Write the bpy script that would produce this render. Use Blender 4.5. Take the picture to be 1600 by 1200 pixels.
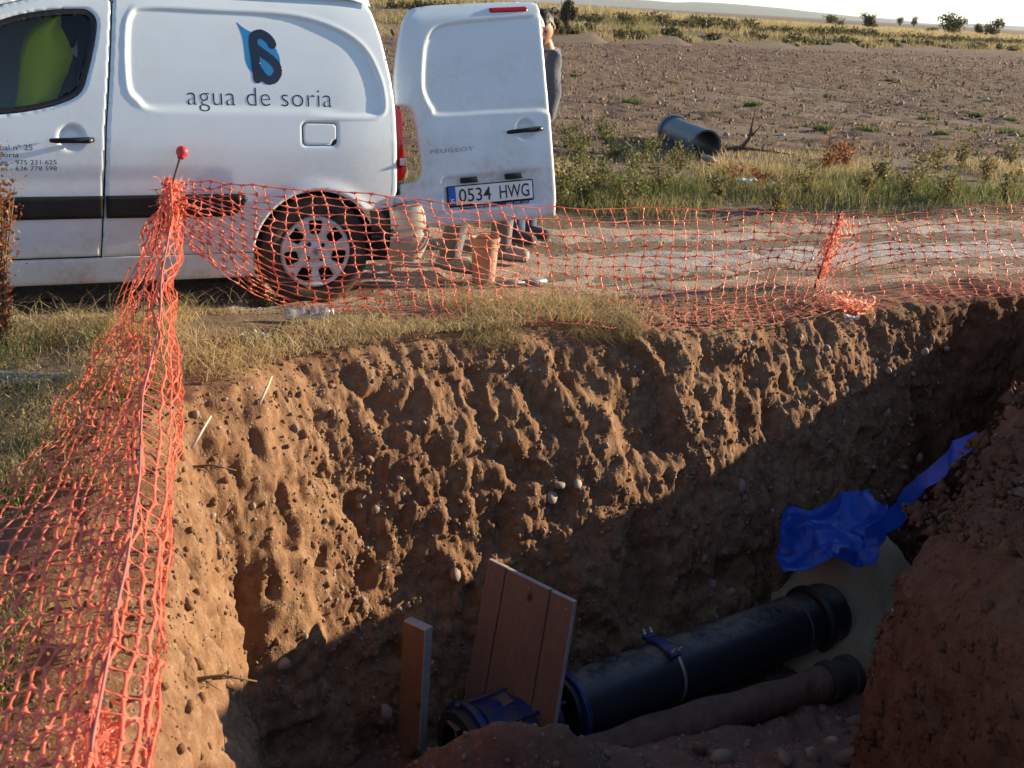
import bpy, bmesh, math, random
import numpy as np
from mathutils import Vector, Matrix, Quaternion

for _o in list(bpy.data.objects):
    bpy.data.objects.remove(_o, do_unlink=True)
scene = bpy.context.scene
COL = scene.collection
rng = np.random.default_rng(7)
random.seed(7)
R_ = math.radians

# ------------------------------------------------------------------ camera
F_PX, PITCH, ROLL, CAM_H = 1900.0, R_(17.5), R_(3.4), 1.7
cam_d = bpy.data.cameras.new('camera')
cam = bpy.data.objects.new('camera', cam_d)
COL.objects.link(cam)
cam_d.sensor_width = 36.0
cam_d.lens = 36.0 * F_PX / 1600.0
cam_d.clip_start, cam_d.clip_end = 0.05, 30000.0
_up0 = Vector((0, math.sin(PITCH), math.cos(PITCH)))
_fw = Vector((0, math.cos(PITCH), -math.sin(PITCH)))
_rt = math.cos(ROLL) * Vector((1, 0, 0)) + math.sin(ROLL) * _up0
_up = -math.sin(ROLL) * Vector((1, 0, 0)) + math.cos(ROLL) * _up0
cam.matrix_world = Matrix((
    (_rt.x, _up.x, -_fw.x, 0), (_rt.y, _up.y, -_fw.y, 0), (_rt.z, _up.z, -_fw.z, CAM_H), (0, 0, 0, 1)))
cam_d.dof.use_dof = True
cam_d.dof.focus_distance = 7.0
cam_d.dof.aperture_fstop = 9.0
scene.camera = cam

# ------------------------------------------------------------------ light
SUN_AZ, SUN_EL = R_(23.6), R_(14.2)      # azimuth from +X towards +Y
SUN_V = Vector((math.cos(SUN_EL) * math.cos(SUN_AZ), math.cos(SUN_EL) * math.sin(SUN_AZ), math.sin(SUN_EL)))
world = bpy.data.worlds.new('World')
scene.world = world
world.use_nodes = True
_nt = world.node_tree
_sky = _nt.nodes.new('ShaderNodeTexSky')
_sky.sky_type = 'NISHITA'
_sky.sun_disc = False
_sky.sun_elevation = SUN_EL
_sky.sun_rotation = math.atan2(SUN_V.x, SUN_V.y)
_sky.altitude = 500.0
_sky.air_density = 0.75
_sky.dust_density = 0.0
_sky.ozone_density = 1.5
_bg = _nt.nodes['Background']
_bg.inputs['Strength'].default_value = 0.098
_nt.links.new(_sky.outputs[0], _bg.inputs[0])
sun_d = bpy.data.lights.new('sun', 'SUN')
sun_d.energy = 5.0
sun_d.angle = R_(0.5)
sun_d.color = (1.0, 0.83, 0.58)
sun = bpy.data.objects.new('sun', sun_d)
COL.objects.link(sun)
sun.rotation_euler = SUN_V.to_track_quat('Z', 'Y').to_euler()
scene.view_settings.view_transform = 'Standard'
scene.view_settings.look = 'None'
scene.view_settings.exposure = 1.15
scene.view_settings.gamma = 1.0
scene.view_settings.use_curve_mapping = False
scene.cycles.max_bounces = 6
scene.cycles.transparent_max_bounces = 8

# ------------------------------------------------------------------ helpers
def _hash(ix, iy, iz, seed):
    h = (ix.astype(np.int64) * 374761393 + iy.astype(np.int64) * 668265263 + iz.astype(np.int64) * 2147483647 + seed * 974634777) & 0xFFFFFFFF
    h = ((h ^ (h >> 13)) * 1274126177) & 0xFFFFFFFF
    h = ((h ^ (h >> 16)) * 2246822519) & 0xFFFFFFFF
    return ((h ^ (h >> 15)) & 0xFFFFFF) / float(0xFFFFFF) * 2 - 1

def noise3(x, y, z, seed=0):
    """smooth value noise in -1..1"""
    x = np.asarray(x, float); y = np.asarray(y, float); z = np.asarray(z, float)
    x, y, z = np.broadcast_arrays(x, y, z)
    fx, fy, fz = np.floor(x), np.floor(y), np.floor(z)
    tx, ty, tz = x - fx, y - fy, z - fz
    tx = tx * tx * tx * (tx * (tx * 6 - 15) + 10); ty = ty * ty * ty * (ty * (ty * 6 - 15) + 10); tz = tz * tz * tz * (tz * (tz * 6 - 15) + 10)
    ix, iy, iz = fx.astype(np.int64), fy.astype(np.int64), fz.astype(np.int64)
    r = 0
    for dx in (0, 1):
        wx = tx if dx else 1 - tx
        for dy in (0, 1):
            wy = ty if dy else 1 - ty
            for dz in (0, 1):
                wz = tz if dz else 1 - tz
                r = r + wx * wy * wz * _hash(ix + dx, iy + dy, iz + dz, seed)
    return r

def worley3(x, y, z, seed=0):
    """distance to the nearest scattered point (cells of size 1)"""
    ix, iy, iz = (np.floor(q).astype(np.int64) for q in (x, y, z))
    best = np.full(np.shape(x), 9.0)
    for dx in (-1, 0, 1):
        for dy in (-1, 0, 1):
            for dz in (-1, 0, 1):
                cx, cy, cz = ix + dx, iy + dy, iz + dz
                px = cx + 0.5 + 0.5 * _hash(cx, cy, cz, seed); py = cy + 0.5 + 0.5 * _hash(cx, cy, cz, seed + 7); pz = cz + 0.5 + 0.5 * _hash(cx, cy, cz, seed + 13)
                best = np.minimum(best, (x - px) ** 2 + (y - py) ** 2 + (z - pz) ** 2)
    return np.sqrt(best)

def fbm(x, y, z, oct=4, seed=0, gain=0.5):
    a, s, r = 1.0, 1.0, 0
    for k in range(oct):
        r = r + a * noise3(x * s + 17.3 * k, y * s + 5.1 * k, z * s + 9.7 * k, seed + k)
        a *= gain; s *= 2.03
    return r

def sstep(a, b, x):
    t = np.clip((np.asarray(x, float) - a) / (b - a), 0, 1)
    return t * t * (3 - 2 * t)

def mk(name, V, F, mat=None, parent=None, smooth=True):
    """one mesh object from arrays; V and F may come as lists of blocks"""
    me = bpy.data.meshes.new(name)
    V = np.asarray(V, np.float32)
    if isinstance(F, np.ndarray):
        n, k = F.shape
        me.vertices.add(len(V)); me.vertices.foreach_set('co', V.ravel())
        me.loops.add(n * k); me.loops.foreach_set('vertex_index', F.astype(np.int32).ravel())
        me.polygons.add(n)
        me.polygons.foreach_set('loop_start', np.arange(0, n * k, k, dtype=np.int32))
        me.update(calc_edges=True)
    else:
        me.from_pydata(V.tolist(), [], F)
        me.update()
    if smooth:
        me.polygons.foreach_set('use_smooth', np.ones(len(me.polygons), bool))
    if mat is not None:
        me.materials.append(mat)
    o = bpy.data.objects.new(name, me)
    COL.objects.link(o)
    if parent is not None:
        o.parent = parent
    return o

def thing(name, label, cat, loc=(0, 0, 0), rot=(0, 0, 0), group=None):
    o = bpy.data.objects.new(name, None)
    o.empty_display_size = 0.1
    COL.objects.link(o)
    o.location = loc; o.rotation_euler = rot
    tag(o, label, cat, group)
    return o

def tag(o, label, cat, group=None):
    o['label'] = label; o['category'] = cat
    if group: o['group'] = group
    return o

def structure(o, label=None):
    o['kind'] = 'structure'
    if label: o['label'] = label
    return o

def stuff(o, label=None, cat=None):
    o['kind'] = 'stuff'
    if label: o['label'] = label
    if cat: o['category'] = cat
    return o

class MB:
    """collects pieces into one mesh"""
    def __init__(s): s.v = []; s.f = []
    def add(s, V, F):
        n = len(s.v)
        s.v.extend([tuple(map(float, p)) for p in V])
        s.f.extend([tuple(int(i) + n for i in f) for f in F])
        return s
    def box(s, c, size, rot=None, bev=0.0):
        c = Vector(c); hx, hy, hz = size[0] / 2, size[1] / 2, size[2] / 2
        bm = bmesh.new()
        bmesh.ops.create_cube(bm, size=1.0)
        for v in bm.verts: v.co = Vector((v.co.x * size[0], v.co.y * size[1], v.co.z * size[2]))
        if bev > 0: bmesh.ops.bevel(bm, geom=list(bm.edges), offset=bev, segments=2, profile=0.6, affect='EDGES')
        M = rot if rot is not None else Matrix.Identity(3)
        bm.verts.index_update()
        s.add([M @ v.co + c for v in bm.verts], [[v.index for v in f.verts] for f in bm.faces])
        bm.free(); return s
    def tube(s, pts, rad, n=8, caps=True):
        pts = [Vector(p) for p in pts]
        rads = rad if hasattr(rad, '__len__') else [rad] * len(pts)
        V = []; F = []
        ref = None
        for i, p in enumerate(pts):
            d = (pts[min(i + 1, len(pts) - 1)] - pts[max(i - 1, 0)]).normalized()
            if ref is None:
                ref = d.orthogonal().normalized()
            else:
                ref = (ref - d * ref.dot(d))
                ref = ref.normalized() if ref.length > 1e-6 else d.orthogonal().normalized()
            b = d.cross(ref)
            for k in range(n):
                a = 2 * math.pi * k / n
                V.append(p + (ref * math.cos(a) + b * math.sin(a)) * rads[i])
        for i in range(len(pts) - 1):
            for k in range(n):
                F.append((i * n + k, i * n + (k + 1) % n, (i + 1) * n + (k + 1) % n, (i + 1) * n + k))
        if caps:
            F.append(tuple(range(n - 1, -1, -1))); F.append(tuple((len(pts) - 1) * n + k for k in range(n)))
        return s.add(V, F)
    def lathe(s, prof, n=48, M=None, closed=False):
        """prof = [(radius, axial)], axis = local z, placed by the 4x4 matrix M"""
        M = M or Matrix.Identity(4)
        V = []; F = []
        m = len(prof)
        for k in range(n):
            a = 2 * math.pi * k / n
            for r, z in prof: V.append(M @ Vector((r * math.cos(a), r * math.sin(a), z)))
        for k in range(n):
            for i in range(m - (0 if closed else 1)):
                F.append((k * m + i, ((k + 1) % n) * m + i, ((k + 1) % n) * m + (i + 1) % m, k * m + (i + 1) % m))
        return s.add(V, F)
    def build(s, name, mat=None, parent=None, smooth=True):
        return mk(name, s.v, s.f, mat, parent, smooth)

def grid_faces(nu, nv, wrap=False):
    i = np.arange(nu if wrap else nu - 1)[:, None]; j = np.arange(nv - 1)[None, :]
    i2 = (i + 1) % nu
    a = i * nv + j; b = i2 * nv + j; c = i2 * nv + j + 1; d = i * nv + j + 1
    return np.stack([a, b, c, d], -1).reshape(-1, 4)

def sharp_by_angle(o, ang=35):
    me = o.data
    bm = bmesh.new(); bm.from_mesh(me)
    for e in bm.edges:
        if len(e.link_faces) == 2 and e.calc_face_angle(0) > R_(ang): e.smooth = False
    bm.to_mesh(me); bm.free()
    return o

# ------------------------------------------------------------------ materials
MATS = {}
class NB:
    """small node-building helper"""
    def __init__(s, name):
        m = bpy.data.materials.new(name); m.use_nodes = True
        s.m = m; s.t = m.node_tree; s.b = s.t.nodes['Principled BSDF']; s.out = s.t.nodes['Material Output']
        MATS[name] = m
    def n(s, typ, **kw):
        nd = s.t.nodes.new(typ)
        for k, v in kw.items():
            if k.startswith('i_'):
                key = k[2:]
                key = int(key) if key.isdigit() else key.replace('_', ' ')
                s.set(nd.inputs[key], v)
            else: setattr(nd, k, v)
        return nd
    def set(s, sock, v):
        if isinstance(v, bpy.types.NodeSocket): s.t.links.new(v, sock)
        elif isinstance(v, (tuple, list)) and len(v) == 3 and sock.type == 'RGBA': sock.default_value = (*v, 1)
        else: sock.default_value = v
    def p(s, **kw):
        for k, v in kw.items(): s.set(s.b.inputs[k.replace('_', ' ')], v)
        return s
    def pos(s, scale=(1, 1, 1), obj=False):
        if obj: src = s.n('ShaderNodeTexCoord').outputs['Object']
        else: src = s.n('ShaderNodeNewGeometry').outputs['Position']
        mp = s.n('ShaderNodeMapping'); s.set(mp.inputs['Vector'], src); mp.inputs['Scale'].default_value = scale
        return mp.outputs[0]
    def noise(s, vec, scale, detail=4, rough=0.55, dist=0.0):
        nd = s.n('ShaderNodeTexNoise'); s.set(nd.inputs['Vector'], vec)
        nd.inputs['Scale'].default_value = scale; nd.inputs['Detail'].default_value = detail
        nd.inputs['Roughness'].default_value = rough; nd.inputs['Distortion'].default_value = dist
        return nd.outputs['Fac']
    def vor(s, vec, scale, feature='F1', out='Distance', rnd=1.0):
        nd = s.n('ShaderNodeTexVoronoi', feature=feature); s.set(nd.inputs['Vector'], vec)
        nd.inputs['Scale'].default_value = scale; nd.inputs['Randomness'].default_value = rnd
        return nd.outputs[out]
    def ramp(s, fac, stops, interp='LINEAR'):
        nd = s.n('ShaderNodeValToRGB'); s.set(nd.inputs[0], fac)
        cr = nd.color_ramp; cr.interpolation = interp
        while len(cr.elements) < len(stops): cr.elements.new(0.5)
        for e, (p, c) in zip(cr.elements, stops):
            e.position = p; e.color = (*c, 1) if len(c) == 3 else c
        return nd.outputs[0]
    def rng(s, v, a, b, c=0.0, d=1.0):
        nd = s.n('ShaderNodeMapRange'); s.set(nd.inputs[0], v)
        for i, q in enumerate((a, b, c, d)): nd.inputs[i + 1].default_value = q
        return nd.outputs[0]
    def math(s, op, a, b=0.0):
        nd = s.n('ShaderNodeMath', operation=op); s.set(nd.inputs[0], a); s.set(nd.inputs[1], b)
        return nd.outputs[0]
    def mix(s, fac, a, b, mode='MIX'):
        nd = s.n('ShaderNodeMix', data_type='RGBA', blend_type=mode)
        s.set(nd.inputs[0], fac); s.set(nd.inputs[6], a); s.set(nd.inputs[7], b)
        return nd.outputs[2]
    def bump(s, h, strength=0.5, dist=0.01, nrm=None):
        nd = s.n('ShaderNodeBump'); s.set(nd.inputs['Height'], h)
        nd.inputs['Strength'].default_value = strength; nd.inputs['Distance'].default_value = dist
        if nrm is not None: s.set(nd.inputs['Normal'], nrm)
        s.set(s.b.inputs['Normal'], nd.outputs[0])
        return nd.outputs[0]

def flat(name, col, rough=0.5, metal=0.0, var=0.12, scale=12.0, **kw):
    """simple material with a little procedural variation"""
    b = NB(name)
    f = b.noise(b.pos(obj=True), scale, 4)
    c = b.mix(f, tuple(max(0, x * (1 - var)) for x in col), tuple(min(1, x * (1 + var)) for x in col))
    b.p(Base_Color=c, Metallic=metal)
    b.p(Roughness=b.rng(f, 0.3, 0.7, max(0.02, rough - 0.06), min(1, rough + 0.06)))
    if kw: b.p(**kw)
    return b.m
# ------------------------------------------------------------------ terrain frame
H_ROAD = R_(25.0); T_ROAD = np.array([math.cos(H_ROAD), math.sin(H_ROAD)]); N_ROAD = np.array([-math.sin(H_ROAD), math.cos(H_ROAD)])
H_BANK = R_(49.0); T_BANK = np.array([math.cos(H_BANK), math.sin(H_BANK)]); N_BANK = np.array([-math.sin(H_BANK), math.cos(H_BANK)])

def road_n(X, Y): return X * N_ROAD[0] + Y * N_ROAD[1]
def bank_m(X, Y): return X * N_BANK[0] + Y * N_BANK[1]

def gz(X, Y, rough=True):
    """height of the ground"""
    X = np.asarray(X, float); Y = np.asarray(Y, float)
    n = road_n(X, Y); m = bank_m(X, Y)
    z = 0.0 * X
    wob = 0.12 * noise3(X * 0.7, Y * 0.7, 0, 3)
    z = z + 0.10 * sstep(8.35, 8.75, n + wob) + 0.05 * sstep(8.8, 12, n)
    # shallow slope of the grassy edge beside the trench
    z = z + 0.10 * sstep(6.4, 5.9, n + 0.6 * wob) * sstep(1.6, 0.2, X)
    far = sstep(10, 13, n)
    along = X * T_BANK[0] + Y * T_BANK[1]
    k = 1.0 - 0.45 * sstep(45, 95, along)
    mw = m + 0.5 * noise3(along * 0.12, 0, 0, 5) + 0.25 * noise3(along * 0.5, 3, 0, 6)
    z = z + far * k * (0.42 * sstep(34.2, 34.9, mw) + 0.50 * sstep(37.2, 38.6, mw) + 0.28 * sstep(38.6, 46, m))
    z = z + far * 0.25 * sstep(60, 220, m) * (1 - sstep(30, 120, along - m * 0.3))
    # spoil heap on the near side of the trench, right
    q = (X - 1.58) * 0.93 + (Y - 4.3) * -0.36
    z = z + 0.95 * (0.10 * sstep(-0.02, 0.3, q) + 0.90 * sstep(0.05, 2.1, q)) * sstep(6.3, 4.9, Y - 0.25 * (X - 2)) * sstep(1.0, 3.0, Y) * sstep(9, 6, X)
    z = z - 0.16 * np.exp(-(((X - 1.75) / 0.55) ** 2 + ((Y - 4.75) / 0.55) ** 2))
    if rough:
        near = 1 - sstep(14, 40, np.hypot(X, Y))
        road = sstep(6.3, 6.7, n) * (1 - sstep(8.1, 8.5, n))
        amp = near * (1 - 0.6 * road)
        z = z + amp * (0.022 * fbm(X * 1.3, Y * 1.3, 0, 3, 11) + 0.010 * fbm(X * 6, Y * 6, 0, 2, 14))
    return z

# ------------------------------------------------------------------ soil materials
def soil_material(name, c1, c2, c3, bump=1.0, pebbles=0.5, bank_tint=None):
    b = NB(name)
    P = b.pos()
    n1 = b.noise(P, 2.2, 6, 0.6); n2 = b.noise(P, 18, 6, 0.65); n3 = b.noise(P, 90, 3, 0.6)
    c = b.mix(b.rng(n1, 0.35, 0.65), c1, c2)
    c = b.mix(b.rng(n2, 0.42, 0.72, 0, 0.75), c, c3)
    v = b.vor(P, 42); vcol = b.n('ShaderNodeTexVoronoi', i_Scale=42.0); b.set(vcol.inputs['Vector'], P)
    peb = b.math('MULTIPLY', b.rng(v, 0.20, 0.26, 1, 0), b.rng(b.noise(P, 9, 2), 0.48, 0.56))
    pc = b.mix(vcol.outputs['Color'], (0.30, 0.22, 0.17), (0.42, 0.36, 0.30))
    c = b.mix(b.math('MULTIPLY', peb, pebbles), c, pc)
    c = b.mix(b.rng(n3, 0.3, 0.75, 0, 0.35), c, tuple(x * 0.55 for x in c1))
    if bank_tint is not None:
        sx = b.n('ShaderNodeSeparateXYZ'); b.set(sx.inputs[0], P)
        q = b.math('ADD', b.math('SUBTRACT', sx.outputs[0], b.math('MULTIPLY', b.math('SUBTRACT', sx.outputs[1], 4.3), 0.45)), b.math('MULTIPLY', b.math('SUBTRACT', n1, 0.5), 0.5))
        c = b.mix(b.rng(q, 0.95, 1.3), c, b.mix(1.0, c, bank_tint, 'MULTIPLY'))  # soil is multiplied darker and redder over the near right side
    b.p(Base_Color=c, Roughness=0.95)
    b.b.inputs['Specular IOR Level'].default_value = 0.25
    h = b.math('ADD', b.math('MULTIPLY', n2, 0.8), b.math('MULTIPLY', n3, 0.45))
    h = b.math('ADD', h, b.math('MULTIPLY', b.rng(v, 0.0, 0.3, 0.35, 0), b.rng(b.noise(P, 9, 2), 0.45, 0.55)))
    b.bump(h, 0.7 * bump, 0.015)
    return b.m

SOIL = soil_material('soil', (0.175, 0.083, 0.042), (0.255, 0.135, 0.069), (0.38, 0.235, 0.132), bank_tint=(0.60, 0.46, 0.41))
SOIL_FLOOR = soil_material('soil_floor', (0.16, 0.085, 0.058), (0.22, 0.125, 0.085), (0.26, 0.17, 0.125), pebbles=0.8)

# ground with zones: bare grass-litter soil, dirt
_b = NB('ground_soil')
_P = _b.pos(); _n1 = _b.noise(_P, 1.3, 5, 0.6); _n2 = _b.noise(_P, 14, 6, 0.7); _n3 = _b.noise(_P, 70, 4, 0.65)
_c = _b.mix(_b.rng(_n1, 0.38, 0.62), (0.175, 0.105, 0.062), (0.21, 0.15, 0.085))
_c = _b.mix(_b.rng(_n2, 0.45, 0.7), _c, (0.27, 0.20, 0.115))
_c = _b.mix(_b.rng(_n3, 0.35, 0.7, 0, 0.5), _c, (0.10, 0.065, 0.04))
# red spoil dug out of the trench lies on the near right side
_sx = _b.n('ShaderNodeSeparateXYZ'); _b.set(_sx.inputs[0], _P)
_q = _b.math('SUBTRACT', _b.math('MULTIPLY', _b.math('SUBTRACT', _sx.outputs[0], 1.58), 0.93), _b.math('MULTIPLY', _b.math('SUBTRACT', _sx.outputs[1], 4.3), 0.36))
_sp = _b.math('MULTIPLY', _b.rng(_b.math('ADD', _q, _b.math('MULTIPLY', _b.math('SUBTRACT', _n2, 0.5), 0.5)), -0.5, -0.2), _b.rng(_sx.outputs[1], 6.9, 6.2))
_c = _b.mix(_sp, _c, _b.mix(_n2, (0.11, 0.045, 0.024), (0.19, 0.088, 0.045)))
_b.p(Base_Color=_c, Roughness=0.95); _b.bump(_b.math('ADD', _n2, _b.math('MULTIPLY', _n3, 0.5)), 0.8, 0.03)
GROUND_M = _b.m

_b = NB('road_dirt')
_P = _b.pos(); _n1 = _b.noise(_P, 0.9, 5, 0.6); _n2 = _b.noise(_P, 10, 6, 0.7); _n3 = _b.noise(_P, 60, 4, 0.7)
_c = _b.mix(_b.rng(_n1, 0.38, 0.62), (0.40, 0.265, 0.18), (0.50, 0.36, 0.26))
_c = _b.mix(_b.rng(_n2, 0.42, 0.7, 0, 0.7), _c, (0.56, 0.43, 0.33))
# pale grey crushed-stone fill lies along the wheel track
_sep = _b.n('ShaderNodeSeparateXYZ'); _b.set(_sep.inputs[0], _P)
_nn = _b.math('ADD', _b.math('MULTIPLY', _sep.outputs[0], float(N_ROAD[0])), _b.math('MULTIPLY', _sep.outputs[1], float(N_ROAD[1])))
_nd = _b.math('ADD', _nn, _b.math('MULTIPLY', _b.math('SUBTRACT', _b.noise(_P, 1.1, 4), 0.5), 1.1))
_msk = _b.math('MULTIPLY', _b.rng(_nd, 6.85, 7.1), _b.rng(_nd, 8.1, 7.8))
_msk = _b.math('MULTIPLY', _msk, _b.rng(_sep.outputs[0], 0.3, 1.0))
_msk = _b.math('MULTIPLY', _msk, _b.rng(_n2, 0.3, 0.62, 0.25, 1))
_c = _b.mix(_b.math('MULTIPLY', _msk, 0.7), _c, (0.60, 0.60, 0.61))
_v = _b.vor(_P, 38)
_c = _b.mix(_b.rng(_v, 0.1, 0.45, 0.35, 0), _c, (0.62, 0.53, 0.45))
_c = _b.mix(_b.rng(_n3, 0.35, 0.75, 0, 0.55), _c, (0.20, 0.125, 0.085))
_b.p(Base_Color=_c, Roughness=0.95)
_b.bump(_b.math('ADD', _b.math('ADD', _n2, _b.math('MULTIPLY', _n3, 0.6)), _b.rng(_v, 0, 0.4, 0.5, 0)), 0.9, 0.03)
ROAD_M = _b.m

_b = NB('field_soil')
_P = _b.pos(); _n1 = _b.noise(_P, 0.25, 5, 0.6); _n2 = _b.noise(_P, 5, 6, 0.7); _n3 = _b.noise(_P, 26, 4, 0.7)
_c = _b.mix(_b.rng(_n1, 0.38, 0.62), (0.225, 0.130, 0.076), (0.27, 0.165, 0.098))
_c = _b.mix(_b.rng(_n2, 0.42, 0.7, 0, 0.7), _c, (0.28, 0.18, 0.112))
_c = _b.mix(_b.rng(_n3, 0.4, 0.75, 0, 0.7), _c, (0.08, 0.046, 0.032))
_c = _b.mix(_b.rng(_b.noise(_P, 0.6, 5, 0.7), 0.56, 0.72, 0, 0.5), _c, (0.17, 0.17, 0.07))
_b.p(Base_Color=_c, Roughness=0.95); _b.bump(_b.math('ADD', _n2, _b.math('MULTIPLY', _n3, 0.7)), 1.0, 0.12)
FIELD_M = _b.m

_b = NB('dry_bank')
_P = _b.pos(); _n1 = _b.noise(_P, 0.35, 5, 0.65); _n2 = _b.noise(_P, 3, 6, 0.7)
_c = _b.mix(_b.rng(_n1, 0.4, 0.6), (0.21, 0.155, 0.075), (0.16, 0.115, 0.075))
_c = _b.mix(_b.rng(_n2, 0.45, 0.7, 0, 0.8), _c, (0.30, 0.235, 0.12))
_b.p(Base_Color=_c, Roughness=0.95); _b.bump(_n2, 1.0, 0.3)
BANK_M = _b.m

# ------------------------------------------------------------------ pit contour
PIT = np.array([(-0.60, 1.5), (-0.76, 2.4), (-0.96, 3.2), (-1.17, 3.9), (-1.36, 4.5), (-1.12, 4.86), (-0.95, 5.28), (-0.42, 5.72),
                (0.33, 6.19), (1.05, 6.63), (1.70, 7.03), (2.35, 7.45), (2.95, 7.80), (3.42, 8.0), (3.66, 7.6), (3.45, 6.9), (2.80, 6.1), (2.10, 5.15),
                (1.52, 4.28), (1.62, 3.5), (1.95, 2.6), (1.90, 1.7), (1.2, 1.25), (0.2, 1.15)])

def catmull(P, per=40, closed=True):
    P = np.asarray(P, float); n = len(P); out = []
    rngi = range(n) if closed else range(n - 1)
    for i in rngi:
        if closed: p0, p1, p2, p3 = P[(i - 1) % n], P[i], P[(i + 1) % n], P[(i + 2) % n]
        else: p0, p1, p2, p3 = P[max(i - 1, 0)], P[i], P[i + 1], P[min(i + 2, n - 1)]
        t = np.linspace(0, 1, per, endpoint=False)[:, None]
        out.append(0.5 * ((2 * p1) + (-p0 + p2) * t + (2 * p0 - 5 * p1 + 4 * p2 - p3) * t ** 2 + (-p0 + 3 * p1 - 3 * p2 + p3) * t ** 3))
    out = np.concatenate(out)
    if not closed: out = np.vstack([out, P[-1]])
    return out

def inside_poly(X, Y, P):
    r = np.zeros(np.shape(X), bool)
    x1, y1 = P[-1]
    for x2, y2 in P:
        c = ((y2 > Y) != (y1 > Y))
        with np.errstate(divide='ignore', invalid='ignore'):
            r ^= c & (X < (x1 - x2) * (Y - y2) / (y1 - y2 + 1e-12) + x2)
        x1, y1 = x2, y2
    return r

def dist_poly(X, Y, P, closed=True):
    X = np.asarray(X, float); Y = np.asarray(Y, float)
    d = np.full(X.shape, 1e9)
    n = len(P)
    for i in range(n if closed else n - 1):
        a = P[i]; b = P[(i + 1) % n]
        ab = b - a; L = max(ab @ ab, 1e-12)
        t = np.clip(((X - a[0]) * ab[0] + (Y - a[1]) * ab[1]) / L, 0, 1)
        d = np.minimum(d, (X - a[0] - t * ab[0]) ** 2 + (Y - a[1] - t * ab[1]) ** 2)
    return np.sqrt(d)

PIT_S = catmull(PIT, 12)
def pit_sd(X, Y):
    """distance to the trench edge, negative inside"""
    d = dist_poly(X, Y, PIT_S)
    return np.where(inside_poly(X, Y, PIT_S), -d, d)

# dense contour with more points where the photograph looks
_c0 = catmull(PIT, 200)
_seg = np.hypot(*np.diff(np.vstack([_c0, _c0[:1]]), axis=0).T)
_xy = _c0
_vis = np.where((_xy[:, 1] > 2.0), 1.0, 0.15)
_vis = np.where((_xy[:, 1] > 5.0) & (_xy[:, 0] < 2.6), 1.5, _vis)
_vis = np.where((_xy[:, 0] > 1.4) & (_xy[:, 1] > 4.4) & (_xy[:, 1] < 6.2), 0.5, _vis)
_cum = np.concatenate([[0], np.cumsum(_seg * _vis)])
NS = 1420
_u = np.linspace(0, _cum[-1], NS, endpoint=False)
_cc = np.vstack([_c0, _c0[:1]])
CT = np.stack([np.interp(_u, _cum, _cc[:, 0]), np.interp(_u, _cum, _cc[:, 1])], 1)
_tan = np.roll(CT, -3, 0) - np.roll(CT, 3, 0); _tan /= np.linalg.norm(_tan, axis=1)[:, None]
_k = np.ones(41) / 41
_tan = np.stack([np.convolve(np.concatenate([_tan[-20:, i], _tan[:, i], _tan[:20, i]]), _k, 'valid') for i in (0, 1)], 1)
_tan /= np.linalg.norm(_tan, axis=1)[:, None]
INW = np.stack([_tan[:, 1], -_tan[:, 0]], 1)
# batter of the wall round the pit
_bat = np.where((CT[:, 1] > 5.0) & (CT[:, 0] < 2.8), np.interp(CT[:, 0], [-1.2, -0.4, 0.3, 1.05, 1.7, 2.4, 2.8], [0.58, 0.66, 0.78, 0.70, 0.58, 0.42, 0.35]), 0.40)
_bat = np.where((CT[:, 0] < -0.4) & (CT[:, 1] < 5.0), 0.42, _bat)
_bat = np.where((CT[:, 0] > 1.35) & (CT[:, 1] < 5.2), 0.03, _bat)
_kk = np.ones(61) / 61
_bat = np.convolve(np.concatenate([_bat[-30:], _bat, _bat[:30]]), _kk, 'valid')

FLOOR_Z = -1.75
def billow(x, y, z, seed): return np.abs(noise3(x, y, z, seed))

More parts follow.
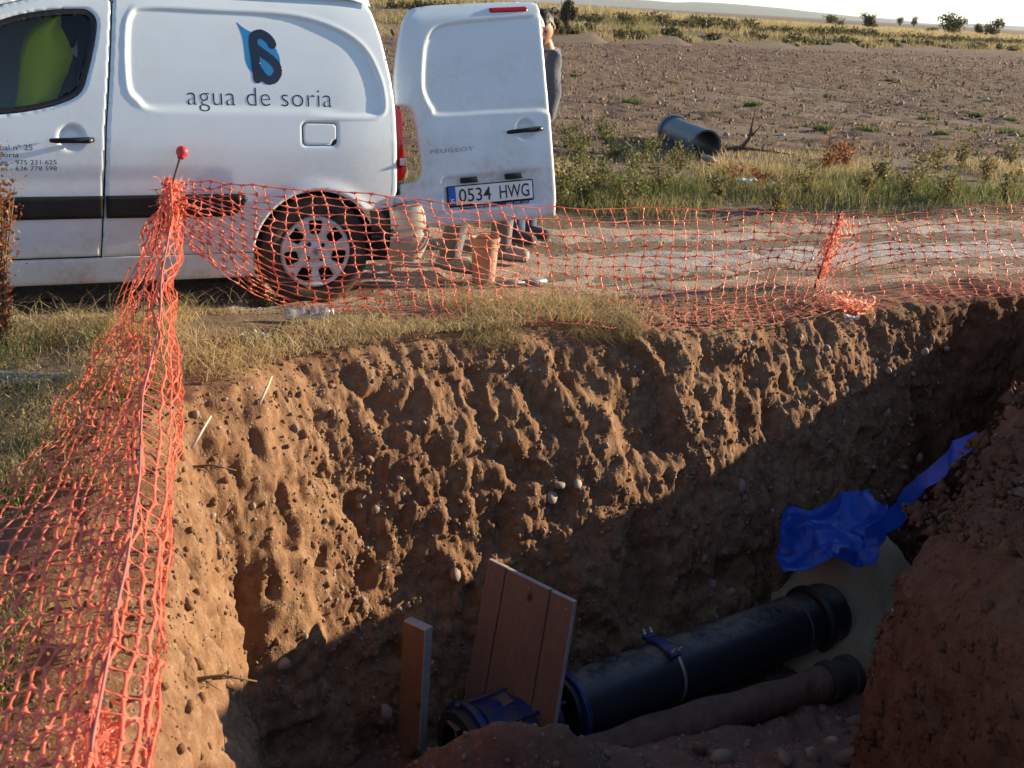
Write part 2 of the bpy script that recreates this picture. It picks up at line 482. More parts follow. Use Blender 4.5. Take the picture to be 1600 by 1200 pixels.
def build_pit():
    outer = [(-0.62, -0.05), (-0.52, -0.012), (-0.42, 0.010), (-0.34, 0.018), (-0.27, 0.020), (-0.21, 0.020), (-0.16, 0.020), (-0.12, 0.018), (-0.09, 0.016), (-0.06, 0.012), (-0.035, 0.006), (-0.015, 0.0)]
    nv = 152
    vv = np.linspace(0, 1, nv)
    depth = 1.98
    rows = []; W = []
    nx, ny = INW[:, 0], INW[:, 1]
    _bank1 = sstep(1.25, 1.45, CT[:, 0]) * sstep(5.9, 5.2, CT[:, 1])
    for off, dz in outer:
        X = CT[:, 0] + nx * off; Y = CT[:, 1] + ny * off
        rows.append((X, Y, gz(X, Y) + dz - 0.26 * _bank1 * sstep(-0.6, 0.05, off) ** 2)); W.append(sstep(-0.5, 0.0, off) * 0.75)
    z0 = gz(CT[:, 0], CT[:, 1]) - 0.26 * _bank1
    for v in vv:
        off = _bat * (v ** 0.66)
        rows.append((CT[:, 0] + nx * off, CT[:, 1] + ny * off, z0 * (1 - v) - depth * v - 0.004)); W.append(0.75 + 0.25 * min(1, v * 8))
    X = np.stack([r[0] for r in rows], 1); Y = np.stack([r[1] for r in rows], 1); Z = np.stack([r[2] for r in rows], 1)
    W = np.array(W)[None, :]
    # displacement: big hollows, tooth grooves, clods, grit
    A = X * 0.94 + Y * 0.34          # coordinate along the far wall
    d = 0.035 * fbm(X * 1.5, Y * 1.5, Z * 1.3, 2, 21)
    # bucket-tooth marks: long faces turned one way, short broken returns
    def saw(u):
        t = u - np.floor(u)
        return np.where(t < 0.78, 0.5 - t / 0.78, -0.5 + (t - 0.78) / 0.22)
    fm = (sstep(4.7, 5.3, CT[:, 1]) * sstep(2.75, 2.3, CT[:, 0]))[:, None]
    u1 = A * 2.6 + 0.9 * noise3(A * 1.1, Y * 0.5, Z * 3.2, 25) + 0.30 * noise3(A * 4, Y * 2, Z * 5, 26) + 0.45 * Z
    u2 = A * 7.5 + 0.9 * noise3(A * 3.0, Y * 1.5, Z * 4.5, 27) + 0.35 * noise3(A * 11, Y * 6, Z * 12, 28) + 0.5 * Z
    m1 = 0.55 + 0.45 * noise3(A * 1.7, 5, Z * 2.4, 29); m2 = 0.6 + 0.4 * noise3(A * 3.7, 9, Z * 4.4, 30)
    d = d + fm * (0.026 * m1 * saw(u1) + 0.006 * m2 * saw(u2)) + (1 - fm) * 0.035 * noise3(A * 5.0 + Z * 1.2, Y * 1.2, Z * 1.6, 25)
    warp = 0.06 * noise3(X * 6, Y * 6, Z * 6, 31)
    d = d + 0.030 * (billow(X * 4.2 + warp, Y * 4.2, Z * 3.4, 41) - 0.3)
    d = d + 0.022 * (billow(X * 10 + warp * 4, Y * 10, Z * 7.5 + warp * 4, 43) - 0.3)
    w1 = 0.35 * noise3(X * 5, Y * 5, Z * 5, 33)
    d = d + 0.048 * (0.55 - worley3(X * 6.5 + w1, Y * 6.5 + w1, Z * 5.2, 45)) + 0.026 * (0.5 - worley3(X * 15 + w1, Y * 15, Z * 12 + w1, 46))
    d = d + 0.014 * (0.5 - worley3(X * 34, Y * 34, Z * 30, 47))
    d = d + 0.006 * (0.5 - worley3(X * 62, Y * 62, Z * 58, 51)) + 0.002 * noise3(X * 95, Y * 95, Z * 90, 53)
    # deep pockets where lumps fell out
    pk = noise3(X * 2.6 + 7, Y * 2.6, Z * 2.3, 61)
    d = d - 0.08 * sstep(0.52, 0.78, pk)
    pk2 = noise3(X * 6.5 + 3, Y * 6.5, Z * 5.5, 63)
    d = d - 0.045 * sstep(0.45, 0.7, pk2)
    bank_ = (sstep(1.25, 1.45, CT[:, 0]) * sstep(5.6, 5.2, CT[:, 1]))[:, None]
    d = d * W * (1 - 0.45 * bank_)
    up = np.concatenate([np.full(len(outer), 0.25), 0.30 + 0 * vv])[None, :]
    hor = np.concatenate([np.linspace(0.1, 0.9, len(outer)), 0.95 + 0 * vv])[None, :]
    X = X + d * hor * nx[:, None]; Y = Y + d * hor * ny[:, None]; Z = Z + d * up * np.concatenate([np.linspace(0.3, 1, len(outer)), 1 + 0 * vv])[None, :]
    V = np.stack([X, Y, Z], -1).reshape(-1, 3)
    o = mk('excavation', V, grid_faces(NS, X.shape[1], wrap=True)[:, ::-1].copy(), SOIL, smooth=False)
    structure(o, 'rough red earth walls of the open trench, studded with pebbles')
    return o, (X, Y, Z), len(outer)
excavation, PIT_XYZ, PIT_OUT = build_pit()

def floor_z(X, Y):
    z = FLOOR_Z + 0.05 * fbm(X * 1.7, Y * 1.7, 0, 3, 71) + 0.03 * (billow(X * 7, Y * 7, 0, 73)) + 0.012 * noise3(X * 30, Y * 30, 0, 75)
    # soil rises towards the near side, and a ridge at the foot of the near right wall
    z = z + 0.28 * sstep(5.0, 4.2, Y - 0.25 * X)
    z = z + 0.29 * np.exp(-((X - 0.02) / 0.40) ** 2 - ((Y - 4.40) / 0.17) ** 2) * (1 + 0.25 * noise3(X * 6, Y * 6, 0, 79))
    # low earth ridge along the old pipe
    u = (X - 0.55) * 0.80 + (Y - 4.62) * 0.60; w = -(X - 0.55) * 0.60 + (Y - 4.62) * 0.80
    z = z + 0.10 * np.exp(-(w / 0.16) ** 2) * sstep(-0.9, -0.3, u) * (1 + 0.3 * noise3(u * 4, w * 4, 0, 77)) + 0.10 * sstep(-0.1, -0.6, w) * sstep(0.2, 1.0, u)
    z = z + 0.22 * sstep(0.45, 0.0, pit_sd(X, Y) + 0.75) * sstep(5.4, 5.9, Y - 0.35 * X)
    return z
_fx = np.linspace(-1.6, 3.5, 260); _fy = np.linspace(2.2, 7.9, 290)
_FX, _FY = np.meshgrid(_fx, _fy, indexing='ij')
trench_floor = structure(mk('trench_floor', np.stack([_FX, _FY, floor_z(_FX, _FY)], -1).reshape(-1, 3), grid_faces(260, 290), SOIL_FLOOR), 'damp dark soil floor of the trench')

# ------------------------------------------------------------------ ground sheet to the horizon
def axis_lines(lo, hi, step, far, grow=1.13):
    a = list(np.arange(lo, hi + 1e-6, step))
    s = step
    x = hi
    while x < far: s *= grow; x += s; a.append(x)
    s = step; x = lo
    while x > -far: s *= grow; x -= s; a.insert(0, x)
    return np.array(a)
_gx = axis_lines(-4.5, 6.0, 0.06, 9000); _gy = axis_lines(0.2, 12.0, 0.07, 9000)
_GX, _GY = np.meshgrid(_gx, _gy, indexing='ij')
_GZ = gz(_GX, _GY)
_fac = grid_faces(len(_gx), len(_gy))
_sd = np.full(_GX.shape, 9.0)
_m = (_GX > -3) & (_GX < 5) & (_GY > 0) & (_GY < 9)
_sd[_m] = pit_sd(_GX[_m], _GY[_m])
_keep = (_sd.ravel()[_fac].max(1) > 0.40)
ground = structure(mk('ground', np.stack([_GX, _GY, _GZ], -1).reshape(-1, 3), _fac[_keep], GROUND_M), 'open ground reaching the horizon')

# road sheet (a = along, n = across)
_ra = np.concatenate([np.arange(-60, -6, 0.5), np.arange(-6, 16, 0.06), np.arange(16, 120, 0.8)]); _rn = np.linspace(6.15, 8.55, 46)
_RA, _RN = np.meshgrid(_ra, _rn, indexing='ij')
_edge = 0.10 * noise3(_RA * 0.9, 0, 0, 81)
_RX = _RA * T_ROAD[0] + (_RN + _edge) * N_ROAD[0]; _RY = _RA * T_ROAD[1] + (_RN + _edge) * N_ROAD[1]
_rz = gz(_RX, _RY) + 0.014 - 0.05 * sstep(6.45, 6.15, _RN) - 0.06 * sstep(8.35, 8.55, _RN)
_rz = _rz + 0.012 * fbm(_RX * 9, _RY * 9, 0, 2, 83) - 0.03 * np.exp(-((_RN - 7.75) / 0.22) ** 2) - 0.02 * np.exp(-((_RN - 6.75) / 0.2) ** 2)
_rd = pit_sd(_RX, _RY); _rz = np.where(_rd < 0.35, -0.6, _rz)
_rf = grid_faces(len(_ra), len(_rn)); _rf = _rf[_rd.ravel()[_rf].min(1) > 0.36]
road = structure(mk('road', np.stack([_RX, _RY, _rz], -1).reshape(-1, 3), _rf, ROAD_M), 'pale stony dirt road')

# ploughed field sheet
_fa = np.concatenate([np.arange(-40, -8, 0.8), np.arange(-8, 34, 0.13), np.arange(34, 150, 0.6)])
_fn = [11.4]
while _fn[-1] < 100: _fn.append(_fn[-1] + max(0.10, (_fn[-1] - 6) * 0.011))
_fn = np.array(_fn)
_FA, _FN = np.meshgrid(_fa, _fn, indexing='ij')
_PX = _FA * T_ROAD[0] + _FN * N_ROAD[0]; _PY = _FA * T_ROAD[1] + _FN * N_ROAD[1]
_pm = bank_m(_PX, _PY)
_pz = gz(_PX, _PY, False) + 0.02 + 0.05 * fbm(_PX * 0.35, _PY * 0.35, 0, 2, 91) + (0.055 * billow(_PX * 2.6, _PY * 2.6, 0, 93) + 0.03 * noise3(_PX * 6, _PY * 6, 0, 95))
_pz = _pz - 0.12 * sstep(12.0, 11.4, _FN + 0.4 * noise3(_FA * 0.8, 0, 0, 97))
_pf = grid_faces(len(_fa), len(_fn)); _pf = _pf[_pm.ravel()[_pf].max(1) < 34.3]
field = structure(mk('ploughed_field', np.stack([_PX, _PY, _pz], -1).reshape(-1, 3), _pf, FIELD_M), 'stony ploughed field beyond the road')
def field_z(X, Y):
    return gz(X, Y, False) + 0.02 + 0.05 * fbm(X * 0.35, Y * 0.35, 0, 2, 91) + 0.055 * billow(X * 2.6, Y * 2.6, 0, 93)
# terraces and upper field behind it
_ba = np.concatenate([np.arange(-60, 0, 2.0), np.arange(0, 130, 0.6), np.arange(130, 400, 4)]); _bm2 = np.concatenate([np.arange(33.6, 47, 0.25), np.arange(47, 420, 4)])
_BA, _BM = np.meshgrid(_ba, _bm2, indexing='ij')
_BX = _BA * T_BANK[0] + _BM * N_BANK[0]; _BY = _BA * T_BANK[1] + _BM * N_BANK[1]
_bz = gz(_BX, _BY, False) + 0.03 + 0.10 * noise3(_BX * 0.8, _BY * 0.8, 0, 101) * sstep(34, 35, _BM) * (1 - sstep(60, 100, _BM)) - 0.12 * sstep(34.2, 33.6, _BM)
bank = structure(mk('terraced_bank', np.stack([_BX, _BY, _bz], -1).reshape(-1, 3), grid_faces(len(_ba), len(_bm2)), BANK_M), 'low terraced banks of dry grass at the far edge of the field')
# ------------------------------------------------------------------ region mesher (signed distance panels)
def sd_polygon(P):
    P = np.asarray(P, float)
    def f(x, z):
        d = dist_poly(x, z, P)
        return np.where(inside_poly(x, z, P), -d, d)
    return f
def sd_smooth(P, per=8): return sd_polygon(catmull(P, per))
def sd_circle(cx, cz, r): return lambda x, z: np.hypot(x - cx, z - cz) - r
def sd_rbox(cx, cz, w, h, r):
    def f(x, z):
        qx = np.abs(x - cx) - (w / 2 - r); qz = np.abs(z - cz) - (h / 2 - r)
        return np.hypot(np.maximum(qx, 0), np.maximum(qz, 0)) + np.minimum(np.maximum(qx, qz), 0) - r
    return f
def sd_union(*fs): return lambda x, z: np.minimum.reduce([f(x, z) for f in fs])
def sd_inter(*fs): return lambda x, z: np.maximum.reduce([f(x, z) for f in fs])
def sd_sub(a, b): return lambda x, z: np.maximum(a(x, z), -b(x, z))
def sd_grow(a, g): return lambda x, z: a(x, z) - g
def sd_stroke(P, r, per=10):
    S = catmull(P, per, closed=False)
    return lambda x, z: dist_poly(x, z, S, closed=False) - r

def region(sdf, bounds, cell, flip=False):
    """grid mesh of {sdf<0} with its rim snapped on the outline -> (xz, sd, faces)"""
    x0, x1, z0, z1 = bounds
    nx = int(math.ceil((x1 - x0) / cell)) + 1; nz = int(math.ceil((z1 - z0) / cell)) + 1
    X, Z = np.meshgrid(np.linspace(x0, x1, nx), np.linspace(z0, z1, nz), indexing='ij')
    X = X.ravel().copy(); Z = Z.ravel().copy()
    s = sdf(X, Z)
    nb = np.abs(s) < cell * 1.5
    e = cell * 0.1
    for _ in range(2):
        xs, zs = X[nb], Z[nb]
        s0 = sdf(xs, zs)
        gx = (sdf(xs + e, zs) - sdf(xs - e, zs)) / (2 * e); gzz = (sdf(xs, zs + e) - sdf(xs, zs - e)) / (2 * e)
        g = np.maximum(gx * gx + gzz * gzz, 0.2)
        mv = (s0 > -0.45 * cell) & (s0 < 0.72 * cell)
        X[nb] = xs - np.where(mv, s0 * gx / g, 0); Z[nb] = zs - np.where(mv, s0 * gzz / g, 0)
    s1 = s.copy(); s1[nb] = sdf(X[nb], Z[nb])
    ok = s1 < cell * 0.12
    F4 = grid_faces(nx, nz)
    k = ok[F4].sum(1)
    faces = [tuple(f) for f in F4[k == 4]]
    for f in F4[k == 3]: faces.append(tuple(i for i in f if ok[i]))
    used = np.zeros(len(X), bool)
    for f in faces: used[list(f)] = True
    idx = np.cumsum(used) - 1
    faces = [tuple(int(idx[i]) for i in (f[::-1] if flip else f)) for f in faces]
    return np.stack([X[used], Z[used]], 1), s1[used], faces

def panel(name, sdf, bounds, cell, surf, mat, parent, edge=0.008, depth=0.008, off=0.0, flip=False):
    """curved sheet-metal panel; rim rolled inwards"""
    P, s, F = region(sdf, bounds, cell, flip)
    y = surf(P[:, 0], P[:, 1]) + off
    if edge > 0:
        t = np.clip((s + edge) / edge, 0, 1)
        y = y + depth * (1 - np.sqrt(np.maximum(0, 1 - t * t)))
    return mk(name, np.stack([P[:, 0], y, P[:, 1]], 1), F, mat, parent)

def text_mesh(body, size=1.0, offset=0.0, spacing=1.0, shear=0.0):
    cu = bpy.data.curves.new('t', 'FONT'); cu.body = body; cu.size = size; cu.offset = offset; cu.space_character = spacing; cu.shear = shear
    cu.resolution_u = 4
    ob = bpy.data.objects.new('t', cu); COL.objects.link(ob)
    me = bpy.data.meshes.new_from_object(ob.evaluated_get(bpy.context.evaluated_depsgraph_get()))
    V = np.array([v.co[:2] for v in me.vertices]); F = [tuple(p.vertices) for p in me.polygons]
    bpy.data.objects.remove(ob); bpy.data.curves.remove(cu); bpy.data.meshes.remove(me)
    return V, F
def fit_text(V, x0, x1, z0, z1=None):
    """place text between x0..x1 with its baseline at z0 (optionally cap height up to z1)"""
    lo, hi = V.min(0), V.max(0)
    sx = (x1 - x0) / (hi[0] - lo[0]); sz = sx if z1 is None else (z1 - z0) / hi[1]
    return np.stack([x0 + (V[:, 0] - lo[0]) * sx, z0 + V[:, 1] * sz], 1)

def split_loose(o):
    """every connected piece of a mesh becomes an object of its own, same name and parent"""
    me = o.data; n = len(me.vertices); par = list(range(n))
    def find(i):
        while par[i] != i: par[i] = par[par[i]]; i = par[i]
        return i
    for p in me.polygons:
        v = p.vertices; r = find(v[0])
        for q in v[1:]: par[find(q)] = r
    groups = {}
    for p in me.polygons: groups.setdefault(find(p.vertices[0]), []).append(tuple(p.vertices))
    V = np.array([v.co[:] for v in me.vertices]); out = []
    sm = me.polygons[0].use_smooth; mat = me.materials[0]; name = o.name.split('.')[0]; parent = o.parent
    for fs in groups.values():
        ids = sorted({i for f in fs for i in f}); mp = {i: k for k, i in enumerate(ids)}
        out.append(mk(name, V[ids], [tuple(mp[i] for i in f) for f in fs], mat, parent, sm))
    bpy.data.objects.remove(o)
    return out

# ------------------------------------------------------------------ van materials
_b = NB('white_paint')
_P = _b.pos(obj=True); _sp = _b.n('ShaderNodeSeparateXYZ'); _b.set(_sp.inputs[0], _P)
_dn = _b.noise(_P, 3.0, 6, 0.65); _dn2 = _b.noise(_P, 26, 5, 0.7)
_low = _b.rng(_sp.outputs[2], 0.95, 0.2)
_dm = _b.math('MULTIPLY', _b.math('MULTIPLY', _low, _b.rng(_dn, 0.3, 0.7)), _b.rng(_dn2, 0.25, 0.7, 0.35, 1))
_dust = _b.math('ADD', _b.math('MULTIPLY', _dm, 0.8), _b.rng(_b.math('MULTIPLY', _dn, _b.rng(_dn2, 0.3, 0.7, 0.6, 1.2)), 0.42, 0.8, 0.0, 0.22))
_c = _b.mix(_dust, (0.74, 0.815, 0.86), (0.44, 0.36, 0.28))
_b.p(Base_Color=_c, Roughness=_b.rng(_dust, 0, 0.5, 0.24, 0.7))
_b.b.inputs['Coat Weight'].default_value = 0.5; _b.set(_b.b.inputs['Coat Roughness'], _b.rng(_dust, 0, 0.4, 0.04, 0.5))
PAINT = _b.m
_b = NB('grey_plastic')
_P = _b.pos(obj=True); _n = _b.noise(_P, 60, 3); _n2 = _b.noise(_P, 5, 5)
_b.p(Base_Color=_b.mix(_b.rng(_n2, 0.4, 0.75), (0.009, 0.010, 0.013), (0.022, 0.021, 0.020)), Roughness=0.6); _b.b.inputs['Specular IOR Level'].default_value = 0.25; _b.bump(_n, 0.25, 0.002)
PLASTIC = _b.m
_b = NB('tyre_rubber')
_P = _b.pos(obj=True); _n = _b.noise(_P, 9, 6, 0.7); _n2 = _b.noise(_P, 80, 3)
_b.p(Base_Color=_b.mix(_b.rng(_n, 0.35, 0.7), (0.022, 0.021, 0.021), (0.085, 0.066, 0.052)), Roughness=0.85); _b.bump(_n2, 0.3, 0.002)
RUBBER = _b.m
_b = NB('silver_hubcap')
_P = _b.pos(obj=True); _n = _b.noise(_P, 14, 6, 0.7)
_b.p(Base_Color=_b.mix(_b.rng(_n, 0.45, 0.75), (0.66, 0.67, 0.69), (0.42, 0.37, 0.32)), Metallic=0.2, Roughness=0.38)
HUB_M = _b.m
BLACK = flat('black_trim', (0.012, 0.012, 0.014), 0.45)
DARK = flat('dark_liner', (0.012, 0.011, 0.011), 0.9)
NAVY = flat('navy_vinyl', (0.013, 0.024, 0.055), 0.35, var=0.05)
CYAN = flat('blue_vinyl', (0.025, 0.24, 0.52), 0.35, var=0.05)
RED_LENS = flat('red_lens', (0.45, 0.012, 0.014), 0.15, var=0.1)
_b = NB('red_lens_clear'); _b.p(Base_Color=(0.24, 0.006, 0.008), Roughness=0.12); _b.b.inputs['Subsurface Weight'].default_value = 0.3; RED_LENS2 = _b.m
PLATE_W = flat('plate_white', (0.78, 0.78, 0.75), 0.4, var=0.05)
PLATE_B = flat('plate_blue', (0.02, 0.10, 0.50), 0.4, var=0.05)
CHROME = flat('chrome_letters', (0.30, 0.30, 0.31), 0.35, metal=0.6)
SEAT_M = flat('seat_fabric', (0.03, 0.031, 0.035), 0.9)
_b = NB('window_glass')
_lw = _b.n('ShaderNodeFresnel', i_IOR=1.5); _tr = _b.n('ShaderNodeBsdfTransparent', i_Color=(0.82, 0.86, 0.85, 1)); _gl = _b.n('ShaderNodeBsdfGlossy', i_Color=(1, 1, 1, 1), i_Roughness=0.02)
_mx = _b.n('ShaderNodeMixShader'); _b.set(_mx.inputs[0], _lw.outputs[0]); _b.set(_mx.inputs[1], _tr.outputs[0]); _b.set(_mx.inputs[2], _gl.outputs[0]); _b.t.links.new(_mx.outputs[0], _b.out.inputs[0])
GLASS = _b.m

# ------------------------------------------------------------------ van
VAN_H = R_(26.2); VAN_O = (-1.12, 6.62, 0.0)
van = thing('delivery_van', 'white panel van with blue drop logo parked beside the trench, rear door open', 'van', VAN_O, (0, 0, VAN_H))
_SZ = np.array([0.10, 0.15, 0.3, 0.5, 0.75, 0.95, 1.2, 1.45, 1.6, 1.68, 1.74, 1.78, 1.80]); _SD = np.array([0.085, 0.06, 0.02, 0.004, 0.0, 0.012, 0.055, 0.13, 0.19, 0.25, 0.36, 0.55, 0.9])
_zz = np.linspace(0.1, 1.70, 400); _dd = np.interp(_zz, _SZ, _SD)
_dd = np.convolve(np.pad(_dd, 24, mode='reflect', reflect_type='odd'), np.ones(49) / 49, 'valid')
def side_d(z): return np.interp(z, _zz, _dd)

RECESS = sd_smooth([(-0.85, 1.553), (-0.5, 1.557), (-0.115, 1.552), (0.127, 1.497), (0.281, 1.404), (0.36, 1.257), (0.384, 1.123), (0.36, 1.062), (0.237, 1.05), (-0.3, 1.045), (-0.81, 1.058), (-0.93, 1.12), (-0.965, 1.195), (-0.955, 1.409), (-0.925, 1.52)], 8)
def side_y(x, z):
    y = side_d(z)
    y = y + 0.16 * np.clip(x - 0.12, 0, 1) ** 2 + 0.02 * np.clip(-1.9 - x, 0, 2) ** 2
    r = RECESS(x, z)
    keep = 1 - 0.92 * sstep(1.10, 1.05, z) * sstep(0.18, -0.05, x)
    y = y + 0.014 * sstep(0.006, -0.016, r) * keep - 0.004 * np.exp(-(r - 0.012) ** 2 / 0.010 ** 2) * keep
    ra = np.hypot(x, z - 0.31)
    y = y - 0.014 * np.exp(-((ra - 0.345) / 0.045) ** 2) * (z > 0.2)
    rh = np.hypot(x + 1.258, z - 0.925)
    y = y + 0.022 * sstep(0.072, 0.035, rh)
    # soft waist crease and lower scallop
    y = y + 0.010 * sstep(0.80, 0.70, z) * sstep(0.45, 0.62, z) * sstep(-0.45, -0.6, x)
    return y

def seam_x(z): return np.interp(z, [0.2, 0.315, 0.662, 0.979, 1.406, 1.587, 1.7], [-1.150, -1.139, -1.112, -1.087, -1.034, -1.012, -1.0])
REAR = np.array([(0.20, 1.72), (0.243, 1.66), (0.332, 1.637), (0.358, 1.589), (0.397, 1.458), (0.436, 1.259), (0.456, 1.09), (0.463, 0.883), (0.468, 0.634), (0.44, 0.55), (0.409, 0.545), (0.276, 0.535)])
def rear_x(z): return np.interp(z, [0.1, 0.53, 0.545, 0.634, 0.883, 1.09, 1.259, 1.458, 1.589, 1.637, 1.66, 1.72], [0.30, 0.33, 0.445, 0.468, 0.463, 0.456, 0.436, 0.397, 0.358, 0.335, 0.30, 0.26])
ARCH_C, ARCH_R = (0.0, 0.30), 0.348
arch_sd = sd_circle(*ARCH_C, ARCH_R)
front_arch = sd_circle(-2.728, 0.30, 0.355)
FLAP = sd_rbox(0.016, 0.951, 0.187, 0.115, 0.022)

def body_sd(x, z):
    s = np.maximum.reduce([(seam_x(z) + 0.0035) - x, (x - rear_x(z)) * 0.97, 0.318 - z, z - 1.655])
    s = np.maximum(s, -arch_sd(x, z))
    s = np.maximum(s, -FLAP(x, z) + 0.0015)
    low = np.maximum(x - 0.31, 0.0 * x) * 0 + np.where((x > 0.2) & (z < 0.56), np.maximum(0.535 - z, -1), -1)
    return np.maximum(s, low)
panel('side_panel', body_sd, (-1.17, 0.49, 0.30, 1.66), 0.0095, side_y, PAINT, van, edge=0.011, depth=0.010)
panel('fuel_flap', sd_grow(sd_sub(FLAP, sd_circle(0.109, 0.894, 0.030)), -0.0018), (-0.09, 0.12, 0.88, 1.02), 0.006, side_y, PAINT, van, edge=0.004, depth=0.004)
panel('flap_pull', sd_inter(sd_grow(FLAP, -0.001), sd_circle(0.109, 0.894, 0.030)), (0.06, 0.12, 0.88, 0.94), 0.004, side_y, BLACK, van, edge=0, off=0.006)
def sill_sd(x, z):
    s = np.maximum.reduce([-2.37 - x, x + 0.30, 0.17 - z, z - 0.313])
    return np.maximum(s, -arch_sd(x, z))
panel('sill', sill_sd, (-2.40, -0.28, 0.15, 0.33), 0.012, lambda x, z: side_y(x, z) + 0.006, PAINT, van, edge=0.012, depth=0.012)

WINDOW = sd_smooth([(-2.05, 1.20), (-1.80, 1.345), (-1.541, 1.468), (-1.363, 1.517), (-1.184, 1.537), (-1.125, 1.528), (-1.096, 1.487), (-1.107, 1.403), (-1.151, 1.252), (-1.196, 1.145), (-1.284, 1.092), (-1.434, 1.051), (-1.62, 1.03), (-1.95, 1.02), (-2.18, 1.04)], 10)
def door_sd(x, z):
    top = np.interp(x, [-2.6, -2.2, -1.9, -1.534, -1.358, -1.2, -1.0], [1.02, 1.22, 1.375, 1.537, 1.582, 1.61, 1.62])
    s = np.maximum.reduce([x - seam_x(z) + 0.0035, -2.34 - x, 0.322 - z, (z - top) * 0.9])
    s = np.maximum(s, -front_arch(x, z))
    return np.maximum(s, -WINDOW(x, z))
front_door = panel('front_door', door_sd, (-2.36, -0.99, 0.31, 1.64), 0.0095, side_y, PAINT, van, edge=0.010, depth=0.009)
panel('window_seal', lambda x, z: np.maximum(WINDOW(x, z) - 0.001, -WINDOW(x, z) - 0.028), (-2.25, -1.07, 0.99, 1.56), 0.007, side_y, BLACK, front_door, edge=0.006, depth=0.005, off=0.004)
panel('window_pane', lambda x, z: WINDOW(x, z) + 0.02, (-2.25, -1.07, 0.99, 1.56), 0.02, side_y, GLASS, front_door, edge=0, off=0.016)
# roof edge strip above the front door
def cant_sd(x, z):
    top = np.interp(x, [-2.6, -2.2, -1.9, -1.534, -1.358, -1.2, -1.0], [1.02, 1.22, 1.375, 1.537, 1.582, 1.61, 1.62])
    top2 = np.interp(x, [-2.6, -2.2, -1.9, -1.534, -1.2, -1.0], [1.06, 1.29, 1.46, 1.62, 1.655, 1.655])
    return np.maximum.reduce([x - seam_x(z) + 0.0035, -2.5 - x, (top + 0.004 - z) * 0.9, (z - top2) * 0.9])
panel('roof_rail', cant_sd, (-2.55, -0.99, 1.05, 1.67), 0.011, side_y, PAINT, van, edge=0.006, depth=0.006)
# protective strips
def strip_sd(xa, xb):
    P = [(xa, 0.638), (xb - 0.06, 0.640), (xb - 0.015, 0.632), (xb, 0.612), (xb - 0.035, 0.548), (xb - 0.075, 0.524), (xb - 0.15, 0.518), (xa, 0.522)]
    return sd_polygon(P)
panel('side_strip', strip_sd(-1.108, -0.383), (-1.12, -0.37, 0.50, 0.66), 0.007, lambda x, z: side_d(z), PLASTIC, van, edge=0.016, depth=0.016, off=-0.020)
panel('door_strip', sd_polygon([(-2.32, 0.638), (-1.116, 0.638), (-1.121, 0.522), (-2.32, 0.522)]), (-2.33, -1.11, 0.50, 0.66), 0.009, lambda x, z: side_d(z), PLASTIC, front_door, edge=0.014, depth=0.014, off=-0.020)
# door handle
_h = MB(); _h.tube([(-1.356, side_d(0.916) - 0.012, 0.914), (-1.33, side_d(0.916) - 0.030, 0.915), (-1.25, side_d(0.916) - 0.034, 0.917), (-1.18, side_d(0.916) - 0.030, 0.918), (-1.155, side_d(0.916) - 0.010, 0.918)], [0.010, 0.013, 0.0135, 0.016, 0.012], 12)
_h.build('door_handle', PLASTIC, front_door)
_h = MB(); _h.lathe([(0.0, -0.004), (0.007, -0.004), (0.008, 0.0), (0.008, 0.02)], 16, Matrix.Translation((-1.172, side_d(0.918) - 0.046, 0.918)) @ Matrix.Rotation(R_(-90), 4, 'X')); _h.build('door_lock', CHROME, front_door)

# roof and right side (plain mirror half), tail of the body, under body
_n1 = 26
_xs = np.concatenate([np.linspace(-2.15, 0.30, 50), [0.335, 0.35]])
_prof = [(0.205, 1.653), (0.235, 1.684), (0.29, 1.715), (0.37, 1.742), (0.5, 1.762), (0.7, 1.776), (0.89, 1.78)]
_prof = _prof + [(1.78 - y, z) for y, z in _prof[-2::-1]]
def roof_drop(x): return 0.0 if x > -1.2 else -0.26 * ((-1.2 - x) / 0.95) ** 1.7
V = []; 
for x in _xs:
    dz = roof_drop(x) - (0.10 * ((x - 0.2) / 0.15) ** 2 if x > 0.2 else 0) * 0.35
    for y, z in _prof:
        k = abs(y - 0.89) / 0.89
        V.append((x, y, z + dz + (0.004 if abs(k - 0.45) < 0.1 else 0)))
mk('roof', V, [tuple(f) for f in grid_faces(len(_xs), len(_prof))[:, ::-1]], PAINT, van)
def rbody_sd(x, z):
    s = np.maximum.reduce([-1.0 - x, (x - rear_x(z)), 0.2 - z, z - 1.655])
    return np.maximum(s, -arch_sd(x, z))
def rdoor_sd(x, z):
    top = np.interp(x, [-2.6, -2.2, -1.9, -1.534, -1.2, -1.0], [1.06, 1.29, 1.46, 1.62, 1.655, 1.655])
    s = np.maximum.reduce([x + 1.006, -3.3 - x, 0.2 - z, (z - top) * 0.9])
    return np.maximum(np.maximum(s, -front_arch(x, z)), -np.maximum(WINDOW(x, z), x + 1.56))
panel('side_panel', rbody_sd, (-1.02, 0.49, 0.18, 1.66), 0.025, lambda x, z: 1.78 - side_y(x, z), PAINT, van, edge=0, flip=True)
_rd = panel('front_door', rdoor_sd, (-2.36, -0.99, 0.18, 1.66), 0.025, lambda x, z: 1.78 - side_d(z), PAINT, van, edge=0, flip=True)
panel('window_pane', lambda x, z: np.maximum(WINDOW(x, z), x + 1.56), (-2.25, -1.07, 0.99, 1.56), 0.04, lambda x, z: 1.77 - side_d(z), GLASS, _rd, edge=0, flip=True)

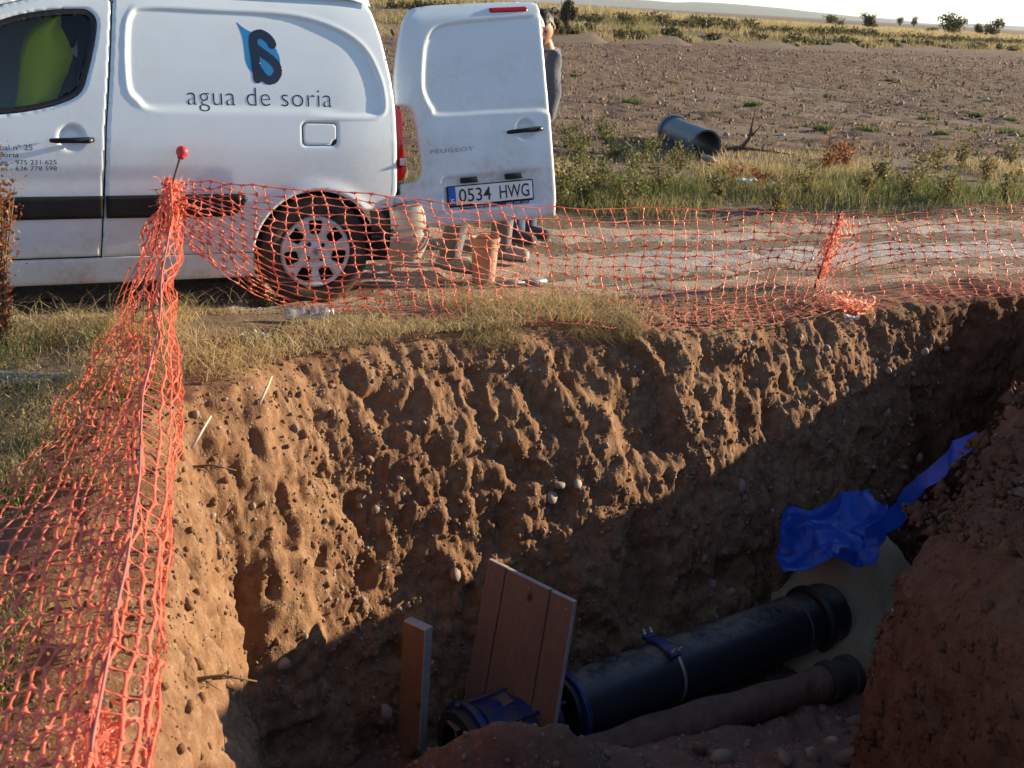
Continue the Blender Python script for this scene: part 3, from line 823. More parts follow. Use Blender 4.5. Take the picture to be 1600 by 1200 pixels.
# front end (bonnet, windscreen, bumper): outside the picture to the left
def fwing_sd(x, z):
    top = np.interp(x, [-3.6, -3.5, -3.2, -2.6, -2.3], [0.62, 0.78, 0.93, 1.05, 1.12])
    s = np.maximum.reduce([x + 2.345, -3.58 - x, 0.24 - z, (z - top) * 0.9])
    return np.maximum(s, -front_arch(x, z))
def fw_y(x, z): return side_d(z) + 0.02 * np.clip(-1.9 - x, 0, 2) ** 2 + 0.25 * np.clip(-2.95 - x, 0, 1) ** 2
panel('front_wing', fwing_sd, (-3.6, -2.33, 0.22, 1.15), 0.025, fw_y, PAINT, van, edge=0.01)
panel('front_wing', fwing_sd, (-3.6, -2.33, 0.22, 1.15), 0.025, lambda x, z: 1.78 - fw_y(x, z), PAINT, van, edge=0, flip=True)
_hx = np.linspace(-3.6, -2.25, 20); _hy = np.linspace(0.06, 1.72, 15)
_HX, _HY = np.meshgrid(_hx, _hy, indexing='ij'); _HZ = np.interp(_HX, [-3.6, -3.5, -3.2, -2.6, -2.25], [0.62, 0.80, 0.95, 1.07, 1.13]) + 0.05 * (1 - ((_HY - 0.89) / 0.89) ** 2) - 0.01
mk('bonnet', np.stack([_HX, _HY, _HZ], -1).reshape(-1, 3), [tuple(f) for f in grid_faces(20, 15)], PAINT, van)
_wx = np.linspace(0, 1, 10); _WX, _HY = np.meshgrid(_wx, np.linspace(0.12, 1.66, 13), indexing='ij')
_k = 1 - ((_HY - 0.89) / 0.8) ** 2
mk('windscreen', np.stack([-2.5 + _WX * 0.62 - 0.10 * _k * (1 - _WX), _HY, 1.10 + _WX * 0.46 + 0.05 * _k], -1).reshape(-1, 3), [tuple(f) for f in grid_faces(10, 13)], GLASS, van)
_m = MB(); _m.box((-3.55, 0.89, 0.45), (0.24, 1.62, 0.42), bev=0.08); _m.build('front_bumper', PLASTIC, van)

# dark liners behind the gaps
_m = MB(); _m.tube([(float(seam_x(z)), float(side_d(z)) + 0.055, z) for z in np.linspace(0.3, 1.62, 16)], 0.04, 8); _m.box((0.02, 0.10, 0.95), (0.24, 0.05, 0.17)); _m.box((-1.2, 0.10, 0.33), (2.0, 0.08, 0.06)); split_loose(_m.build('door_pillar', DARK, van))
_m = MB(); _m.box((-1.4, 0.89, 0.27), (3.9, 1.50, 0.10)); _m.box((-0.5, 0.89, 0.235), (1.6, 1.2, 0.06)); _m.build('underbody', DARK, van)
_m = MB()
for cx in (0.0, -2.728):
    for yy in (0.03, 1.53):
        pts = []
        for k in range(25):
            a = R_(-8 + 196 * k / 24)
            pts.append((cx + 0.352 * math.cos(a), 0.30 + 0.352 * math.sin(a)))
        Vv = [(x, yy + (0 if yy < 1 else 0), z) for x, z in pts] + [(x, yy + 0.22, z) for x, z in pts]
        _m.add(Vv, [(k, k + 1, k + 26, k + 25) for k in range(24)])
        _m.add([(cx, yy + 0.22, 0.3)] + [(x, yy + 0.22, z) for x, z in pts], [(0, k + 1, k + 2) for k in range(24)])
split_loose(_m.build('wheel_arch', DARK, van))

# cargo bay shell inside, bulkhead, cabin
_m = MB(); _m.box((-0.30, 0.89, 0.56), (1.45, 1.45, 0.03)); _m.build('load_floor', flat('load_floor_m', (0.10, 0.09, 0.08), 0.8), van)
_m = MB(); _m.box((-1.02, 0.89, 1.08), (0.03, 1.40, 1.10), bev=0.01); _m.build('bulkhead', flat('bulkhead_m', (0.055, 0.055, 0.06), 0.7), van)
for yy in (0.48, 1.28):
    _m = MB()
    _m.box((-1.60, yy, 0.70), (0.52, 0.50, 0.17), bev=0.05)
    _m.box((-1.285, yy, 1.02), (0.13, 0.46, 0.60), Matrix.Rotation(R_(14), 3, 'Y'), bev=0.05)
    _m.box((-1.205, yy, 1.42), (0.09, 0.26, 0.17), Matrix.Rotation(R_(10), 3, 'Y'), bev=0.04)
    _m.tube([(-1.225, yy - 0.06, 1.28), (-1.21, yy - 0.06, 1.40)], 0.008, 6); _m.tube([(-1.225, yy + 0.06, 1.28), (-1.21, yy + 0.06, 1.40)], 0.008, 6)
    _m.build('seat', SEAT_M, van)
_m = MB(); _m.box((-2.25, 0.89, 0.98), (0.45, 1.45, 0.22), Matrix.Rotation(R_(-8), 3, 'Y'), bev=0.06); _m.build('dashboard', DARK, van)
_m = MB(); _m.lathe([(0.185 + 0.015 * math.cos(a), 0.015 * math.sin(a)) for a in np.linspace(0, 2 * math.pi, 10)[:-1]], 30, Matrix.Translation((-1.98, 0.48, 1.03)) @ Matrix.Rotation(R_(-62), 4, 'Y'), closed=True)
_m.tube([(-1.98, 0.30, 1.03), (-1.99, 0.48, 1.02), (-1.98, 0.66, 1.03)], 0.02, 8); _m.tube([(-1.99, 0.48, 1.02), (-2.2, 0.48, 0.95)], 0.03, 8); _m.build('steering_wheel', BLACK, van)
_m = MB(); _m.tube([(-2.18, 0.12, 1.12), (-1.98, 0.16, 1.30), (-1.78, 0.20, 1.46)], 0.03, 8); _m.tube([(-2.18, 1.66, 1.12), (-1.98, 1.62, 1.30), (-1.78, 1.58, 1.46)], 0.03, 8); split_loose(_m.build('windscreen_pillar', flat('pillar_grey', (0.10, 0.11, 0.11), 0.7), van))

# ---- wheels
def hubcap_sd(x, z):
    r = np.hypot(x, z); s = r - 0.201
    for k in range(7):
        a = math.pi / 2 + 2 * math.pi * k / 7
        lx = x * math.cos(a) + z * math.sin(a) - 0.137; ly = -x * math.sin(a) + z * math.cos(a)
        w = 0.029 + 0.17 * (lx + 0.03)
        q = np.maximum(np.abs(lx) - 0.024, 0); q2 = np.maximum(np.abs(ly) - np.clip(w - 0.013, 0.004, 0.05), 0)
        s = np.maximum(s, 0.013 - np.hypot(q, q2))
    return s
_HP, _HS, _HF = region(hubcap_sd, (-0.205, 0.205, -0.205, 0.205), 0.0062)
def hub_prof(r): return np.interp(r, [0, 0.03, 0.06, 0.085, 0.11, 0.165, 0.188, 0.196, 0.202], [0.012, 0.010, 0.022, 0.014, 0.010, 0.006, 0.000, 0.012, 0.020])
_hy = hub_prof(np.hypot(_HP[:, 0], _HP[:, 1])) + 0.016 * np.clip((_HS + 0.011) / 0.011, 0, 1) ** 2 * (np.hypot(_HP[:, 0], _HP[:, 1]) < 0.19)
HUB_ME = None
def wheel(cx, yface, sgn):
    """yface: outer face of the tyre; sgn=+1 towards the inside of the van"""
    t = MB()
    prof = [(0.205, 0.018), (0.215, 0.008), (0.24, 0.001), (0.268, 0.0), (0.290, 0.008), (0.305, 0.022), (0.312, 0.040), (0.314, 0.06), (0.3145, 0.075), (0.308, 0.078), (0.308, 0.085), (0.3145, 0.088), (0.315, 0.11), (0.308, 0.113), (0.308, 0.12), (0.314, 0.123), (0.312, 0.155), (0.30, 0.18), (0.27, 0.195), (0.21, 0.18)]
    M = Matrix.Translation((cx, yface, 0.305)) @ Matrix.Rotation(R_(-90 if sgn > 0 else 90), 4, 'X')
    t.lathe(prof, 72, M)
    w = t.build('wheel', RUBBER, van)
    r = MB(); r.lathe([(0.206, 0.022), (0.200, 0.03), (0.19, 0.07), (0.17, 0.09), (0.0, 0.09)], 40, M); r.build('rim', DARK, w)
    y = yface + sgn * (_hy + 0.004)
    mk('hubcap', np.stack([cx + _HP[:, 0], y, 0.305 + _HP[:, 1]], 1), _HF, HUB_M, w)
    b = MB()
    for k in range(4):
        a = R_(40 + 90 * k); b.lathe([(0.0, -0.004), (0.010, -0.004), (0.013, 0.0), (0.013, 0.012), (0.019, 0.014), (0.019, 0.02)], 12, Matrix.Translation((cx + 0.055 * math.cos(a), yface + sgn * 0.022, 0.305 + 0.055 * math.sin(a))) @ Matrix.Rotation(R_(-90 if sgn > 0 else 90), 4, 'X'))
    split_loose(b.build('wheel_bolt', BLACK, w))
    # cast emblem on the cap: a rearing-animal outline
    E = catmull([(-0.010, -0.020), (-0.004, -0.008), (-0.012, -0.002), (-0.016, 0.006), (-0.006, 0.006), (-0.006, 0.014), (0.004, 0.020), (0.010, 0.014), (0.006, 0.008), (0.016, 0.006), (0.008, 0.0), (0.012, -0.008), (0.006, -0.020), (0.002, -0.010)], 3)
    n = len(E)
    Vv = [(cx + p[0], yface + sgn * 0.008, 0.305 + p[1]) for p in E] + [(cx + p[0], yface + sgn * 0.016, 0.305 + p[1]) for p in E]
    mk('emblem', Vv, [tuple(range(n))] + [(i, (i + 1) % n, n + (i + 1) % n, n + i) for i in range(n)], CHROME, w, smooth=False)
    return w
wheel(0.0, 0.012, 1); wheel(-2.728, 0.012, 1); wheel(0.0, 1.768, -1); wheel(-2.728, 1.768, -1)

# ---- rear bumper: dark side return, pale scuffed cover wrapping the corner
_b = NB('bumper_plastic')
_P = _b.pos(obj=True); _n = _b.noise(_P, 7, 6, 0.7)
_b.p(Base_Color=_b.mix(_b.rng(_n, 0.35, 0.7), (0.50, 0.45, 0.36), (0.36, 0.31, 0.24)), Roughness=0.6)
BUMPER_M = _b.m
def bumper(name, mat, xa, xb, parent, zlo, zhi, sgn=1, flipf=False):
    """loft around the rear corner: t 0 = wheel arch, 1 = mid rear"""
    V = []; nu, nv = 40, 22
    for i in range(nu):
        t = xa + (xb - xa) * i / (nu - 1)
        # plan path: along the side, round the corner, across the rear
        L1 = 0.26
        if t < L1: px, py, nx_, ny_ = 0.30 + t, -0.012, 0.0, -1.0
        else:
            q = min((t - L1) / 0.20, 1.0); a = q * math.pi / 2
            px = 0.56 + 0.12 * math.sin(a); py = -0.012 + 0.13 * (1 - math.cos(a)); nx_, ny_ = math.sin(a), -math.cos(a)
            if t > L1 + 0.20: py += (t - L1 - 0.20)
        ztop = zhi(t); zbot = zlo(t)
        for j in range(nv):
            v = j / (nv - 1); z = zbot + (ztop - zbot) * v
            bulge = 0.030 * math.sin(math.pi * min(1, v * 1.02)) - 0.035 * (1 - v) ** 3 - 0.02 * v ** 8
            groove = -0.010 * math.exp(-((v - 0.52) / 0.02) ** 2)
            yy = py + ny_ * (bulge + groove); xx = px + nx_ * (bulge + groove)
            V.append((xx, yy if sgn > 0 else 1.78 - yy, z))
    F = [tuple(f) for f in grid_faces(nu, nv)]
    if sgn < 0: F = [f[::-1] for f in F]
    return mk(name, V, F, mat, parent)
_zh = lambda t: 0.552 if t < 0.16 else 0.552 + 0.035 * min(1, (t - 0.16) / 0.1)
_zl = lambda t: 0.24 + 0.05 * max(0, 1 - t / 0.1) * 0 + (0.08 if t < 0.02 else 0)
rb = bumper('rear_bumper', BUMPER_M, 0.115, 1.30, van, lambda t: 0.225 + 0.10 * max(0, 0.3 - t), _zh)
bumper('bumper_corner', PLASTIC, 0.0, 0.13, rb, lambda t: 0.27, lambda t: 0.535)
_m = MB(); _m.box((0.66, 0.89, 0.575), (0.12, 1.4, 0.03), bev=0.01); _m.build('bumper_step', PLASTIC, rb)
_m = MB(); _m.box((0.575, 0.14, 0.50), (0.10, 0.20, 0.20), bev=0.03); _m.build('bumper_mount', DARK, van)

# ---- tail lights stay on the body when the door is open
for sgn in (1, -1):
    P = catmull([(0.462, 1.085), (0.492, 1.08), (0.500, 1.02), (0.504, 0.93), (0.508, 0.84), (0.522, 0.79), (0.524, 0.745), (0.508, 0.705), (0.468, 0.695), (0.466, 0.8), (0.464, 0.95)], 5)
    n = len(P)
    def yy(x, off): 
        y = 0.012 + 0.16 * max(0, x - 0.12) ** 2 + 6.0 * max(0, x - 0.49) ** 2 + off
        return y if sgn > 0 else 1.78 - y
    V = [(x, yy(x, side_d(z) + 0.0), z) for x, z in P] + [(x - 0.01, yy(x, side_d(z) + 0.10), z) for x, z in P]
    cen = len(V); V.append((0.50, yy(0.50, side_d(0.9) - 0.004), 0.90)); 
    F = [(i, (i + 1) % n, n + (i + 1) % n, n + i) for i in range(n)] + [(cen, (i + 1) % n, i) for i in range(n)]
    tl = mk('tail_light', V, F, RED_LENS2, van, smooth=False)
    _m = MB(); 
    y0 = yy(0.505, side_d(0.8) - 0.006)
    _m.box((0.498, y0, 0.80), (0.03, 0.012, 0.04), bev=0.004); _m.build('reflector', flat('clear_lens', (0.75, 0.55, 0.55), 0.1), tl)
    _m = MB(); _m.box((0.49, yy(0.49, 0.16), 0.89), (0.05, 0.10, 0.44), bev=0.01); _m.build('lamp_housing', DARK, tl)
# rear door opening frame
_m = MB()
for yb in (0.0, 1.0):
    pts = []
    for z in np.linspace(0.57, 1.64, 14):
        y = side_d(z) + 0.05; pts.append((rear_x(z) - 0.03, y if yb == 0 else 1.78 - y, z))
    _m.tube(pts, 0.035, 8)
_m.tube([(0.30, 0.25, 1.67), (0.31, 0.6, 1.72), (0.31, 0.89, 1.73), (0.31, 1.2, 1.72), (0.30, 1.53, 1.67)], 0.04, 8)
split_loose(_m.build('rear_frame', PAINT, van))

# ---- open rear doors. Door frame: u across, v up the hinge axis
def door_frame(A, B, heading, mirror=False):
    A = Vector(A); B = Vector(B); a = (B - A).normalized()
    w = Vector((math.cos(heading), math.sin(heading), 0)); w = (w - a * w.dot(a)).normalized()
    n = a.cross(w)
    return Matrix(((w.x, n.x, a.x, A.x), (w.y, n.y, a.y, A.y), (w.z, n.z, a.z, A.z), (0, 0, 0, 1)))
DOOR_OUT = sd_polygon(np.vstack([catmull([(0.150, -0.024), (0.30, -0.034), (0.6, -0.038), (0.945, -0.040), (0.968, -0.030), (0.976, 0.03), (0.982, 0.092), (0.982, 0.4), (0.979, 0.653), (0.974, 0.95), (0.968, 1.150), (0.950, 1.186), (0.88, 1.196), (0.661, 1.199), (0.40, 1.197), (0.271, 1.190), (0.194, 1.172), (0.130, 1.096), (0.080, 0.926), (0.052, 0.79), (0.045, 0.68), (0.052, 0.655), (0.093, 0.650), (0.132, 0.632), (0.150, 0.59), (0.158, 0.50), (0.160, 0.39), (0.165, 0.30), (0.158, 0.262), (0.127, 0.236), (0.075, 0.230), (0.04, 0.222), (0.034, 0.19), (0.034, 0.14), (0.05, 0.115), (0.095, 0.105), (0.122, 0.08), (0.134, 0.03)], 5)]))
DREC = sd_smooth([(0.300, 0.588), (0.60, 0.581), (0.90, 0.574), (1.05, 0.572), (1.06, 1.115), (0.90, 1.114), (0.62, 1.104), (0.415, 1.092), (0.310, 1.066), (0.255, 0.99), (0.232, 0.90), (0.214, 0.77), (0.222, 0.70), (0.255, 0.63)], 8)
PREC = sd_rbox(0.588, 0.145, 0.63, 0.215, 0.04)
def door_y(u, v):
    y = 0.16 * np.clip(0.24 - u, 0, 1) ** 1.6 + 0.02 * np.clip(v - 0.6, 0, 1) ** 2
    y = y + 0.05 * sstep(1.06, 1.22, v) ** 2
    r = DREC(u, v); y = y + 0.013 * sstep(0.004, -0.020, r) 
    p = PREC(u, v); y = y + 0.016 * sstep(0.0, -0.03, p)
    y = y + 0.02 * sstep(0.065, 0.03, np.hypot(u - 0.815, v - 0.478))
    return y
rear_door = panel('rear_door', DOOR_OUT, (0.02, 1.0, -0.06, 1.22), 0.0085, door_y, PAINT, van, edge=0.022, depth=0.020)
_VM = Matrix.Translation(VAN_O) @ Matrix.Rotation(VAN_H, 4, 'Z')
def van_w(p): return _VM @ Vector(p)
DOOR_M = _VM.inverted() @ door_frame(van_w((0.475, 0.0, 0.45)), van_w((0.385, 0.19, 1.64)), R_(21.5))
rear_door.matrix_local = DOOR_M
rear_door['label'] = 'white rear door swung open with number plate'
# inner skin, edge wall
P_, s_, F_ = region(sd_grow(DOOR_OUT, -0.004), (0.02, 1.0, -0.06, 1.22), 0.02, flip=True)
yi = 0.055 + door_y(P_[:, 0], P_[:, 1]) * 0.8 - 0.03 * np.clip((s_ + 0.02) / 0.02, 0, 1) ** 2
mk('inner_panel', np.stack([P_[:, 0], yi, P_[:, 1]], 1), F_, PAINT, rear_door)
_m = MB(); _m.box((0.6, 0.085, 0.33), (0.60, 0.02, 0.42), bev=0.008); _m.build('door_trim', PLASTIC, rear_door)
_y0 = float(door_y(np.array([0.82]), np.array([0.3]))[0])
_m = MB(); _m.tube([(0.700, 0.0, 0.466), (0.715, -0.020, 0.467), (0.80, -0.026, 0.470), (0.88, -0.024, 0.472), (0.915, -0.004, 0.473)], [0.009, 0.012, 0.0125, 0.016, 0.013], 12); _m.build('door_handle', PLASTIC, rear_door)
_m = MB(); _m.lathe([(0, -0.004), (0.007, -0.004), (0.008, 0), (0.008, 0.02)], 14, Matrix.Translation((0.893, -0.042, 0.473)) @ Matrix.Rotation(R_(-90), 4, 'X')); _m.build('door_lock', CHROME, rear_door)
panel('brake_light', sd_rbox(0.771, 1.151, 0.236, 0.030, 0.015), (0.64, 0.9, 1.13, 1.17), 0.006, lambda u, v: door_y(u, v), RED_LENS, rear_door, edge=0.008, depth=0.008, off=-0.010)
for uu in (0.441, 0.715):
    _m = MB(); _m.box((uu, -0.004, 0.215), (0.104, 0.034, 0.032), bev=0.008); _m.build('plate_lamp', PLASTIC, rear_door)
panel('plate_frame', sd_rbox(0.570, 0.128, 0.535, 0.122, 0.010), (0.29, 0.85, 0.06, 0.20), 0.008, lambda u, v: door_y(u * 0 + 0.57, v * 0 + 0.13), BLACK, rear_door, edge=0.005, depth=0.006, off=-0.012)
plate = panel('number_plate', sd_rbox(0.570, 0.131, 0.515, 0.104, 0.006), (0.30, 0.84, 0.07, 0.19), 0.008, lambda u, v: door_y(u * 0 + 0.57, v * 0 + 0.13), PLATE_W, rear_door, edge=0.0, off=-0.0155)
_py = float(door_y(np.array([0.57]), np.array([0.13]))[0]) - 0.0155
panel('plate_band', sd_rbox(0.333, 0.131, 0.040, 0.104, 0.004), (0.30, 0.36, 0.07, 0.19), 0.005, lambda u, v: _py - 0.0015 + 0 * u, PLATE_B, rear_door, edge=0)
def door_text(name, body, x0, x1, z0, z1, mat, y, thick=0.0, **kw):
    V, F = text_mesh(body, 1.0, **kw)
    Q = fit_text(V, x0, x1, z0, z1)
    return mk(name, np.stack([Q[:, 0], np.full(len(Q), y), Q[:, 1]], 1), F, mat, rear_door, smooth=False)
door_text('plate_digits', '0534', 0.372, 0.568, 0.094, 0.168, BLACK, _py - 0.002, offset=0.004)
door_text('plate_letters', 'HWG', 0.622, 0.806, 0.094, 0.168, BLACK, _py - 0.002, offset=0.004)
door_text('plate_country', 'E', 0.322, 0.344, 0.090, 0.115, PLATE_W, _py - 0.003, offset=0.01)
panel('plate_strip', sd_rbox(0.59, 0.061, 0.425, 0.018, 0.004), (0.36, 0.82, 0.045, 0.08), 0.006, lambda u, v: _py + 0.004 + 0 * u, flat('strip_blue', (0.015, 0.02, 0.09), 0.4), rear_door, edge=0)
door_text('strip_text', 'www.autosegrupo.com', 0.385, 0.60, 0.057, 0.067, PLATE_W, _py + 0.002)
door_text('strip_text', '975 225 165', 0.66, 0.795, 0.057, 0.066, PLATE_W, _py + 0.002)
Vt, Ft = text_mesh('PEUGEOT', 1.0, spacing=1.15, offset=0.01)
Q = fit_text(Vt, 0.222, 0.482, 0.380, 0.402)
mk('maker_name', np.stack([Q[:, 0], np.full(len(Q), float(door_y(np.array([0.35]), np.array([0.39]))[0]) - 0.004), Q[:, 1]], 1), Ft, CHROME, rear_door, smooth=False)
# hinges
_m = MB()
for vv_ in (0.14, 0.72): _m.box((0.02, 0.03, vv_), (0.07, 0.03, 0.05), bev=0.008)
split_loose(_m.build('hinge', PAINT, rear_door))
# narrower right-hand rear door, open on the far side
rd2_o = sd_polygon(catmull([(0.02, 0.0), (0.60, 0.0), (0.62, 0.05), (0.62, 1.12), (0.58, 1.18), (0.30, 1.19), (0.10, 1.15), (0.03, 0.95), (0.0, 0.6)], 6))
rear_door2 = panel('rear_door', rd2_o, (-0.02, 0.65, -0.02, 1.22), 0.02, lambda u, v: 0.0 * u + 0.02 * np.clip(v - 0.6, 0, 1) ** 2, PAINT, van, edge=0.03, depth=0.02)
P_, s_, F_ = region(sd_grow(rd2_o, -0.003), (-0.02, 0.65, -0.02, 1.22), 0.03, flip=True)
mk('inner_panel', np.stack([P_[:, 0], 0.05 + 0 * P_[:, 0], P_[:, 1]], 1), F_, PAINT, rear_door2)
_m = MB(); _m.box((0.53, -0.012, 1.03), (0.10, 0.03, 0.18), bev=0.02); _m.build('door_latch', PLASTIC, rear_door2)
DOOR2_M = _VM.inverted() @ door_frame(van_w((0.45, 1.77, 0.50)), van_w((0.385, 1.58, 1.66)), R_(93))
rear_door2.matrix_local = DOOR2_M

# ---- lettering and logo on the side
def side_text(name, body, x0, x1, z0, z1, mat, parent, **kw):
    V, F = text_mesh(body, 1.0, **kw)
    Q = fit_text(V, x0, x1, z0, z1)
    y = side_y(Q[:, 0], Q[:, 1]) - 0.0009
    return mk(name, np.stack([Q[:, 0], y, Q[:, 1]], 1), F, mat, parent, smooth=False)
_full, _ = text_mesh('agua de soria', 1.0, offset=-0.016, spacing=1.05)
_sc = (0.093 + 0.678) / (_full[:, 0].max() - _full[:, 0].min())
for _w, _pre in (('agua', ''), ('de', 'agua '), ('soria', 'agua de ')):
    V, F = text_mesh(_w, 1.0, offset=-0.016, spacing=1.05)
    x0 = 0.0
    if _pre:      # right end of the words before, plus a space
        Pv, _ = text_mesh(_pre + _w, 1.0, offset=-0.016, spacing=1.05); x0 = Pv[:, 0].max() - V[:, 0].max()
    Q = np.stack([-0.678 + (V[:, 0] + x0 - _full[:, 0].min()) * _sc, 1.092 + V[:, 1] * _sc], 1)
    mk('company_name', np.stack([Q[:, 0], side_y(Q[:, 0], Q[:, 1]) - 0.0009, Q[:, 1]], 1), F, NAVY, van, smooth=False)
def lg(px, py):
    """logo sketch units -> van side"""
    return (-0.394 + (px - 135) / 550.0 * 0.222, 1.508 - (py - 100) / 730.0 * 0.306)
_dropP = [lg(*p) for p in [(135, 100), (185, 140), (270, 190), (400, 240), (530, 290), (620, 390), (662, 500), (655, 600), (600, 700), (500, 760), (400, 760), (285, 690), (235, 620), (210, 540), (205, 420), (200, 330), (180, 220)]]
_letA = sd_union(sd_stroke([lg(*p) for p in [(350, 762), (342, 600), (335, 450), (328, 330), (350, 260), (430, 228), (510, 260), (560, 310), (575, 345)]], 0.0235),
                 sd_stroke([lg(*p) for p in [(335, 380), (440, 455), (550, 530), (620, 610), (622, 690), (560, 765), (480, 775), (410, 720), (360, 640)]], 0.0225))
panel('logo_drop', sd_polygon(catmull(_dropP, 5)), (-0.41, -0.16, 1.18, 1.52), 0.004, side_y, CYAN, van, edge=0, off=-0.0007)
panel('logo_letter', _letA, (-0.41, -0.14, 1.17, 1.50), 0.0034, side_y, NAVY, van, edge=0, off=-0.0013)
side_text('address_text', 'Nabal nº 25', -1.640, -1.440, 0.866, 0.892, NAVY, front_door)
side_text('address_text', 'Soria', -1.595, -1.505, 0.832, 0.857, NAVY, front_door)
side_text('phone_text', 'nte - 975 231 625', -1.605, -1.333, 0.796, 0.818, NAVY, front_door)
side_text('phone_text', 'es - 636 778 598', -1.590, -1.333, 0.766, 0.788, NAVY, front_door)

# ---- hi-vis vest hung over the driver's seat
_b = NB('hi_vis_fabric')
_P = _b.pos(obj=True); _n = _b.noise(_P, 8, 5, 0.6)
_b.p(Base_Color=_b.mix(_n, (0.80, 0.98, 0.03), (0.92, 0.98, 0.05)), Roughness=0.7); _b.bump(_b.noise(_P, 22, 4, 0.6), 0.5, 0.02)
_tl = _b.n('ShaderNodeBsdfTranslucent', i_Color=(0.8, 0.95, 0.03, 1)); _mx = _b.n('ShaderNodeMixShader'); _mx.inputs[0].default_value = 0.35
_b.t.links.new(_b.b.outputs[0], _mx.inputs[1]); _b.t.links.new(_tl.outputs[0], _mx.inputs[2]); _b.t.links.new(_mx.outputs[0], _b.out.inputs[0])
HIVIS = _b.m
vest = bpy.data.objects.new('safety_vest', None); COL.objects.link(vest); tag(vest, "bright yellow-green safety vest hung over the van's driver seat", 'vest')
vest.location = van_w((-1.3, 0.40, 1.0)); vest.rotation_euler = (0, 0, VAN_H)
V = []; _nu, _nv = 40, 46
for i in range(_nu):
    u = i / (_nu - 1)
    for j in range(_nv):
        v = j / (_nv - 1); z = 0.90 + 0.60 * v
        # front outline curves forward from the shoulder down, back outline follows the seat
        xf = np.interp(z, [0.9, 1.0, 1.1, 1.2, 1.3, 1.38, 1.44, 1.48, 1.50], [-1.52, -1.49, -1.465, -1.455, -1.44, -1.41, -1.36, -1.31, -1.27])
        xb = np.interp(z, [0.9, 1.0, 1.1, 1.2, 1.3, 1.38, 1.44, 1.48, 1.50], [-1.36, -1.33, -1.29, -1.24, -1.205, -1.22, -1.25, -1.25, -1.25])
        x = xf + (xb - xf) * u
        y = 0.17 + 0.08 * (1 - math.sin(math.pi * min(1, u * 0.9 + 0.1))) + 0.05 * max(0, z - 1.35)
        y += 0.012 * float(noise3(x * 9, z * 6, 0, 5)) + 0.010 * math.sin(26 * (z + 0.5 * x)) * u
        V.append((x + 1.3, y - 0.40, z - 1.0))
_f = grid_faces(_nu, _nv)
mk('front_panel', V, [tuple(q) for q in _f], HIVIS, vest)
V2 = [(x + 0.02, y + 0.42 - 2 * 0.0, z) for x, y, z in V]
mk('back_panel', V2, [tuple(q[::-1]) for q in _f], HIVIS, vest)
V3 = []; 
for k in range(8):
    t = k / 7
    for j in range(10):
        a = V[(_nv) * int((_nu - 1) * j / 9) + _nv - 1]
        V3.append((a[0] + 0.02 * t, a[1] + 0.42 * t, a[2] + 0.02 * math.sin(math.pi * t)))
mk('shoulder', V3, [tuple(q) for q in grid_faces(8, 10)], HIVIS, vest)
# ------------------------------------------------------------------ sight lines: where a point of the photograph lies in the place
def ray(x, y):
    a = (x - 800) / F_PX; b = (600 - y) / F_PX
    r = a * math.cos(ROLL) - b * math.sin(ROLL); u = a * math.sin(ROLL) + b * math.cos(ROLL)
    return Vector((r, math.cos(PITCH) + u * math.sin(PITCH), u * math.cos(PITCH) - math.sin(PITCH)))
def atz(x, y, z=0.0):
    d = ray(x, y); return Vector((0, 0, CAM_H)) + d * ((z - CAM_H) / d.z)
def att(x, y, t): return Vector((0, 0, CAM_H)) + ray(x, y) * t
def on_ground(x, y, lift=0.0, fn=None):
    z = 0.0
    for _ in range(6):
        p = atz(x, y, z); z = float((fn or gz)(np.array([p.x]), np.array([p.y]))[0]) + lift
    return Vector((p.x, p.y, z))

# ------------------------------------------------------------------ materials
_b = NB('black_pipe')
_P = _b.pos(obj=True); _sp = _b.n('ShaderNodeSeparateXYZ'); _b.set(_sp.inputs[0], _P)
_n = _b.noise(_P, 7, 6, 0.7); _n2 = _b.noise(_P, 45, 4, 0.7)
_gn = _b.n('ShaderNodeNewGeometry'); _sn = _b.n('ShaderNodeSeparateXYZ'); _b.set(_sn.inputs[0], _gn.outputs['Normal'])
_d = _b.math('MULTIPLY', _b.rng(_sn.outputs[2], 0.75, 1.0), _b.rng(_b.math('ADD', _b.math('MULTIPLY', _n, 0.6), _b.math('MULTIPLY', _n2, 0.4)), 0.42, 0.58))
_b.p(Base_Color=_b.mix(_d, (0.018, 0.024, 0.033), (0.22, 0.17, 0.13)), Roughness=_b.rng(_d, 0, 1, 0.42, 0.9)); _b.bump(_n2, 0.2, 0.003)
PIPE_M = _b.m
_b = NB('blue_coating'); _P = _b.pos(obj=True); _n = _b.noise(_P, 16, 5, 0.7)
_b.p(Base_Color=_b.mix(_b.rng(_n, 0.42, 0.66), (0.006, 0.026, 0.15), (0.080, 0.060, 0.052)), Roughness=0.4); BLUE_M = _b.m
_b = NB('blue_plastic'); _P = _b.pos(obj=True); _n = _b.noise(_P, 5, 5, 0.6)
_b.p(Base_Color=_b.mix(_b.rng(_b.noise(_P, 9, 6, 0.7), 0.52, 0.75, 0, 0.7), _b.mix(_n, (0.003, 0.050, 0.40), (0.006, 0.105, 0.58)), (0.16, 0.12, 0.10)), Roughness=0.28)
_tl = _b.n('ShaderNodeBsdfTranslucent', i_Color=(0.008, 0.16, 0.8, 1)); _mx = _b.n('ShaderNodeMixShader'); _mx.inputs[0].default_value = 0.25
_b.t.links.new(_b.b.outputs[0], _mx.inputs[1]); _b.t.links.new(_tl.outputs[0], _mx.inputs[2]); _b.t.links.new(_mx.outputs[0], _b.out.inputs[0])
TARP_M = _b.m
STEEL = flat('galvanised_steel', (0.45, 0.45, 0.44), 0.4, metal=0.7)
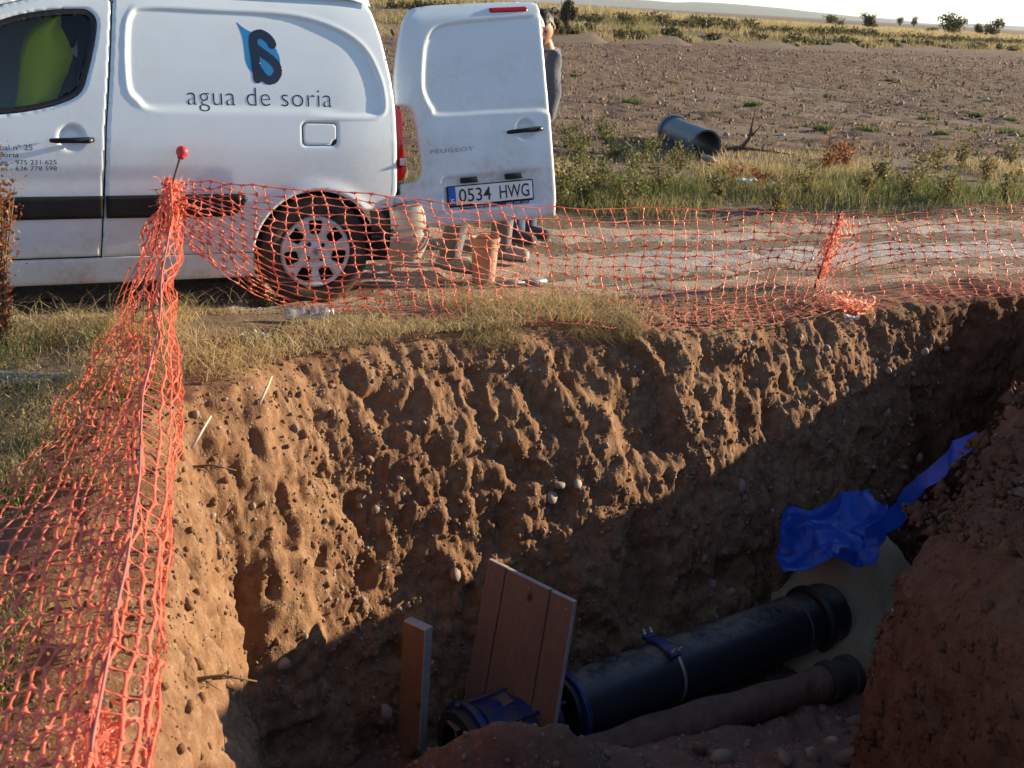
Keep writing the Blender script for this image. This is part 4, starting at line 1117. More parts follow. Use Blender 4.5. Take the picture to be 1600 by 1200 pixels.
def wood(name, c1, c2, axis=(1, 1, 1)):
    b = NB(name); P = b.pos(axis, obj=True)
    n = b.noise(P, 9, 6, 0.6, 0.4); n2 = b.noise(P, 40, 4, 0.6)
    k = b.rng(b.vor(b.pos((4.0, 4.0, 3.0), obj=True), 1.6), 0.05, 0.14, 1, 0)
    c = b.mix(b.rng(n, 0.3, 0.7), c1, c2); c = b.mix(b.rng(n2, 0.5, 0.8, 0, 0.6), c, tuple(x * 0.5 for x in c1)); c = b.mix(k, c, tuple(x * 0.28 for x in c1))
    b.p(Base_Color=c, Roughness=0.75); b.bump(n2, 0.25, 0.004)
    return b.m
WOOD_A = wood('plank_wood', (0.145, 0.092, 0.070), (0.205, 0.132, 0.10), (7, 7, 0.6))
WOOD_B = wood('orange_wood', (0.19, 0.10, 0.055), (0.25, 0.135, 0.078), (7, 7, 0.6))
WOOD_EDGE = wood('grey_endgrain', (0.30, 0.28, 0.26), (0.42, 0.40, 0.37), (3, 3, 3))
WOOD_GREY = wood('weathered_wood', (0.27, 0.25, 0.21), (0.40, 0.37, 0.32), (0.8, 8, 8))

# ------------------------------------------------------------------ main pipe
PA = Vector((0.33, 5.05, -1.50)); PB = Vector((1.89, 6.23, -1.50)); PDIR = (PB - PA).normalized()
def along(s, up=0.0): return PA + PDIR * s + Vector((0, 0, up))
def axis_matrix(p, d):
    q = Vector(d).to_track_quat('Z', 'Y'); return Matrix.Translation(p) @ q.to_matrix().to_4x4()
pipe = thing('water_pipe', 'thick black water main lying along the trench floor', 'pipe', along(0) - Vector((0, 0, 0.163)))
_off = Matrix.Translation(-pipe.location)
m = MB(); prof = [(0.150, -0.02), (0.163, -0.02)] + [(0.163, s) for s in np.linspace(-0.01, 1.70, 24)] + [(0.163, 1.73), (0.150, 1.735), (0.150, 1.75)]
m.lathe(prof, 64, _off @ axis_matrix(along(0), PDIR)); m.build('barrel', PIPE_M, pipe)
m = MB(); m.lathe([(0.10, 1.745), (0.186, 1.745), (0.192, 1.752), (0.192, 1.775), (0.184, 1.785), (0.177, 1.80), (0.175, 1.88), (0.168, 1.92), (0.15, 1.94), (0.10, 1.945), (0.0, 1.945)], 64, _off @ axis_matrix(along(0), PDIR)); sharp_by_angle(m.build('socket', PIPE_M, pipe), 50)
m = MB(); m.lathe([(0.164, 1.60), (0.1665, 1.603), (0.1665, 1.612), (0.164, 1.615)], 64, _off @ axis_matrix(along(0), PDIR)); m.build('depth_mark', flat('ring_paint', (0.10, 0.11, 0.12), 0.6), pipe)
# blue tapping clamp with strap and bolts
clamp = thing('pipe_clamp', 'small blue saddle clamp bolted on top of the black water main', 'clamp', along(0.62, 0.163))
_off = Matrix.Translation(-clamp.location)
side = Vector((0, 0, 1)).cross(PDIR).normalized()
_R = Matrix((PDIR, side, Vector((0, 0, 1)))).transposed()
m = MB()
for k in range(9):
    a = R_(-26 + 52 * k / 8)
    m.box(_off @ (along(0.62) + (side * math.sin(a) + Vector((0, 0, 1)) * math.cos(a)) * 0.180), (0.065, 0.028, 0.022), _R @ Matrix.Rotation(-a, 3, 'X'), bev=0.006)
saddle = m.build('saddle', BLUE_M, clamp)
for sgn in (-1, 1):
    a = R_(29 * sgn); c = along(0.62) + (side * math.sin(a) + Vector((0, 0, 1)) * math.cos(a)) * 0.195
    m = MB(); m.box(_off @ c, (0.07, 0.045, 0.024), _R @ Matrix.Rotation(-a, 3, 'X'), bev=0.008); m.build('lug', BLUE_M, clamp)
    for e in (-0.022, 0.022):
        m = MB(); q = _off @ (c + PDIR * e); n_ = (side * math.sin(a) + Vector((0, 0, 1)) * math.cos(a)); m.tube([q - n_ * 0.02, q + n_ * 0.045], 0.006, 8); m.tube([q + n_ * 0.012, q + n_ * 0.024], 0.011, 6); m.build('bolt', STEEL, clamp)
m = MB(); m.lathe([(0.1638, -0.010), (0.1668, -0.009), (0.1668, 0.009), (0.1638, 0.010)], 64, _off @ axis_matrix(along(0.655), PDIR)); m.build('strap', STEEL, clamp)

# blue flanged coupling at the near end, partly hidden by the boards
coup = thing('pipe_coupling', 'blue flanged coupling on the near end of the water main behind the boards', 'coupling', along(-0.42) - Vector((0, 0, 0.24)))
_off = Matrix.Translation(-coup.location)
def lathe_part(name, prof, mat, n=48):
    mm = MB(); mm.lathe(prof, n, _off @ axis_matrix(along(0), PDIR)); return sharp_by_angle(mm.build(name, mat, coup), 40)
lathe_part('flange', [(0.10, 0.005), (0.188, 0.005), (0.192, 0.01), (0.192, 0.03), (0.188, 0.035), (0.164, 0.036)], BLUE_M)
lathe_part('sleeve', [(0.150, -0.50), (0.172, -0.49), (0.170, -0.40), (0.166, -0.34), (0.166, -0.22), (0.172, -0.12), (0.15, -0.10)], BLUE_M)
lathe_part('flange', [(0.12, -0.555), (0.198, -0.555), (0.202, -0.55), (0.202, -0.525), (0.198, -0.52), (0.15, -0.515)], BLUE_M)
lathe_part('end_ring', [(0.12, -0.60), (0.165, -0.60), (0.175, -0.59), (0.175, -0.56), (0.13, -0.556)], flat('dark_rubber', (0.02, 0.025, 0.035), 0.6))
for k in range(6):
    a = 2 * math.pi * k / 6 + 0.2
    d = side * math.cos(a) + Vector((0, 0, 1)) * math.sin(a)
    m = MB(); m.tube([_off @ (along(-0.58) + d * 0.188), _off @ (along(-0.09) + d * 0.188)], 0.009, 8)
    for s_ in (-0.565,): m.tube([_off @ (along(s_ - 0.01) + d * 0.188), _off @ (along(s_ + 0.012) + d * 0.188)], 0.018, 6)
    m.build('tie_bolt', BLUE_M if k % 3 else STEEL, coup)
# flat steel bar lying across the coupling
bar = MB(); p0 = att(705, 1140, 5.42); p1 = att(795, 1092, 5.55)
q = (p1 - p0).to_track_quat('X', 'Z').to_matrix()
bar.box((0, 0, 0), ((p1 - p0).length, 0.09, 0.012), q, bev=0.003)
bo = bar.build('steel_bar', flat('worn_steel', (0.16, 0.145, 0.14), 0.45, metal=0.5), None, smooth=False); bo.location = (p0 + p1) / 2 + Vector((0, 0, 0.012)); tag(bo, 'flat grey steel bar resting across the blue coupling', 'steel bar')

# old buried pipe in front
o0 = atz(985, 1160, -1.58); o1 = atz(1285, 1068, -1.58)
_b = NB('caked_pipe'); _P = _b.pos(); _n = _b.noise(_P, 9, 6, 0.7)
_b.p(Base_Color=_b.mix(_b.rng(_n, 0.35, 0.65), (0.12, 0.072, 0.052), (0.21, 0.13, 0.092)), Roughness=0.9); _b.bump(_n, 1.0, 0.06)
old = thing('old_pipe', 'old earth-caked pipe half buried beside the black water main', 'pipe', o0)
dv = (o1 - o0).normalized(); L = (o1 - o0).length
m = MB(); pr = [(0.0, -0.45)] + [(0.092 + 0.008 * math.sin(5 * s) + 0.005 * math.sin(17 * s), s) for s in np.linspace(-0.45, L, 40)] + [(0.07, L + 0.02), (0, L + 0.02)]
m.lathe(pr, 40, axis_matrix((0, 0, 0), dv)); m.build('barrel', _b.m, old)
m = MB(); m.lathe([(0.06, L + 0.0), (0.105, L + 0.01), (0.112, L + 0.03), (0.112, L + 0.06), (0.10, L + 0.07), (0.095, L + 0.15), (0.112, L + 0.16), (0.112, L + 0.20), (0.10, L + 0.21), (0.0, L + 0.21)], 40, axis_matrix((0, 0, 0), dv)); sharp_by_angle(m.build('coupling', flat('old_coupling', (0.05, 0.038, 0.034), 0.8, var=0.5), old))

# ------------------------------------------------------------------ boards
def board_from_corners(name, BL, BR, TR, TL, thick, mats, parent, cuts, bow=0.004):
    """planks between two edges; the board has real thickness behind its face"""
    BL, BR, TR, TL = map(Vector, (BL, BR, TR, TL))
    n = (BR - BL).cross(TL - BL).normalized()
    for i in range(len(cuts) - 1):
        a, b = cuts[i] + (0.006 if i else 0), cuts[i + 1] - (0.006 if i < len(cuts) - 2 else 0)
        m = MB()
        lift = n * (0.004 * ((i * 7) % 3 - 1))
        def P(u, v, d): return (BL.lerp(BR, u)).lerp(TL.lerp(TR, u), v) + lift - n * d
        c = 0.004
        V = []
        for d, e in ((0.0, c), (c, 0.0), (thick - c, 0.0), (thick, c)):
            ew = e / (BR - BL).length; eh = e / (TL - BL).length
            V += [P(a + ew, eh, d), P(b - ew, eh, d), P(b - ew, 1 - eh, d), P(a + ew, 1 - eh, d)]
        F = [(0, 1, 2, 3), (15, 14, 13, 12)]
        for k in range(3):
            for j in range(4): F.append((k * 4 + j, (k + 1) * 4 + j, (k + 1) * 4 + (j + 1) % 4, k * 4 + (j + 1) % 4))
        m.add(V, F)
        o = m.build(name, mats[0], parent, smooth=False)
        if len(mats) > 1:
            o.data.materials.append(mats[1])
            for p in o.data.polygons:
                if abs(p.normal.dot(n)) < 0.9:
                    au = p.normal.dot((BR - BL).normalized())
                    inner = (au > 0.6 and i < len(cuts) - 2) or (au < -0.6 and i > 0)
                    p.material_index = 0 if inner else 1
    return n
b_bl, b_br = atz(716, 1135, -1.60), atz(856, 1200, -1.60)
b_tl, b_tr = att(763, 874, 5.63), att(898, 940, 5.33)
shut = thing('board_panel', 'wide panel of three reddish planks standing across the black pipe', 'board', (b_bl + b_br) / 2)
_o = (b_bl + b_br) / 2
board_from_corners('plank', b_bl - _o, b_br - _o, b_tr - _o, b_tl - _o, 0.030, (WOOD_A, WOOD_EDGE), shut, [0, 0.215, 0.735, 1.0])
_q = Matrix((((b_tr - b_tl).normalized()), ((b_tr - b_tl).cross(b_tl - b_bl)).normalized(), (b_tl - b_bl).normalized())).transposed()
for (u, v) in ((0.08, 0.93), (0.09, 0.12), (0.5, 0.95), (0.93, 0.94), (0.92, 0.1)):
    nn = ((b_br - b_bl).cross(b_tl - b_bl)).normalized()
    pp = (b_bl.lerp(b_br, u)).lerp(b_tl.lerp(b_tr, u), v) - _o
    m = MB(); m.tube([pp - nn * 0.004, pp + nn * 0.006], 0.004, 6); m.build('nail', STEEL, shut)
s_base = atz(637, 1165, -1.60)
head = R_(-36); fw_ = Vector((math.cos(head), math.sin(head), 0)); up_ = Vector((0.012, 0.0, 1)).normalized()
post = thing('wooden_post', 'short narrow orange-brown board standing upright left of the plank panel', 'board', s_base)
W2 = 0.065
board_from_corners('plank', -fw_ * W2, fw_ * W2, fw_ * W2 + up_ * 0.62, -fw_ * W2 + up_ * 0.62, 0.055, (WOOD_B, WOOD_EDGE), post, [0, 1.0])

# ------------------------------------------------------------------ sand pile
_b = NB('sand'); _P = _b.pos(); _n = _b.noise(_P, 6, 6, 0.65); _n2 = _b.noise(_P, 60, 4, 0.6)
_b.p(Base_Color=_b.mix(_b.rng(_n, 0.35, 0.7), (0.46, 0.36, 0.21), (0.56, 0.45, 0.29)), Roughness=0.95); _b.bump(_b.math('ADD', _n, _b.math('MULTIPLY', _n2, 0.4)), 0.7, 0.03)
SAND_M = _b.m
def sand_z(X, Y):
    dx, dy = X - 2.05, Y - 6.55
    u = dx * 0.8 + dy * 0.6; w = -dx * 0.6 + dy * 0.8
    r = np.sqrt((u / 1.0) ** 2 + (w / 0.62) ** 2)
    return FLOOR_Z - 0.12 + 0.72 * (1 - sstep(0.05, 1.05, r)) + 0.05 * fbm(X * 4, Y * 4, 0, 4, 121) + 0.06 * sstep(0.12, 0.5, u)
_sx = np.linspace(0.95, 3.2, 130); _sy = np.linspace(5.5, 7.5, 120); _SX, _SY = np.meshgrid(_sx, _sy, indexing='ij')
stuff(mk('sand', np.stack([_SX, _SY, sand_z(_SX, _SY)], -1).reshape(-1, 3), grid_faces(130, 120), SAND_M), 'pale yellow sand bedding heaped round the end of the pipe')
_sk = _SX * 0

# ------------------------------------------------------------------ blue plastic sheeting
def sheet(name, rows, nu, nv, amp, seed, label, group=None):
    """rows: list of rows of corner points (Vectors) laid out as a coarse grid"""
    R = np.array([[list(p) for p in r] for r in rows])
    def interp(A, n):
        t = np.linspace(0, len(A) - 1, n); i = np.clip(t.astype(int), 0, len(A) - 2); f = (t - i); f = f * f * (3 - 2 * f)
        return A[i] * (1 - f)[:, None, None] + A[i + 1] * f[:, None, None]
    G = interp(R, nu); G = np.swapaxes(interp(np.swapaxes(G, 0, 1), nv), 0, 1)
    du = np.gradient(G, axis=0); dv_ = np.gradient(G, axis=1); n = np.cross(du, dv_); n /= np.linalg.norm(n, axis=2)[:, :, None] + 1e-9
    X, Y, Z = G[..., 0], G[..., 1], G[..., 2]
    f = np.abs(noise3(X * 4.0, Y * 4.0, Z * 4.0, seed)) * 1.5 + 0.45 * np.abs(noise3(X * 9, Y * 9, Z * 7, seed + 1)) + 0.10 * np.abs(noise3(X * 24, Y * 24, Z * 22, seed + 2))
    G = G + n * ((f - 0.6) * amp)[..., None]
    org = G.reshape(-1, 3).mean(0); org[2] = G[..., 2].min()
    o = mk(name, (G - org).reshape(-1, 3), grid_faces(nu, nv), TARP_M); o.location = org
    tag(o, label, 'plastic sheet', group)
    md = o.modifiers.new('thick', 'SOLIDIFY'); md.thickness = 0.003
    return o
A_ = lambda x, y, t: att(x, y, t)
sheet('plastic_sheet', [[A_(1224, 784, 7.03), A_(1218, 830, 6.83), A_(1212, 868, 6.63), A_(1225, 905, 6.48)],
                        [A_(1268, 786, 6.98), A_(1262, 830, 6.78), A_(1260, 865, 6.58), A_(1262, 895, 6.48)],
                        [A_(1312, 780, 7.03), A_(1310, 822, 6.83), A_(1300, 848, 6.58), A_(1298, 866, 6.48)],
                        [A_(1358, 774, 6.98), A_(1360, 815, 6.78), A_(1345, 850, 6.68), A_(1338, 884, 6.58)],
                        [A_(1386, 800, 6.83), A_(1384, 830, 6.68), A_(1374, 856, 6.58), A_(1364, 880, 6.48)]], 90, 60, 0.085, 131, 'crumpled bright blue plastic sheet lying on the sand')
sheet('plastic_sheet', [[A_(1350, 830, 6.8), A_(1358, 862, 6.7)], [A_(1393, 790, 6.3), A_(1402, 818, 6.2)], [A_(1444, 733, 5.75), A_(1454, 760, 5.65)], [A_(1492, 690, 5.45), A_(1502, 716, 5.4)], [A_(1520, 674, 5.32), A_(1526, 692, 5.30)]], 80, 16, 0.03, 141, 'narrow blue plastic strip running up behind the near earth wall')
# ------------------------------------------------------------------ orange barrier netting
_b = NB('orange_net')
_P = _b.pos(); _n = _b.noise(_P, 9, 3)
_c = _b.mix(_n, (0.86, 0.16, 0.09), (0.94, 0.36, 0.26))
_b.p(Base_Color=_c, Roughness=0.42)
_b.b.inputs['Coat Weight'].default_value = 0.1; _b.b.inputs['Coat Roughness'].default_value = 0.3
_tl = _b.n('ShaderNodeBsdfTranslucent', i_Color=(1.0, 0.48, 0.32, 1)); _mx = _b.n('ShaderNodeMixShader'); _mx.inputs[0].default_value = 0.5
_b.t.links.new(_b.b.outputs[0], _mx.inputs[1]); _b.t.links.new(_tl.outputs[0], _mx.inputs[2]); _b.t.links.new(_mx.outputs[0], _b.out.inputs[0])
NET_M = _b.m

def net_mesh(G, w_node, w_mid, thick, cross=0.9, cut=None):
    """G[nc,nr,3] -> strands joined at the knots. Wide flat knots, thin drawn strands."""
    nc, nr, _ = G.shape
    du = np.gradient(G, axis=0); dv_ = np.gradient(G, axis=1)
    nrm = np.cross(du, dv_); nrm /= np.linalg.norm(nrm, axis=2)[..., None] + 1e-9
    V = [G.reshape(-1, 3)]; F = []
    base = nc * nr
    idx = np.arange(nc * nr).reshape(nc, nr)
    def strands(i0, i1, wn, wm):
        nonlocal base
        p = G.reshape(-1, 3)[i0]; q = G.reshape(-1, 3)[i1]; n0 = nrm.reshape(-1, 3)[i0]; n1 = nrm.reshape(-1, 3)[i1]
        d = q - p; L = np.linalg.norm(d, axis=1)[:, None] + 1e-9; d = d / L
        s0 = np.cross(d, n0); s0 /= np.linalg.norm(s0, axis=1)[:, None] + 1e-9; s1 = np.cross(d, n1); s1 /= np.linalg.norm(s1, axis=1)[:, None] + 1e-9
        tw = rng.normal(0, 0.35, len(p))[:, None]
        sm = (s0 + s1) * 0.5 + tw * (n0 + n1) * 0.5; sm /= np.linalg.norm(sm, axis=1)[:, None] + 1e-9
        nm = np.cross(sm, d)
        k = np.minimum(0.22, 0.016 / L)
        secs = []
        for t, sv, nv_, ww in ((k * 0.25, s0, n0, wn), (k, s0, n0, wn * 0.55), (0.5, sm, nm, wm), (1 - k, s1, n1, wn * 0.55), (1 - k * 0.25, s1, n1, wn)):
            c = p + (q - p) * t
            secs.append(np.stack([c + sv * ww, c + nv_ * thick, c - sv * ww, c - nv_ * thick], 1))
        S = np.stack(secs, 1)                    # n,5,4,3
        n = len(p); V.append(S.reshape(-1, 3))
        b0 = base + np.arange(n)[:, None, None] * 20
        a = np.arange(4)[None, :, None]; j = np.arange(4)[None, None, :]
        f = np.stack([b0 + a * 4 + j, b0 + a * 4 + (j + 1) % 4, b0 + (a + 1) * 4 + (j + 1) % 4, b0 + (a + 1) * 4 + j], -1).reshape(-1, 4)
        F.append(f)
        jj = np.arange(4)
        c0 = np.stack([np.repeat(i0[:, None], 4, 1), (b0[:, 0] + (jj + 1) % 4), (b0[:, 0] + jj), np.repeat(i0[:, None], 4, 1)], -1).reshape(-1, 4)
        c1 = np.stack([np.repeat(i1[:, None], 4, 1), (b0[:, 0] + 16 + jj), (b0[:, 0] + 16 + (jj + 1) % 4), np.repeat(i1[:, None], 4, 1)], -1).reshape(-1, 4)
        CAP.append(c0[:, :3]); CAP.append(c1[:, :3])
        base += n * 20
    CAP = []
    h0, h1 = idx[:-1].ravel(), idx[1:].ravel(); v0, v1 = idx[:, :-1].ravel(), idx[:, 1:].ravel()
    if cut is not None:
        keep = rng.random(len(h0)) > cut; h0, h1 = h0[keep], h1[keep]
        keep = rng.random(len(v0)) > cut; v0, v1 = v0[keep], v1[keep]
    strands(h0, h1, w_node, w_mid); strands(v0, v1, w_node, w_mid * cross)
    Q = np.concatenate(F); T = np.concatenate(CAP)
    return np.concatenate(V), Q, T

def mk_mixed(name, V, Q, T, mat, parent=None):
    me = bpy.data.meshes.new(name)
    V = np.asarray(V, np.float32)
    me.vertices.add(len(V)); me.vertices.foreach_set('co', V.ravel())
    me.loops.add(len(Q) * 4 + len(T) * 3)
    me.loops.foreach_set('vertex_index', np.concatenate([Q.ravel(), T.ravel()]).astype(np.int32))
    me.polygons.add(len(Q) + len(T))
    me.polygons.foreach_set('loop_start', np.concatenate([np.arange(len(Q)) * 4, len(Q) * 4 + np.arange(len(T)) * 3]).astype(np.int32))
    me.update(calc_edges=True); me.materials.append(mat)
    o = bpy.data.objects.new(name, me); COL.objects.link(o)
    if parent is not None: o.parent = parent
    return o

def loft(stations, cols, nr):
    """stations: list of polylines (top..bottom); cols: columns between neighbours"""
    prof = []
    for s in stations:
        s = catmull(np.array([list(p) for p in s]), 12, closed=False)
        L = np.concatenate([[0], np.cumsum(np.linalg.norm(np.diff(s, axis=0), axis=1))]); t = np.linspace(0, L[-1], nr)
        prof.append(np.stack([np.interp(t, L, s[:, k]) for k in range(3)], 1))
    prof = np.array(prof); out = []
    n = len(prof)
    for i in range(n - 1):
        p0, p1, p2, p3 = prof[max(i - 1, 0)], prof[i], prof[i + 1], prof[min(i + 2, n - 1)]
        for k in range(cols[i]):
            t = k / cols[i]
            out.append(0.5 * ((2 * p1) + (-p0 + p2) * t + (2 * p0 - 5 * p1 + 4 * p2 - p3) * t ** 2 + (-p0 + 3 * p1 - 3 * p2 + p3) * t ** 3))
    out.append(prof[-1])
    return np.array(out)

g = lambda x, y, l=0.02: on_ground(x, y, l)
# ---- long run from the first stake along the trench to beyond the right edge
NR = 19
st = [
    [att(272, 284, 6.14), att(270, 305, 6.12), att(266, 335, 6.11), att(262, 362, 6.10)],
    [att(300, 284, 6.16), att(300, 315, 6.14), att(300, 352, 6.12), att(302, 392, 6.10)],
    [att(345, 287, 6.20), att(345, 330, 6.18), att(348, 385, 6.14), att(355, 432, 6.12)],
    [att(440, 293, 6.28), att(450, 345, 6.27), att(458, 415, 6.24), g(475, 488)],
    [att(600, 309, 6.50), att(618, 360, 6.48), att(638, 430, 6.45), g(655, 498)],
    [att(740, 318, 6.80), att(758, 370, 6.75), att(772, 440, 6.72), g(785, 503)],
    [att(865, 324, 7.12), att(880, 372, 7.06), g(888, 445, 0.06), g(900, 478, 0.03), g(905, 508)],
    [att(1090, 329, 7.55), att(1092, 378, 7.50), g(1085, 452, 0.05), g(1085, 485, 0.03), g(1090, 515, 0.0)],
    [att(1240, 333, 7.80), att(1222, 380, 7.78), g(1210, 448, 0.05), g(1215, 478, 0.03), g(1225, 503)],
    [att(1304, 334, 7.92), att(1300, 375, 7.95), att(1285, 425, 8.0), g(1290, 468, 0.05), g(1318, 484)],
    [att(1322, 336, 7.95), att(1318, 380, 8.0), att(1302, 430, 8.02), g(1310, 466, 0.05), g(1345, 480)],
    [att(1380, 337, 8.02), att(1388, 380, 8.06), att(1400, 425, 8.1), g(1420, 462, 0.03), g(1450, 470)],
    [att(1600, 318, 8.45), att(1600, 370, 8.5), att(1608, 420, 8.5), g(1620, 462, 0.04)],
    [att(1800, 302, 8.95), att(1800, 360, 9.0), att(1805, 410, 9.0), g(1810, 452, 0.04)],
]
cols = [3, 3, 5, 7, 6, 6, 10, 7, 5, 2, 4, 11, 11]
G = loft(st, cols, NR)
jx = 0.012
G = G + rng.normal(0, 1, G.shape) * np.array([0.008, 0.010, 0.006])
G = G + np.stack([0.02 * noise3(G[..., 0] * 3, G[..., 1] * 3, G[..., 2] * 5, 151), 0.035 * noise3(G[..., 0] * 3, G[..., 1] * 3, G[..., 2] * 5, 152), 0.010 * noise3(G[..., 0] * 6, G[..., 1] * 6, G[..., 2] * 6, 153)], -1)
G[..., 2] = np.maximum(G[..., 2], gz(G[..., 0], G[..., 1]) + 0.012)
V, Q, T = net_mesh(G, 0.0078, 0.0016, 0.0009, cut=0.012)
net_r = thing('barrier_net', 'long orange plastic barrier net sagging between stakes along the far trench edge', 'barrier net', att(272, 284, 6.14))
o = mk_mixed('mesh', V - np.array(net_r.location), Q, T, NET_M, net_r)
# heavier selvedge along the top
m = MB(); top = [Vector(p) - net_r.location for p in G[:, 0]]; m.tube(top, 0.0032, 5); m.build('top_strand', NET_M, net_r)

# ---- run from the first stake towards the camera, thrown over a cord like a tent
Ps = att(270, 288, 6.12); Pe = att(142, 1240, 2.15)
NL = 54; NRL = 24
Gl = np.zeros((NL, NRL, 3))
# hem points on the ground, from the sight lines of the photograph
lh = [att(258, 330, 6.12), att(222, 390, 6.0), g(178, 500, 0.05), g(122, 600, 0.05), g(52, 712, 0.06), g(-40, 820, 0.06), g(-120, 960), g(-210, 1100), g(-300, 1240)]
rh = [att(276, 330, 6.1), att(283, 385, 5.95), att(268, 445, 5.6), att(270, 560, 4.95), att(272, 690, 4.2), att(266, 820, 3.55), att(248, 950, 3.02), att(226, 1090, 2.6), att(205, 1240, 2.25)]
def path(pts, n):
    s = catmull(np.array([list(p) for p in pts]), 14, closed=False); L = np.concatenate([[0], np.cumsum(np.linalg.norm(np.diff(s, axis=0), axis=1))])
    t = np.linspace(0, L[-1], n) ; return np.stack([np.interp(t, L, s[:, k]) for k in range(3)], 1)
LH, RH = path(lh, NL), path(rh, NL)
for i in range(NL):
    t = i / (NL - 1)
    r = np.array(Ps.lerp(Pe, t)); r[2] -= 0.16 * math.sin(math.pi * t) ** 1.0 * (1 - 0.3 * t)
    nR = 8
    for j in range(NRL):
        if j < nR:
            f = j / (nR - 1.0); p = RH[i] + (r - RH[i]) * f
            p[0] += 0.05 * math.sin(math.pi * f) * (0.3 + t)
        else:
            f = (j - nR + 1) / (NRL - nR); ff = f ** 1.45; p = r + (LH[i] - r) * ff
            p[2] -= 0.02 * math.sin(math.pi * f) * min(1, 3 * t) - 0.03
        Gl[i, j] = p
tt = np.linspace(0, 1, NL)[:, None]
fold = np.stack([noise3(Gl[..., 0] * 5, tt * 16 + 0 * Gl[..., 0], np.arange(NRL)[None, :] * 0.55 + 0 * Gl[..., 0], 161 + k) for k in range(3)], -1)
Gl = Gl + fold * np.array([0.050, 0.030, 0.030]) * (1 - 0.82 * tt)[..., None]
Gl = Gl + rng.normal(0, 1, Gl.shape) * 0.0045
Gl[..., 2] = np.maximum(Gl[..., 2], gz(Gl[..., 0], Gl[..., 1]) + 0.015 - 2.0 * (pit_sd(Gl[..., 0], Gl[..., 1]) < 0))
V, Q, T = net_mesh(Gl, 0.0105, 0.0042, 0.0009, cross=0.55, cut=0.006)
net_l = thing('barrier_net', 'crumpled orange barrier net draped over a cord towards the lower left corner', 'barrier net', (Gl[0, 0, 0], Gl[0, 0, 1], 0.0))
mk_mixed('mesh', V - np.array(net_l.location), Q, T, NET_M, net_l)
_b = NB('lilac_cord'); _b.p(Base_Color=_b.mix(_b.noise(_b.pos(), 30, 3), (0.36, 0.11, 0.10), (0.45, 0.17, 0.15)), Roughness=0.7)
m = MB(); cp = [Vector((Gl[i, 7] + Gl[i, 8]) / 2) - net_l.location + Vector((0, 0, 0.012)) for i in range(NL)]
for q_ in range(3, NL): pass
cp = [Vector(q) for q in np.stack([np.convolve(np.pad([p[k] for p in cp], 4, mode='edge'), np.ones(9) / 9, 'valid') for k in range(3)], 1)]
m.tube(cp, 0.0036, 6); m.build('top_cord', _b.m, net_l)

# ---- stakes
STAKE_M = flat('rusty_rod', (0.075, 0.05, 0.055), 0.7); CAP_M = flat('red_cap', (0.62, 0.035, 0.05), 0.45)
def stake(top, base, label, cap=True):
    top, base = Vector(top), Vector(base)
    s = thing('stake', label, 'stake', base)
    d = (top - base); m = MB(); m.tube([d.normalized() * -0.15, d * 0.5, d * 1.0], 0.008, 8); m.build('rod', STAKE_M, s)
    if cap:
        M = axis_matrix(d - d.normalized() * 0.045, d)
        m = MB(); m.lathe([(0.0085, 0.0), (0.016, 0.002), (0.018, 0.016), (0.027, 0.024), (0.031, 0.036), (0.030, 0.050), (0.022, 0.062), (0.010, 0.067), (0.0, 0.068)], 20, M); m.build('cap', CAP_M, s)
    return s
stake(att(285, 236, 6.18), g(205, 512, 0), 'thin steel stake with a red mushroom cap in front of the van')
stake(att(1314, 330, 7.93), g(1272, 452, 0), 'stake wrapped in bunched orange net at the right beside the road', cap=False)
# tied bunches of net on the stakes
def bunch(name, p0, p1, rad, n, seed, parent):
    rs = np.random.default_rng(seed); m = MB(); p0, p1 = Vector(p0), Vector(p1); ax = (p1 - p0)
    for k in range(n):
        a = p0 + ax * rs.random() + Vector(rs.normal(0, rad * 0.5, 3)); pts = [a]
        d = Vector(rs.normal(0, 1, 3)).normalized() * 0.012 + ax.normalized() * rs.normal(0, 0.025)
        for q in range(4): d = d * 0.6 + Vector(rs.normal(0, 0.011, 3)) + (p0 + ax * 0.5 - a) * 0.03; a = a + d; pts.append(a)
        w = [0.004, 0.007, 0.003, 0.007, 0.003]
        V = []; 
        for i, q in enumerate(pts):
            s_ = Vector(rs.normal(0, 1, 3)).normalized() * w[i]; V += [q + s_, q - s_]
        m.add([v - parent.location for v in V], [(2 * i, 2 * i + 1, 2 * i + 3, 2 * i + 2) for i in range(4)])
    return stuff(m.build(name, NET_M, parent, smooth=False))
bunch('tied_bunch', att(272, 282, 6.13), att(262, 372, 6.08), 0.034, 260, 3, net_r)
bunch('tied_bunch', att(1312, 336, 7.92), att(1280, 440, 8.0), 0.032, 150, 4, net_r)
bunch('loose_folds', g(1278, 470, 0.03), g(1365, 482, 0.03), 0.035, 80, 5, net_r)
bunch('frayed_end', att(165, 1130, 2.5), att(140, 1215, 2.3), 0.035, 80, 6, net_l)
